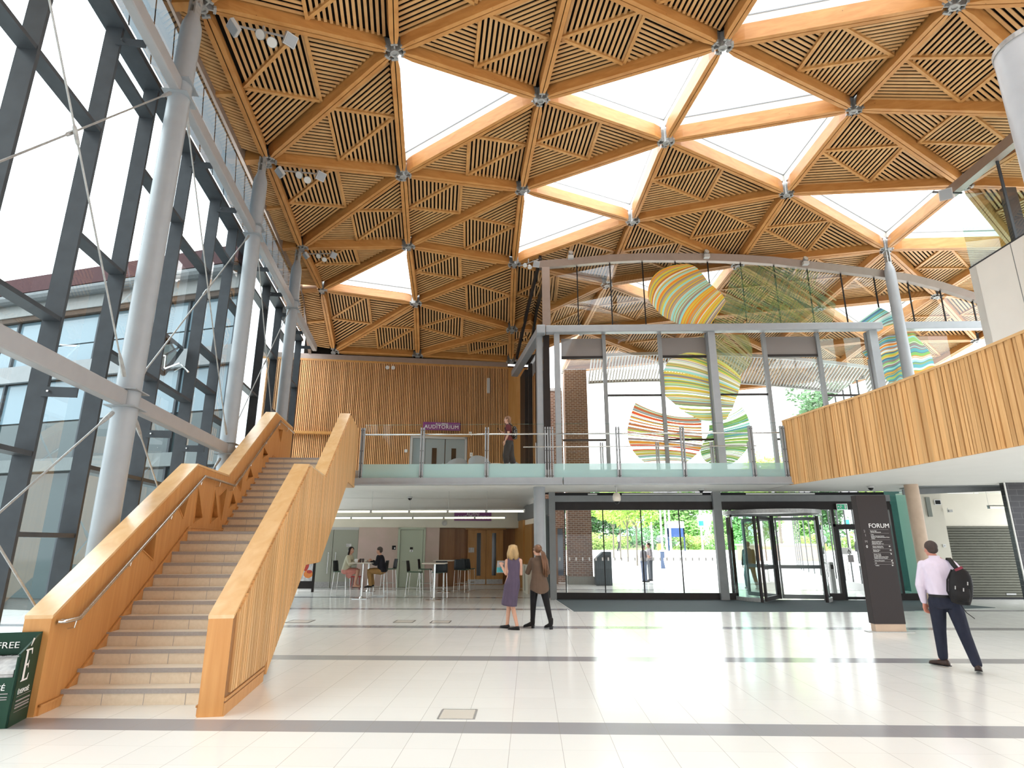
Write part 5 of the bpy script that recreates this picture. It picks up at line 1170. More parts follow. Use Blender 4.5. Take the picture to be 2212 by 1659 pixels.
# ---- pair seated at the high table
def seated(g, sgn, label, h, jk, lg, hairm, fem, fa):
    t = thing('person', label, 'person', g); O = lambda x, y, z: g+V((x*sgn, y, z)); hip, sh, hd = O(0, 0, .84), O(.09, 0, 1.30), O(.13, 0, 1.47)
    la = [O(.09, -.15, 1.26), O(.17, -.20, 1.04), O(.36, -.10, 1.12), V((.8*sgn, .3, .1)), V((0, 0, 1)), .7]; ra = [O(.09, .15, 1.26), O(.17, .20, 1.04), O(.36, .10, 1.14), V((.8*sgn, -.3, .1)), V((0, 0, 1)), .7]
    ll = [O(.02, -.09, .82), O(.40, -.10, .84), O(.33, -.09, .42), O(.45, -.09, .37)]; rl = [O(.02, .09, .82), O(.40, .09, .86), O(.30, .08, .44), O(.42, .08, .39)]
    body(t, h, hip, sh, hd, fa, [ll, rl], [la, ra], fem, .013, a=math.pi/2)
    mb = MB(); mb.loft([ering(O(x, 0, z), rx, ry, math.pi/2) for z, x, rx, ry in ((.80, .0, .19, .15), (.92, .01, .175, .14), (1.06, .04, .165, .135), (1.20, .08, .18, .14), (1.28, .09, .175, .12), (1.33, .095, .10, .085))])
    for c in (la, ra): limb(mb, [c[0], c[1], c[1].lerp(c[2], .85)], [.070, .060, .050])
    soft(obj('jacket', mb, jk, t), .013)
    if fem:
        mb = MB(); mb.loft([[p+V((x*sgn, 0, 0)) for p in [g+V((0, .19*math.cos(a)*w_, .83+.105*math.sin(a)*w_)) for a in [2*math.pi*i/16 for i in range(16)]]] for x, w_ in ((-.12, .7), (-.05, 1.0), (.15, 1.0), (.34, .92), (.36, .88))]); mb.prism([O(.05, -.18, .82), O(.34, -.17, .80), O(.16, -.16, .60), O(.06, -.16, .66)], (0, .06, 0)); obj('skirt', mb, lg, t, 'all')
    else:
        mb = MB()
        for c in (ll, rl): limb(mb, [c[0], c[1], c[2]], [.105, .078, .062])
        mb.ell(hip, (.14, .17, .11)); soft(obj('trousers', mb, lg, t), .013)
    for c in (ll, rl): shoe(t, c[2]+V((-.04*sgn, 0, -.075)), c[2]+V((.20*sgn, 0, -.085)), q['black'] if not fem else SKIN, .042, .07)
    mb = MB(); f = V((-math.sin(fa), math.cos(fa), 0)); mb.ell(hd-f*.018+ZV*.034, (.086, .098, .086) if abs(f.y) > .7 else (.098, .086, .086), 16, 9); mb.ell(hd-f*.045-ZV*.01, (.07, .07, .07))
    if fem:
        for i in range(9): y = -.08+.16*i/8; s_ = hd+V((-.03*sgn, y, .03)); mb.tube([s_, s_+V((-.035*sgn, 0, -.12)), s_+V((-.04*sgn, 0, -.26))], [.03, .028, .012], 7)
        face(t, hd, fa, h)
    obj('hair', mb, hairm, t, 'all'); return t
TB1 = onz(780, 1293)
g1 = V((TB1.x-.58, TB1.y+.12, 0)); g2 = V((TB1.x+.60, TB1.y+.10, 0))
seated(g1, 1, 'dark-haired woman in cream jacket and pink skirt eating at the high table', 1.62, cl('cream_wool', (.50, .47, .34), .85), cl('pink_cloth', (.60, .24, .20), .85), HAIRD, True, math.radians(-130))
seated(g2, -1, 'man in black jacket and tan trousers seated at the high table', 1.74, cl('black_wool', (.014, .014, .020), .8), cl('tan_chino', (.30, .17, .055), .85), cl('greying_hair', (.09, .07, .06), .6), False, math.radians(88))
# ---- people outdoors
def stander(g, label, h, up_m, leg_m, hair_m, fa, arms_in=True, walk=0.0, skirt=None):
    t = thing('person', label, 'person', g); f = V((-math.sin(fa), math.cos(fa), 0)); r = f.cross(ZV); k = h/1.7
    O = lambda x, y, z: g+(r*x+f*y)*k+ZV*z*k
    hip, sh, hd = O(0, 0, .92), O(0, .0, 1.42), O(0, .03, 1.60)
    la = [O(-.17, 0, 1.38), O(-.22, 0, 1.10), O(-.06 if arms_in else -.23, .22 if arms_in else .08, 1.12 if arms_in else .86), f if arms_in else V((0, 0, -1)), ZV if arms_in else f, .6]
    ra = [O(.17, 0, 1.38), O(.22, 0, 1.10), O(.06 if arms_in else .23, .24 if arms_in else .08, 1.14 if arms_in else .86), f if arms_in else V((0, 0, -1)), ZV if arms_in else f, .6]
    ll = [O(-.09, 0, .88), O(-.10, walk*.6, .48), O(-.10, walk*.5, .09), O(-.10, walk*.5+.12, .04)]; rl = [O(.09, 0, .88), O(.10, -walk*.3, .48), O(.10, -walk, .10), O(.10, -walk+.12, .04)]
    ang = fa; body(t, h, hip, sh, hd, fa, [ll, rl], [la, ra], False, .016, a=ang)
    mb = MB(); mb.loft([ering(O(0, 0, z), rx*k, ry*k, ang) for z, rx, ry in ((.86, .18, .14), (.95, .185, .145), (1.1, .18, .14), (1.25, .19, .14), (1.37, .20, .12), (1.43, .13, .09), (1.48, .065, .06))])
    for c in (la, ra): limb(mb, [c[0], c[1], c[1].lerp(c[2], .2 if arms_in else .9)], [.07, .062, .055])
    soft(obj('jacket', mb, up_m, t), .016)
    mb = MB()
    for c in (ll, rl): limb(mb, [c[0], c[1], c[2]], [.108, .08, .07])
    mb.ell(hip, (.17, .17, .11)); soft(obj('trousers', mb, leg_m, t), .016)
    for c in (ll, rl): hl = V((c[2].x, c[2].y, g.z+.015)); shoe(t, hl-f*.06, hl+f*.20, q['black'])
    mb = MB(); mb.ell(hd-f*.015+ZV*.036, (.09, .09, .086), 14, 8); mb.ell(hd-f*.045-ZV*.01, (.07, .07, .07), 12, 7); obj('hair', mb, hair_m, t, 'all'); return t
GH = cl('ash_grey_hair', (.20, .17, .15), .7); DN = cl('blue_denim', (.11, .14, .23), .75)
stander(onz(1393, 1257.5), 'grey-haired woman in dark top and jeans standing outside the glass doors', 1.62, cl('dark_grey_knit', (.16, .15, .17), .7), DN, GH, math.radians(-70))
stander(onz(1402, 1255.5)+V((.14, .28, 0)), 'man in grey shirt standing behind the woman outside the doors', 1.72, cl('grey_check', (.34, .31, .33), .7), cl('grey_denim', (.10, .11, .13), .75), HAIRD, math.radians(100))
stander(V((8.55, 24.4, 0)), 'man in dark clothes walking away outside through the revolving door', 1.74, cl('black_hoodie', (.022, .028, .036), .7), cl('dark_jeans', (.05, .065, .08), .75), HAIRD, math.radians(5), False, .3)
stander(V((ony(1338, 1190, 62).x, 62, .966)), 'distant person in a long white coat crossing the paving outside', 1.75, cl('white_coat', (.75, .75, .72), .9), cl('black_trousers', (.02, .02, .025), .7), HAIRD, math.radians(-80), True, .2)
# ------------------------------------------------------------------ bridge balustrades
def balustrade(label, xs, Y, zb, hand_z, post_top, glass_top, frost_top, clear='glass'):
    t = thing('glass_balustrade', label, 'balustrade', ((xs[0]+xs[-1])/2, Y, zb))
    for a, b in zip(xs, xs[1:]):
        g = obj('glass_panel', MB().quad((a+.05, Y, zb), (b-.05, Y, zb), (b-.05, Y, glass_top), (a+.05, Y, glass_top)), q[clear], t, fix=False)
        obj('frosted_band', MB().quad((a+.05, Y-.006, zb), (b-.05, Y-.006, zb), (b-.05, Y-.006, frost_top), (a+.05, Y-.006, frost_top)), q['frost'], g, fix=False)
        obj('glass_edge', MB().bb((a+.05, Y-.006, glass_top), (b-.05, Y+.006, glass_top+.008)), q['tealglass'], g)
    for x in xs:
        mb = MB().bb((x-.055, Y-.06, zb-.02), (x-.02, Y+.05, post_top)).bb((x+.02, Y-.06, zb-.02), (x+.055, Y+.05, post_top)); p = obj('post', mb, q['steel'], t)
        mb = MB()
        for z in (zb+.12, zb+.5, zb+.85, post_top-.08):
            for dx in (-.037, .037): mb.tube([(x+dx, Y-.06, z), (x+dx, Y-.068, z)], .012, 8)
        obj('bolt', mb, q['bronze'], p)
    obj('handrail', MB().tube([(xs[0]-.05, Y+.09, hand_z), (xs[-1]+.05, Y+.09, hand_z)], .022, 10), q['chrome'], t, 'all'); return t
balustrade('glass balustrade on the bridge between the stairs and the grey column', [-4.84, -3.09, -1.22, .50], 16.93, 3.41, 4.76, 4.94, 5.03, 3.885)
balustrade('glass balustrade on the bridge in front of the tall striped glazing', [.64, 2.54, 4.38, 6.32, 7.22], 16.93, 3.41, 4.76, 4.94, 5.03, 3.885)
t = thing('inner_rail', 'low steel rail behind the bridge, close to the tall glazing', 'rail', (4, 19.2, 3.72))
for x in (.25, 2.35, 4.15, 5.9, 7.1): obj('post', MB().bb((x-.05, 19.17, 3.72), (x-.015, 19.27, 4.86)).bb((x+.015, 19.17, 3.72), (x+.05, 19.27, 4.86)), q['steel'], t)
obj('rail', MB().tube([(-.2, 19.15, 4.72), (7.3, 19.15, 4.72)], .02, 10), q['chrome'], t)
# ------------------------------------------------------------------ bar stools and high tables
def stool_proto():
    t = empty('bar_stool')
    for sx in (-1, 1):
        obj('side_frame', MB().tube([(sx*.19, .20, .76), (sx*.21, .25, .02), (sx*.21, .235, .012), (sx*.21, -.235, .012), (sx*.21, -.25, .02), (sx*.19, -.19, .76)], .009, 7), q['chrome'], t, world=False)
    obj('footrest', MB().tube([(-.20, .23, .30), (.20, .23, .30)], .011, 7).tube([(-.2, .23, .30), (-.2, -.23, .30)], .008, 6).tube([(.2, .23, .30), (.2, -.23, .30)], .008, 6), q['chrome'], t, world=False)
    R_ = [[V((x*.215, y, z+.02*abs(x)**2)) for x in (-1, -.6, 0, .6, 1)] + [V((x*.215, y, z+.02*abs(x)**2-.014)) for x in (1, .6, 0, -.6, -1)] for y, z in ((.22, .755), (.19, .78), (0, .775), (-.18, .78), (-.21, .80))]
    obj('seat', MB().loft(R_), q['greenseat'], t, 'all', world=False)
    R_ = [[V((x*w_, y-.03*(1-abs(x)**2), z)) for x in (-1, -.6, 0, .6, 1)] + [V((x*w_, y-.03*(1-abs(x)**2)-.014, z)) for x in (1, .6, 0, -.6, -1)] for y, z, w_ in ((-.20, .785, .215), (-.215, .88, .215), (-.225, 1.0, .205), (-.245, 1.12, .19), (-.25, 1.14, .18))]
    obj('backrest', MB().loft(R_), q['seat'], t, 'all', world=False)
    return t
SP = [((735, 1289), -95, 'black bar stool under the woman in the cream jacket'), ((817, 1288), 88, 'black bar stool under the man in the black jacket'), ((838, 1278), 120, 'empty black bar stool just behind the man in black'),
      ((894, 1290), -92, 'black bar stool seen side-on in front of the sage green door'), ((917, 1279), -90, 'black bar stool side-on, further back beside the sage green door'), ((948, 1291.5), 20, 'black bar stool turned away in front of the nearest empty high table'),
      ((996, 1280), -12, 'black bar stool with a broad back turned, before the timber doors'), ((1009, 1276), -18, 'rightmost black bar stool, beside the timber doors'), ]
pt = stool_proto()
for i, ((x, y), a, lb) in enumerate(SP):
    o = pt if i == 0 else copy_tree(pt); p = onz(x, y); o.location = p; o.rotation_euler = (0, 0, math.radians(a)); tag(o, lb, 'bar stool', 'bar stools in the undercroft')
def table_proto():
    t = empty('high_table')
    obj('table_top', MB().bb((-.36, -.36, 1.07), (.36, .36, 1.10)), q['top'], t, bevel=.008, world=False)
    obj('column', MB().lathe([(.032, .03), (.032, 1.07)], n=16), q['chrome'], t, True, world=False)
    obj('base_plate', MB().bb((-.24, -.24, 0), (.24, .24, .015)).lathe([(.07, .015), (.05, .05), (.034, .07)], n=16), q['chrome'], t, world=False)
    return t
tp = table_proto()
for i, ((x, y), lb) in enumerate([((780, 1293), 'high square table with cups between the seated pair'), ((794, 1278), 'high square table behind the seated pair'), ((937, 1296), 'nearest empty high square table in front of the green door'), ((958, 1278.5), 'empty high square table further back near the timber doors')]):
    o = tp if i == 0 else copy_tree(tp); o.location = onz(x, y); tag(o, lb, 'table', 'high tables in the undercroft')
tb = V((TB1.x, TB1.y, 1.10))
c = thing('cup', 'large white cup on the high table in front of the woman', 'cup', tb+V((-.20, -.1, 0))); obj('cup_body', MB().lathe([(.035, 0), (.05, .04), (.055, .11), (.048, .11), (.03, .02)], tb+V((-.20, -.1, 0)), 16), q['ink'], c, True); obj('handle', MB().tube([tb+V((-.25, -.1, .09)), tb+V((-.285, -.1, .07)), tb+V((-.25, -.1, .03))], .007, 6), q['ink'], c)
for dx, lb in ((-.08, 'dark jar beside the white cup on the high table'), (.0, 'dark paper cup in the middle of the high table')):
    c = thing('jar' if dx else 'paper_cup', lb, 'cup', tb+V((dx, -.05, 0))); obj('vessel', MB().lathe([(.028, 0), (.036, .09), (.036, .1)], tb+V((dx, -.05, 0)), 14), cl('dark_glaze', (.06, .03, .025), .8, .3), c, True); obj('lid', MB().lathe([(.037, .1), (.037, .112), (.01, .118)], tb+V((dx, -.05, 0)), 14), q['black'], c, True)
c = thing('plate', 'white plate of food before the man at the high table', 'plate', tb+V((.15, .08, 0))); obj('dish', MB().lathe([(.06, 0), (.12, .02), (.125, .024), (.05, .008)], tb+V((.15, .08, 0)), 20), q['ink'], c, True); obj('sandwich', MB().prism([tb+V((.10, .04, .02)), tb+V((.21, .05, .02)), tb+V((.15, .13, .02))], (0, 0, .05)), cl('bread', (.40, .30, .2), .7), c)
p = onz(769, 1271); c = thing('red_stool', 'low red stool under the high table behind the seated pair', 'stool', p)
obj('seat', MB().box(p+V((0, 0, .44)), (.36, .36, .04)), cl('red_paint', (.40, .03, .03), .8, .4), c)
for sx in (-1, 1):
    for sy in (-1, 1): obj('leg', MB().tube([p+V((.15*sx, .15*sy, .44)), p+V((.18*sx, .18*sy, .0))], .018, 8), bpy.data.materials['red_paint'], c)
# poster stand behind the stair
p = onz(655, 1279); c = thing('poster_stand', 'upright poster frame with a red fruit picture behind the staircase', 'poster stand', p)
obj('frame', MB().bb(p+V((-.42, -.03, .12)), p+V((.34, .0, 1.30))).bb(p+V((.30, -.05, 0)), p+V((.36, .05, 1.34))).bb(p+V((-.44, -.05, 0)), p+V((-.38, .05, 1.34))), q['bronze'], c)
ps = obj('poster', MB().bb(p+V((-.37, -.036, .38)), p+V((.29, -.031, 1.28))), q['paper'], c)
mb = MB(); mb.ell(p+V((.14, -.036, .62)), (.17, .004, .14), m=1); mb.ell(p+V((.02, -.038, .98)), (.13, .004, .26), m=0); mb.ell(p+V((.18, -.040, .70)), (.10, .003, .06), m=0); obj('poster_print', mb, [cl('poster_red', (.55, .07, .05), .8), cl('poster_orange', (.75, .24, .06), .9)], ps)
# ------------------------------------------------------------------ pendant strip lights
def strip(a, b, z, Y, ztop, label, grp, end=None):
    t = thing('strip_light', label, 'light', ((a+b)/2, Y, z), group=grp)
    obj('tube', MB().tube([(a+.04, Y, z), (b-.04, Y, z)], .030, 10), q['lamp'], t, 'all'); obj('housing', MB().bb((a, Y-.045, z+.028), (b, Y+.045, z+.062)), q['grey'], t)
    for x in (a+.015, b-.015): obj('end_cap', MB().bb((x-.015, Y-.035, z-.035), (x+.015, Y+.035, z+.04)), q['castmetal'], t)
    obj('hanging_wire', MB().tube([(a+.02, Y, z+.06), (a+.02, Y, ztop)], .003, 5), q['castmetal'], t)
ORD = ['first', 'second', 'third', 'fourth', 'fifth', 'sixth']
for k in range(5): strip(-.15-1.21*(k+1), -.15-1.21*k, 2.655, 18.9, 3.285, f'lit pendant strip light, {ORD[k]} from the right in the near row', 'near row of pendant strip lights')
for k in range(6): strip(-.93-1.21*(k+1), -.93-1.21*k, 2.65, 23.55, 3.02, f'lit pendant strip light, {ORD[k]} from the right in the far row', 'far row of pendant strip lights')
strip(13.35, 15.0, 2.70, 18.0, 3.285, 'lit pendant strip light in front of the cream wall above the shutter', 'pendant light by the shutter')
# lower auditorium sign and loudspeaker on the header
sg0, sg1 = cpx(981, 1115), cpx(1061, 1115)
sign('auditorium_sign', 'purple AUDITORIUM sign under the bridge behind the strip lights', sg0, sg1, 2.60, 2.94, .08, .13, .2)
p = WB(960, 1130, .04); o = thing('wall_speaker', 'round grey loudspeaker on the cream wall under the bridge', 'speaker', p); obj('grille', MB().lathe([(.09, 0), (.09, .012), (.01, .02)], p, 20, ax=(W, ZV, -U)), q['castmetal'], o); obj('bezel', MB().lathe([(.09, 0), (.11, 0), (.11, .016), (.09, .016)], p, 20, ax=(W, ZV, -U), cap=False), q['grey'], o)
p = WB(851, 1183, .03); o = thing('toilet_sign', 'small black and white sign beside the sage green door', 'sign', p); obj('plate', MB().box(p, (.15, .012, .16), (W, U, ZV)), q['black'], o); obj('pictogram', MB().box(p-U*.008+V((-.03, 0, -.02)), (.045, .004, .06), (W, U, ZV)).box(p-U*.008+V((.03, 0, -.02)), (.045, .004, .06), (W, U, ZV)), q['ink'], o)
# cameras on the soffits
def dome(px, py, Y, label, r=.09, zt=3.285):
    p = ony(px, py, Y); p.z = zt; t = thing('ceiling_dome_camera', label, 'camera', p); obj('collar', MB().lathe([(r, 0), (r, -.04), (r*.9, -.05)], p, 20), q['grey'], t, True); obj('dome', MB().ell(p+V((0, 0, -.045)), (r*.8, r*.8, r*.85)), q['black'], t, True)
dome(885, 1087, 21.2, 'small dark dome camera on the soffit above the strip lights'); dome(1514, 1050, 18.3, 'small dark dome camera on the soffit above the glass doors'); dome(1880, 1048, 17.6, 'small dark dome camera on the soffit above the brown totem sign')
p = ony(1331, 1050, 17.3); p.z = 3.285; t = thing('hanging_camera', 'white dome camera hanging on a stem from the bridge soffit', 'camera', p)
obj('stem', MB().lathe([(.05, 0), (.05, -.02), (.02, -.03), (.02, -.20)], p, 14), q['grey'], t, True); obj('housing', MB().lathe([(.03, -.18), (.09, -.22), (.115, -.30), (.115, -.40), (.085, -.44)], p, 22), cl('ivory_plastic', (.68, .63, .55), .95, .4), t, True); obj('dome', MB().ell(p+V((0, 0, -.44)), (.08, .08, .075)), q['black'], t, True)
# ------------------------------------------------------------------ totem sign
X0, X1, YT = 6.78, 7.39, 12.72
t = thing('totem_sign', 'tall brown FORUM directory totem standing on the hall floor', 'sign', ((X0+X1)/2, YT, 0))
tb_ = obj('board', MB().bb((X0, YT, .15), (X1, YT+.20, 2.655)), q['totem'], t, bevel=.004); obj('plinth', MB().bb((X0+.015, YT+.01, .012), (X1-.005, YT+.17, .15)), q['tan'], t); obj('base_plate', MB().bb((X0-.14, YT-.02, 0), (X1+.14, YT+.16, .012)), q['castmetal'], t)
XA = V((1, 0, 0))
def tt(s_, size, x, z, m='ink', al='LEFT'): text('lettering', s_, size, (x, YT, z), XA, ZV, q[m], tb_, al, ext=.001, lift=.003)
tt('FORUM', .125, X0+.17, 1.995, 'ink')
def zr(r): return .15+(1520-r)/(1520-97)*2.505
mb = MB()
for r in (492, 533, 606, 664, 707, 748, 826, 851, 880): mb.bb((X0+.17, YT-.003, zr(r)-.002), (X1-.05, YT, zr(r)+.002))
obj('divider', mb, q['dimink'], tb_)
tt('2', .07, X0+.055, zr(523), 'dimink'); tt('1', .07, X0+.065, zr(568), 'dimink'); tt('M', .07, X0+.05, zr(640), 'dimink'); tt('0', .075, X0+.06, zr(697))
for r, s_ in ((508, 'Student Bar'), (522, 'Terrace Restaurant'), (549, 'Cafes'), (565, 'Student Services Centre'), (579, "Students' Guild Information Point"), (594, 'Toilets'), (625, 'Alumni Auditorium'), (639, 'Exploration Labs'), (653, 'Seminar Rooms 7-12'), (680, 'Alumni Auditorium'), (694, 'Seminar Rooms 1-6'), (722, 'Market Place'), (736, 'Northcott'), (766, 'Career Zone'), (782, 'IT Help Desk'), (797, 'Student Information Desk'), (812, 'Student Services Centre'), (840, 'Library Reception'), (866, 'Lift'), (893, 'Toilets')):
    tt(s_, .027, X0+.19, zr(r)-.008)
for r, a in ((680, 180), (722, 0), (762, -45), (837, -135), (864, 0), (891, 180)):
    c_ = V((X1-.075, YT-.004, zr(r))); dx, dz = math.cos(math.radians(a)), math.sin(math.radians(a)); d = V((dx, 0, dz)); n_ = V((-dz, 0, dx))
    mb = MB().bar(c_-d*.018, c_+d*.018, .006, .003, V((0, 1, 0))); mb.bar(c_+d*.018, c_+d*.003+n_*.013, .006, .003, V((0, 1, 0))); mb.bar(c_+d*.018, c_+d*.003-n_*.013, .006, .003, V((0, 1, 0))); obj('arrow', mb, q['ink'], tb_)
# exit sign
p = ony(1818, 1095, YS-.2); t = thing('exit_sign', 'green running-man exit sign above the side door', 'sign', p); obj('box', MB().box(p, (.34, .05, .19)), q['chrome'], t); obj('face', MB().box(p+V((0, -.027, 0)), (.31, .006, .16)), q['exit'], t)
mb = MB().box(p+V((.10, -.032, 0)), (.05, .003, .12)); mb.ell(p+V((-.03, -.032, .045)), (.014, .003, .014)); mb.bar(p+V((-.035, -.032, .03)), p+V((-.05, -.032, -.02)), .003, .022, V((1, 0, 0))); mb.bar(p+V((-.05, -.032, -.02)), p+V((-.02, -.032, -.06)), .003, .012, V((1, 0, 0))); mb.bar(p+V((-.05, -.032, -.02)), p+V((-.09, -.032, -.05)), .003, .012, V((1, 0, 0))); mb.bar(p+V((-.035, -.032, .025)), p+V((.005, -.032, .005)), .003, .01, V((1, 0, 0))); mb.box(p+V((-.11, -.032, .01)), (.05, .003, .04)); obj('pictogram', mb, q['ink'], t)
# entrance mat
m_ = MB().prism([V((.8, 19.62, 0)), onz(1240, 1321), onz(1872, 1322), onz(2150, 1313), V((12.2, 18.9, 0)), V((12.2, 19.62, 0))], (0, 0, .008)); tag(obj('entrance_mat', m_, q['rubber']), 'large dark grey-green entrance mat across the glass doors', 'mat')
tag(obj('mat_edging', MB().bar(V((.76, 19.6, .006)), onz(1238, 1321.5)+V((0, 0, .006)), .03, .008), q['grey']), 'bright metal edging along the slanted end of the entrance mat', 'edging')
# floor hatches
for px, py, w_, lb in ((989, 1543, .36, 'nearest square access hatch set flush in the tiled floor'), (649, 1342.5, .5, 'square access hatch in the floor beside the stair base'), (874, 1342.5, .42, 'faint square access hatch in the middle of the hall floor'), (952, 1343.5, .42, 'dark-edged square access hatch nearer the walking women')):
    p = onz(px, py); t = thing('floor_hatch', lb, 'hatch', p); obj('lid', MB().box(p+V((0, 0, .002)), (w_-.03, w_-.03, .004)), MAT.get('hatch') or MAT.setdefault('hatch', mat('hatch_tile', (.64, .60, .53), .2)), t)
    obj('rim', MB().box(p+V((-w_/2, 0, .002)), (.018, w_, .005)).box(p+V((w_/2, 0, .002)), (.018, w_, .005)).box(p+V((0, -w_/2, .002)), (w_, .014, .005)).box(p+V((0, w_/2, .002)), (w_, .014, .005)), q['castmetal'] if px == 989 else q['bronze'], t)
# ------------------------------------------------------------------ spotlights
def flood(t, p, d, s_=.2):
    d = V(d).normalized(); x = d.cross(ZV).normalized(); z = x.cross(d); obj('floodlight', MB().box(p, (s_, s_*.35, s_), (x, d, z)).box(p+d*s_*.19, (s_*.86, .012, s_*.86), (x, d, z), 1), [q['grey'], q['steel']], t)
def spot(t, p, d, r=.09):
    d = V(d).normalized(); x = d.orthogonal().normalized(); y = d.cross(x); obj('spot_head', MB().lathe([(.02, -.12), (r*.6, -.10), (r, .0), (r, .03)], p, 16, ax=(x, y, d)).lathe([(r*.9, .031), (.01, .034)], p, 16, m=1, ax=(x, y, d)), [q['castmetal'], q['lampwhite']], t, True)
for k1, k2, f, lb, sc in (('A1', 'B1', .27, 'cluster of spotlights on the beam nearest the first column', 1), ('A2', 'B2', .22, 'cluster of spotlights on the beam by the middle column', 1), ('A3', 'B3', .16, 'cluster of spotlights on the beam by the farthest left column', .85), ('C3', 'D2', .13, 'cluster of spotlights beside the corner of the arched glazing', .8)):
    a, b = ND[k1], ND[k2]; d = (b-a).normalized(); p = a.lerp(b, f)+V((.0, .12, -.12)) if k1 != 'C3' else V((.02, 19.3, 11.35)); t = thing('spotlight_cluster', lb, 'spotlight', p, group='spotlight clusters under the timber roof'); n_ = d.cross(ZV).normalized()
    obj('bracket', MB().bar(p-d*.5*sc, p+d*.5*sc, .03, .03).tube([p, p+V((0, 0, .16))], .02, 8), q['castmetal'], t)
    if k1 != 'C3':
        flood(t, p-d*.52*sc+V((0, 0, -.06)), (-.5, -.5, -.7), .24*sc); flood(t, p+d*.52*sc+V((0, 0, -.06)), (.6, -.5, -.6), .24*sc)
    else: flood(t, p+V((.28, 0, -.05)), (.3, -.8, -.5), .22); p = p-V((.1, 0, 0))
    spot(t, p+V((-.02, -.03, -.10)), (-.1, -.7, -.7), .10*sc); spot(t, p+d*.2*sc+V((0, -.02, -.22)), (.2, -.6, -.8), .10*sc)
for px, py, lb in ((1233, 551, 'white spotlight on the left part of the arched trim'), (1527, 549, 'white spotlight on the crown of the arched trim'), (1741, 564, 'white spotlight on the right part of the arched trim')):
    p = ony(px, py, YS-.30); t = thing('trim_spotlight', lb, 'spotlight', p); obj('base_box', MB().box(p+V((0, .05, -.06)), (.20, .16, .13)), q['grey'], t, bevel=.01); spot(t, p+V((0, -.0, .10)), (.2, -.8, .3), .09)
    obj('bracket', MB().bar(p+V((0, .05, 0)), p+V((0, .02, .1)), .05, .05, V((0, 1, 0))), q['castmetal'], t)
p = ony(2043, 420, 14.6); t = thing('trim_spotlight', 'grey floodlight box at the corner of the upper right glazing', 'spotlight', p); flood(t, p, (-.5, -.8, -.5), .3); obj('bracket', MB().bar(p+V((-.25, .1, .14)), p+V((.6, .2, .16)), .05, .03).bar(p, p+V((0, .05, .15)), .04, .04, V((0, 1, 0))), q['bronze'], t)
# fittings on the upper slatted wall
for dx, lb in ((0, 'left of two small white lamps high on the slatted wall'), (.24, 'right of two small white lamps high on the slatted wall')):
    p = WB(837, 794, .16)+W*dx; t = thing('wall_lamp', lb, 'lamp', p); x, y = W, ZV; obj('lamp_head', MB().lathe([(.05, -.05), (.085, .0), (.085, .03)], p, 16, ax=(W, ZV, -U)).lathe([(.08, .031), (.01, .036)], p, 16, 1, ax=(W, ZV, -U)), [q['grey'], q['lampwhite']], t, True); obj('arm', MB().tube([p, p+U*.12], .015, 8), q['grey'], t)
a, b = WB(1055, 817, .12), WB(1055, 849, .12); t = thing('column_speaker', 'slim grey column loudspeaker on the slatted wall', 'speaker', a.lerp(b, .5)); obj('cabinet', MB().box(a.lerp(b, .5), (.13, .10, (a-b).length), (W, U, ZV)), q['grey'], t, bevel=.01); obj('wall_bracket', MB().box(a.lerp(b, .5)+U*.05, (.05, .06, .3), (W, U, ZV)), q['castmetal'], t)
for px, py, lb in ((1016, 937, 'small white control box right of the upper door head'), (1018, 982, 'small white switch box low beside the upper grey doors'), (877, 974, 'small pale notice left of the upper grey doors')):
    p = WB(px, py, .09); t = thing('wall_box', lb, 'switch box', p); obj('box', MB().box(p, (.12, .04, .17 if px != 877 else .12), (W, U, ZV)), q['ink'], t, bevel=.006); obj('button', MB().box(p-U*.022, (.05, .006, .03), (W, U, ZV)), q['grey'], t)
# tub chairs and table on the upper floor
for px, Y, a, lb in ((987, 20.6, 20, 'grey tub chair in front of the upper grey doors'), (1036, 20.0, -10, 'grey tub chair in the middle of the upper landing'), (1112, 20.6, -60, 'grey tub chair behind the woman on the bridge')):
    p = ony(px, 990, Y); p.z = 3.72; t = thing('tub_chair', lb, 'chair', p, math.radians(a), 'grey tub chairs on the upper floor')
    mb = MB(); n = 22; ro = []; 
    rings = [[V((math.cos(an)*r, math.sin(an)*r, z*(1 if z < .3 else .72+.28*max(0, -math.sin(an))))) for an in [math.radians(-200+220*i/n) for i in range(n+1)]] for r, z in ((.30, .12), (.36, .4), (.38, .80), (.32, .80), (.29, .42), (.26, .12))]
    mb.loft(rings, cap=False, closed=False); obj('shell', mb, q['upholst'], t, 'all', world=False); obj('seat_cushion', MB().lathe([(.27, .30), (.28, .40), (.24, .43), (.01, .44)], n=22), q['upholst'], t, True, world=False); obj('base', MB().lathe([(.04, .02), (.04, .3)], n=12).lathe([(.25, 0), (.25, .02), (.03, .03)], n=20), q['chrome'], t, True, world=False)
p = ony(1068, 992, 20.8); p.z = 3.72; t = thing('coffee_table', 'pale coffee table between the grey tub chairs upstairs', 'table', p); obj('table_top', MB().lathe([(.36, .62), (.36, .65)], p, 28), q['top'], t); obj('pedestal', MB().lathe([(.2, 0), (.2, .015), (.03, .03), (.03, .62)], p, 16), q['chrome'], t)
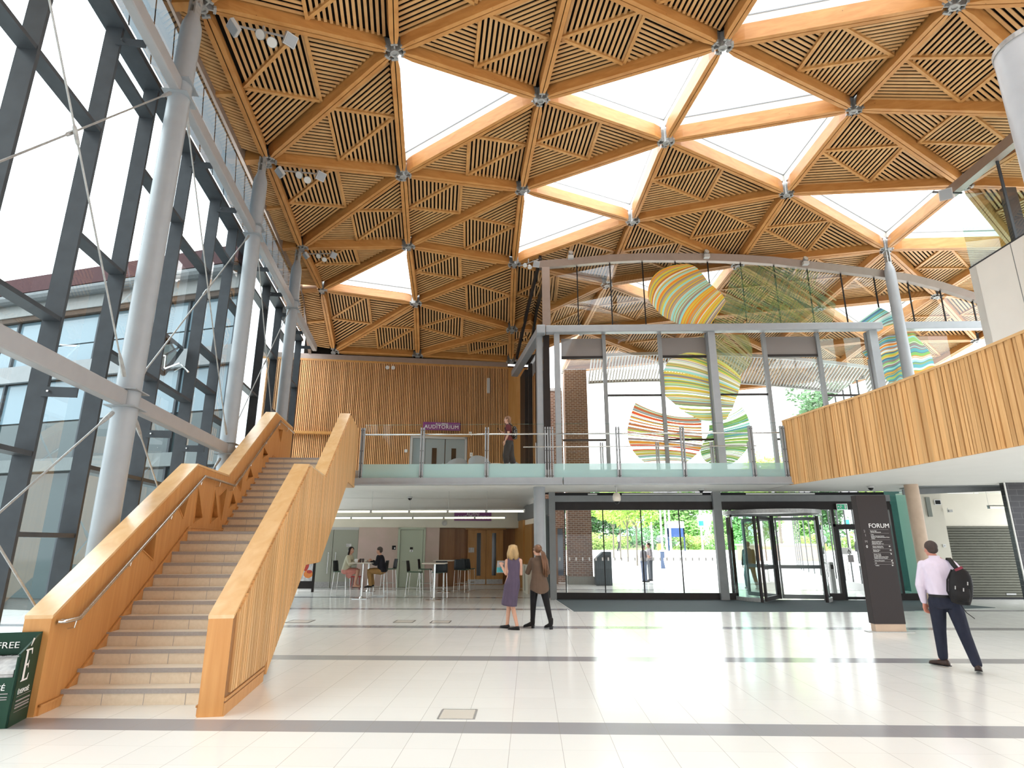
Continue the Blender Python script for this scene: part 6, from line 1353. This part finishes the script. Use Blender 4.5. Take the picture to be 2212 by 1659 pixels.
# fittings on the cream pier at right
def rp(x, y): return ony(x, y, 19.93)
p = rp(2025, 1085); t = thing('display_panel', 'small black display panel on the cream wall above the man', 'panel', p); obj('casing', MB().box(p, (.20, .04, .16)), q['ink'], t); obj('screen', MB().box(p+V((0, -.022, 0)), (.16, .006, .12)), q['black'], t)
p = rp(2046, 1104); t = thing('wall_camera', 'small white camera on a bracket beside the black display panel', 'camera', p); obj('bracket', MB().tube([p+V((.03, 0, .09)), p+V((-.03, -.08, .05)), p+V((-.03, -.08, -.06))], .015, 8), q['ink'], t); obj('camera_body', MB().box(p+V((.02, -.1, 0)), (.12, .1, .08)), q['grey'], t, bevel=.01)
p = rp(2006, 1095); t = thing('column_speaker', 'slim grey-green wall strip next to the tan column', 'speaker', p); obj('cabinet', MB().box(p, (.13, .05, .62)), cl('grey_green_fabric', (.28, .30, .27), .9), t); obj('wall_bracket', MB().box(p+V((0, .02, 0)), (.06, .04, .3)), q['castmetal'], t)
p = rp(2040, 1179); t = thing('socket_box', 'small white socket on the cream pier beside the shutter', 'switch box', p); obj('plate', MB().box(p, (.09, .02, .09)), q['ink'], t); obj('insert', MB().box(p+V((0, -.012, 0)), (.05, .004, .04)), q['grey'], t)
# ------------------------------------------------------------------ outdoors
def paving():
    m = noisy('pale_paving', (.82, .81, .78), (.74, .73, .70), (.6, 2.5, 1), .6); return m
def gz(y): return max(0.0, min(1.0, (y-30)/33.0))
def slope(px, py):
    p = onz(px, py)
    for _ in range(30): p = onz(px, py, gz(p.y)*.5+p.z*.5)
    return p
mb = MB().quad((-70, 19.85, -.006), (110, 19.85, -.006), (110, 30, -.006), (-70, 30, -.006)).quad((-70, 30, -.006), (110, 30, -.006), (110, 63, .994), (-70, 63, .994)).quad((-70, 63, .994), (110, 63, .994), (110, 70, .994), (-70, 70, .994))
struct(obj('ground', mb, paving(), fix=False))
struct(obj('ground_left', MB().quad((-70, -10, -.012), (-6.0, -10, -.012), (-13, 28, -.012), (-70, 64, -.012)), noisy('grey_yard_paving', (.20, .21, .20), (.16, .17, .165), (.6, 2, 1), .7), fix=False))
GR = noisy('lawn_green', (.12, .30, .05), (.20, .40, .08), (2, 2, 2), .9)
struct(obj('ground_lawn', MB().prism([V((-70, 68, .5)), V((110, 68, .5)), V((110, 190, .5)), V((-70, 190, .5))], (0, 0, .52)), GR))
def brick():
    m = mat('brown_brick', (.16, .085, .055), .8); k = N(m); tc = k.n('ShaderNodeTexCoord'); mp = k.n('ShaderNodeMapping'); mp.inputs['Rotation'].default_value = (math.pi/2, 0, 0); k.l(tc.outputs['Object'], mp.inputs[0])
    b = k.n('ShaderNodeTexBrick', i_Scale=1.0); b.inputs['Color1'].default_value = (.25, .125, .075, 1); b.inputs['Color2'].default_value = (.17, .085, .055, 1); b.inputs['Mortar'].default_value = (.42, .35, .29, 1); b.inputs['Brick Width'].default_value = .225; b.inputs['Row Height'].default_value = .086; b.inputs['Mortar Size'].default_value = .012
    k.l(mp.outputs[0], b.inputs[0]); k.l(b.outputs[0], k.b.inputs['Base Color']); return m
BK = brick(); YB = 26.7
xa, xb = ony(1228, 1200, YB).x, ony(1280, 1200, YB).x
t = thing('brick_pier', 'tall brown brick pier standing outside the left end of the glazing', 'brick pier', ((xa+xb)/2, YB+.5, 0))
obj('pier', MB().bb((xa, YB, 0), (xb, YB+1.4, 9.6)), BK, t); obj('stone_plinth', MB().bb((xa-.03, YB-.06, 0), (xb+.05, YB+1.45, .32)), cl('grey_stone', (.30, .30, .27), .9), t)
t = thing('brick_wall', 'brown brick wall with a dark window set back beside the pier', 'wall', (xa-1.5, YB+1.2, 0))
obj('wall', MB().bb((-.2, YB+1.45, 0), (xa-.04, YB+1.8, 8.9)), BK, t); obj('window', MB().bb((.9, YB+1.40, .3), (xa-.15, YB+1.46, 2.35)), mat('dark_window', (.03, .05, .09), .05), t); obj('coping', MB().bb((-.25, YB+1.42, 8.9), (xa-.06, YB+1.85, 9.05)), q['grey'], t)
p = onz(1301, 1265); xa2, xb2 = ony(1281, 1230, p.y).x+.12, ony(1322, 1230, p.y).x; t = thing('litter_bin', 'large dark slatted bin outside against the brick pier', 'bin', p); DB = cl('dark_bin_steel', (.035, .055, .065), .7, .5)
obj('bin_body', MB().prism([V((xa2, p.y, 0)), V((xb2, p.y, 0)), V((xb2, p.y, 1.35)), V((xb2-.35, p.y, 1.35)), V((xa2, p.y, 1.05))], (0, .7, 0)), DB, t); mb = MB(); x = xa2+.05
while x < xb2-.04: mb.bb((x, p.y-.015, .06), (x+.05, p.y, 1.0)); x += .085
obj('slats', mb, cl('bin_slats', (.05, .075, .085), .8, .5), t); obj('aperture', MB().bb((xb2-.30, p.y-.02, 1.06), (xb2-.05, p.y, 1.22)), q['black'], t)
# trees
LIME, DARK, MID, OLV = [noisy(n_, a, b, (3, 3, 3), .8) for n_, a, b in (('lime_leaves', (.50, .72, .16), (.36, .60, .10)), ('dark_leaves', (.07, .17, .07), (.13, .27, .11)), ('mid_leaves', (.20, .42, .11), (.33, .56, .18)), ('olive_leaves', (.24, .36, .07), (.36, .46, .12)))]
BARK = noisy('grey_bark', (.20, .17, .14), (.13, .11, .09), (6, 6, 2), .9)
def leaves(c, r, n, s_, seed):
    rr = random.Random(seed); mb = MB(); bl = [(V((rr.uniform(-1, 1)*.65, rr.uniform(-1, 1)*.65, rr.uniform(-1, 1)*.65)), rr.uniform(.3, .5)) for _ in range(16)]
    for i in range(n):
        b, br = rr.choice(bl); d = V((rr.gauss(0, 1), rr.gauss(0, 1), rr.gauss(0, 1))).normalized(); p = b+d*br*rr.uniform(.6, 1.0); p = V((c[0]+p.x*r[0], c[1]+p.y*r[1], c[2]+p.z*r[2]))
        a = V((rr.gauss(0, 1), rr.gauss(0, 1), rr.gauss(0, .6))).normalized()*s_; e = a.orthogonal().normalized()*s_*.55; mb.add([p-a, p+e, p+a, p-e], [(0, 1, 2, 3)])
    return mb
def tree(name, label, cat, base, ht, r, zc, lm, n, s_, seed, tr=.12, grp=None):
    base = V(base); t = thing(name, label, cat, base, group=grp); mb = MB().tube([base, base+V((.05, 0, zc*.6)), base+V((0, 0, zc))], [tr, tr*.8, tr*.35], 8); rr = random.Random(seed+50)
    for i in range(6): a = rr.uniform(0, 6.28); mb.tube([base+V((0, 0, zc*.6)), base+V((math.cos(a)*r[0]*.35, math.sin(a)*r[1]*.35, zc-r[2]*.2)), base+V((math.cos(a)*r[0]*.6, math.sin(a)*r[1]*.6, zc+r[2]*.3))], [tr*.5, tr*.3, .02], 5)
    obj('trunk', mb, BARK, t); obj('crown', leaves(base+V((0, 0, zc)), r, n, s_, seed), lm, t, fix=False); return t
for i, (px, py, w_, lb) in enumerate(((1377, 1222, 3.0, 'young lime-green tree, nearest of the row, behind the couple outside'), (1357, 1213.5, 3.0, 'young lime-green tree, second of the row on the paving outside'), (1341, 1208, 3.0, 'young lime-green tree, third of the row on the paving outside'), (1326, 1205, 3.2, 'young lime-green tree, leftmost of the row beside the brick pier'))):
    b = slope(px, py); tree('young_tree', lb, 'tree', b, 7, (w_*.58, w_*.5, 1.5), 3.9, LIME, 2800, .12, 3+i, .06, 'young trees on the paving outside')
BT = [(-30, 92, 8, DARK, 'dark evergreen tree far left beyond the paving outside'), (0, 84, 5.5, DARK, 'dark blue-green tree behind the brick pier outside'), (11, 102, 7, DARK, 'dark conifer-like tree behind the young lime trees'), (22, 95, 6.5, MID, 'broad mid-green tree behind the blue and white board'), (35, 100, 7, MID, 'bright green tree to the right of the blue board'), (46, 86, 6.5, DARK, 'dark tree beyond the revolving door'), (58, 98, 7, MID, 'mid-green tree beyond the side door'), (71, 90, 7, DARK, 'dark tree at the far right beyond the totem')]
for i, (x, y, r, m_, lb) in enumerate(BT): tree('broad_tree', lb, 'tree', (x, y, 1.0), 12, (r*.98, r*.6, r*.75), r*.75+.2, m_, 5200, .33, 20+i, .4, 'broad trees behind the lawn')
b = ony(1800, 1000, 62); tree('tall_pine', 'tall dark pine seen through the upper right of the glazing', 'tree', (b.x, 62, 0), 20, (3.4, 3, 3.4), 16.0, DARK, 2200, .3, 41, .3)
b = ony(1668, 1000, 56); tree('slim_tree', 'bright green treetop showing over the bridge near the balcony', 'tree', (b.x, 56, 0), 11, (2.6, 2.2, 2.6), 7.4, LIME, 1800, .24, 43, .14)
for i, (px, Y, r, m_, lb) in enumerate(((1296, 72, 1.6, OLV, 'yellow-green shrub beside the brick pier'), (1326, 80, 1.8, OLV, 'yellow-green shrub left of the pale blue roof'), (1412, 72, 2.2, DARK, 'dark shrub left of the ball sculpture'), (1486, 73, 1.5, OLV, 'olive-green shrub under the blue board'), (1522, 77, 1.6, MID, 'rounded green shrub right of the blue board'), (1562, 72, 1.5, MID, 'green shrub behind the entrance post'), (1640, 80, 3, MID, 'green shrub beyond the revolving door'))):
    p = ony(px, 1180, Y); t = thing('shrub', lb, 'shrub', (p.x, Y, 1.0)); obj('foliage', leaves((p.x, Y, 1.0+r*.5), (r*1.3, r, r*.75), 1600, .13, 60+i), m_, t, fix=False); obj('stems', MB().tube([(p.x, Y, 1.0), (p.x, Y, 1.0+r*.5)], .06, 6).tube([(p.x, Y, 1.0), (p.x+.5, Y, 1.0+r*.4)], .05, 6), BARK, t)
# board, poles, sculpture
p = ony(1461, 1160, 62.5); s_ = 62.5/1326; t = thing('notice_board', 'blue and white notice board on posts across the paving outside', 'sign board', (p.x, 62.5, 0))
obj('blue_panel', MB().bb((p.x-18*s_, 62.5, p.z), (p.x+18*s_, 62.6, p.z+19*s_)), cl('blue_panel_paint', (.02, .06, .20), .8), t); obj('white_panel', MB().bb((p.x-18*s_, 62.49, p.z+19*s_), (p.x+18*s_, 62.6, p.z+33*s_)), q['ink'], t)
for d in (-17*s_, 17*s_): obj('post', MB().bb((p.x+d-.06, 62.5, 0), (p.x+d+.06, 62.62, p.z+33*s_)), cl('navy_post', (.03, .05, .12), .8), t)
for i, px in enumerate((1433, 1443, 1452, 1411)):
    p = slope(px, 1218 if i < 3 else 1206); t = thing('flagpole', ('left white flagpole of the group of three outside', 'middle white flagpole of the group of three outside', 'right white flagpole of the group of three outside', 'lone white pole behind the couple outside')[i], 'pole', p); obj('pole', MB().lathe([(.075, 0), (.045, 8.5)], p, 12), q['ink'], t, True); obj('base_socket', MB().lathe([(.13, 0), (.13, .3), (.10, .4)], p, 12), q['grey'], t)
p = ony(1428, 1187, 63.5); s_ = 63.5/1326; t = thing('ball_sculpture', 'grey ball sculpture on an orange plinth on the lawn outside', 'sculpture', (p.x, 63.5, .85)); obj('plinth', MB().bb((p.x-6*s_, 63.5, .9), (p.x+6*s_, 64.1, 1.73-1*s_*1.0)), cl('orange_stone', (.55, .28, .08), .8), t); obj('ball', MB().ell((p.x, 63.8, 1.75+8*s_), (8*s_,)*3, 20, 13), noisy('ball_metal', (.09, .10, .11), (.22, .23, .24), (5,)*3, .5), t, True)
p = slope(1521, 1222); t = thing('sign_pole', 'slim pole with a square teal sign outside beside the glass doors', 'sign', p); obj('pole', MB().lathe([(.06, 0), (.06, 7)], p, 10), q['ink'], t); z = 1.68+(1174.5-1132)*p.y/1326; obj('sign_plate', MB().box(V((p.x, p.y-.08, z)), (.42, .03, .5)).box(V((p.x, p.y-.1, z)), (.3, .02, .3), None, 1), [q['ink'], cl('teal_sign', (.05, .40, .38), .9)], t)
p = slope(1433, 1228); t = thing('info_post', 'short blue and white information post on the paving outside', 'post', p); obj('panel', MB().bb(p+V((-.12, 0, 0)), p+V((.12, .1, .98))), cl('slate_blue', (.10, .14, .24), .8), t); obj('cap', MB().bb(p+V((-.14, -.02, .98)), p+V((.14, .12, 1.08))), q['ink'], t)
p = slope(1443, 1234); t = thing('planter', 'white tapered planter on the paving outside', 'planter', p); obj('pot', MB().lathe([(.10, 0), (.20, .6), (.20, .72), (.14, .68)], p, 18), q['ink'], t, True); obj('soil', MB().lathe([(.17, .66), (.01, .69)], p, 14), BARK, t)
t = thing('distant_building', 'low building with a pale blue roof far across the paving', 'building', (ony(1362, 1180, 110).x, 110, .85)); a, b = ony(1336, 1180, 110).x, ony(1388, 1180, 110).x
obj('walls', MB().bb((a, 110, .85), (b, 116, 3.0)), cl('buff_wall', (.42, .36, .28), .9), t); obj('roof', MB().prism([V((a-.5, 109.5, 3.0)), V((b+.5, 109.5, 3.0)), V((b-1.2, 112, 5.3)), V((a+1.0, 112, 5.3))], (0, 4, 0)), cl('pale_blue_roof', (.42, .60, .70), .9), t)
for k in range(3): obj('window', MB().bb((a+.6+k*1.4, 109.95, 1.5), (a+1.4+k*1.4, 110, 2.4)), q['pane'], t)
t = thing('stone_wall', 'low pinkish stone wall beyond the revolving door outside', 'wall', (22, 46, 0)); obj('wall', MB().bb((15.5, 46, 0), (20.5, 46.6, 1.55)), cl('pink_sandstone', (.50, .34, .26), .85), t); obj('coping', MB().bb((15.4, 45.95, 1.55), (20.6, 46.7, 1.68)), cl('pale_coping', (.60, .50, .42), .9), t)
# glazed facade of the next wing, right of the entrance
t = thing('glazed_wing', 'curved teal glazed facade outside to the right of the entrance', 'building', (13, 27, 0)); gl = [V((11.75, 20.3, 0)), V((12.1, 22.5, 0)), V((12.7, 25.5, 0)), V((13.6, 29.5, 0)), V((15.0, 34.5, 0)), V((16.6, 39, 0))]
for i, (a, b) in enumerate(zip(gl, gl[1:])):
    n_ = 3
    for j in range(n_):
        c, d = a.lerp(b, j/n_), a.lerp(b, (j+1)/n_); pn = obj('facade_pane', MB().quad(c+V((0, 0, .25)), d+V((0, 0, .25)), d+V((0, 0, 7.4)), c+V((0, 0, 7.4))), q['tealglass'], t, fix=False); obj('mullion', MB().tube([d+V((0, 0, 0)), d+V((0, 0, 7.4))], .03, 6), q['frame'], pn)
    obj('base_rail', MB().bar(a+V((0, 0, .12)), b+V((0, 0, .12)), .1, .26), q['grey'], t)
obj('inner_wall', MB().poly([p+V((1.8, 0, 0)) for p in gl]).prism([p+V((1.6, 0, 0)) for p in gl]+[p+V((1.9, 0, 0)) for p in gl[::-1]], (0, 0, 7.2)), cl('blue_green_lining', (.05, .10, .09), .85), t)
t = thing('handrail_post', 'bent steel handrail outside the side door', 'rail', (11.0, 21.0, 0)); obj('rail', MB().tube([(10.9, 20.6, 0), (10.9, 20.6, .8), (10.95, 20.7, .95), (11.1, 21.2, 1.0), (11.3, 22, 1.0)], .03, 10), q['chrome'], t, 'all'); obj('foot_plate', MB().lathe([(.08, 0), (.08, .012)], (10.9, 20.6, 0), 14), q['chrome'], t)
t = thing('door_bollard', 'dark slim door control post outside the side door', 'post', (9.85, 20.6, 0)); obj('post', MB().bb((9.8, 20.55, 0), (9.92, 20.67, 1.1)), q['grey'], t); obj('push_pad', MB().bb((9.82, 20.53, .88), (9.90, 20.55, 1.02)), q['bronze'], t)
# slatted canopy edge seen through the tall glazing
t = thing('canopy_louvre', 'arched white louvred canopy edge outside above the entrance', 'canopy', (7, 26.5, 9)); mb = MB(); 
def arc(x): return 9.55 - ((x-6.0)/9.5)**2*.8
x = xb+.15
while x < 17: mb.prism([V((x, 25.6, arc(x)+.45)), V((x+.05, 25.6, arc(x)+.45)), V((x+.05, 27.4, arc(x)-.3)), V((x, 27.4, arc(x)-.3))], (0, 0, -.10)); x += .14
obj('louvres', mb, cl('pale_louvre', (.62, .62, .60), .95), t)
for yy, dz in ((25.6, .45), (27.4, -.3)):
    mb = MB(); xs = [xb+.15+.8*i for i in range(17)]
    for a, b in zip(xs, xs[1:]): mb.bar((a, yy, arc(a)+dz-.05), (b, yy, arc(b)+dz-.05), .08, .14)
    obj('edge_beam', mb, q['grey'], t)
# adjoining wing seen through the left glazing
FA, FB = V((-8.15, 14.7, 0)), V((-22, 18.2, 0)); fd = (FB-FA).normalized(); fn = V((-fd.y, fd.x, 0)); fn = fn if fn.y < 0 else -fn; FL = (FB-FA).length
t = thing('adjoining_wing', 'neighbouring wing with glazed storeys and maroon parapet outside the left glazing', 'building', FA)
def fb(a0, a1, z0, z1, off, d=.1): return MB().box(FA+fd*(a0+a1)/2+fn*off+V((0, 0, (z0+z1)/2)), (a1-a0, d, z1-z0), (fd, fn, ZV))
SKYG = mat('sky_reflection_glass', (.17, .245, .29), .06, 0, .8); DKG = mat('dark_reflection_glass', (.03, .05, .052), .06, 0, .8); MAR = cl('maroon_parapet', (.075, .034, .036), .85)  # reflections put into the colour: sky in the upper panes, dark ones below
obj('wall', fb(-.4, FL, 0, 9.2, -.3, .3), cl('dark_grey_wall', (.10, .105, .10), .9), t); obj('parapet', fb(-.4, FL, 9.05, 9.55, .12, .3), MAR, t); obj('gutter', MB().tube([FA+fd*-.4+fn*.25+V((0, 0, 8.85)), FA+fd*FL+fn*.25+V((0, 0, 8.85))], .16, 10), cl('wing_gutter', (.13, .14, .145), .8), t); obj('eaves_board', fb(-.4, FL, 8.35, 8.75, .05, .12), cl('wing_eaves', (.27, .275, .27), .9), t); obj('soffit_band', fb(-.4, FL, 8.2, 8.36, .02, .1), cl('brown_band', (.09, .065, .05), .85), t)
obj('storey_band', fb(-.4, FL, 6.25, 6.75, .02, .12), q['frame'], t); obj('storey_band', fb(-.4, FL, 3.6, 3.95, .02, .12), cl('wing_band', (.16, .18, .18), .9), t)
k = 0; a = -.3
while a < FL-1.6:
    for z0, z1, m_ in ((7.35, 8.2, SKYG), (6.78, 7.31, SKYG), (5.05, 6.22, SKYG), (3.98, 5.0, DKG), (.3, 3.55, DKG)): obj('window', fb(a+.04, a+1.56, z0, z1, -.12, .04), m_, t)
    a += 1.6
mb = MB(); a = -.3
while a < FL: mb.box(FA+fd*a+fn*-.08+V((0, 0, 4.1)), (.07, .1, 8.2), (fd, fn, ZV)); a += 1.6
obj('window_bars', mb, q['fin'], t)
# ------------------------------------------------------------------ light and camera
wd = bpy.data.worlds.new('overcast'); SC.world = wd; wd.use_nodes = True; bg = wd.node_tree.nodes['Background']; bg.inputs[0].default_value = (.93, .97, 1.0, 1); bg.inputs[1].default_value = 3.0
_nt = wd.node_tree; _tc = _nt.nodes.new('ShaderNodeTexCoord'); _sx = _nt.nodes.new('ShaderNodeSeparateXYZ'); _mr = _nt.nodes.new('ShaderNodeMapRange')   # overcast sky: three times brighter overhead than at the horizon
_mr.inputs[1].default_value = 0.0; _mr.inputs[2].default_value = 1.0; _mr.inputs[3].default_value = 1.9; _mr.inputs[4].default_value = 6.2
_nt.links.new(_tc.outputs['Generated'], _sx.inputs[0]); _nt.links.new(_sx.outputs[2], _mr.inputs[0]); _nt.links.new(_mr.outputs[0], bg.inputs[1])
cam = bpy.data.cameras.new('camera'); co = bpy.data.objects.new('camera', cam); COL.objects.link(co); SC.camera = co
cam.sensor_width = 36; cam.lens = FPX*36/2212; cam.clip_end = 400; cam.clip_start = .05
co.matrix_world = M(((RT.x, UP.x, -FW.x, 0), (RT.y, UP.y, -FW.y, 0), (RT.z, UP.z, -FW.z, EYE), (0, 0, 0, 1)))
SC.view_settings.view_transform = 'Standard'; SC.view_settings.look = 'None'; SC.view_settings.exposure = 0.55; SC.view_settings.gamma = 1.0
cy = SC.cycles; cy.max_bounces = 8; cy.diffuse_bounces = 3; cy.glossy_bounces = 3; cy.transmission_bounces = 4; cy.transparent_max_bounces = 16; cy.use_adaptive_sampling = True; cy.adaptive_threshold = .025; cy.adaptive_min_samples = 16; cy.caustics_reflective = False; cy.caustics_refractive = False; cy.sample_clamp_indirect = 6.0; cy.use_denoising = True; cy.blur_glossy = 1.0
bpy.context.view_layer.update()
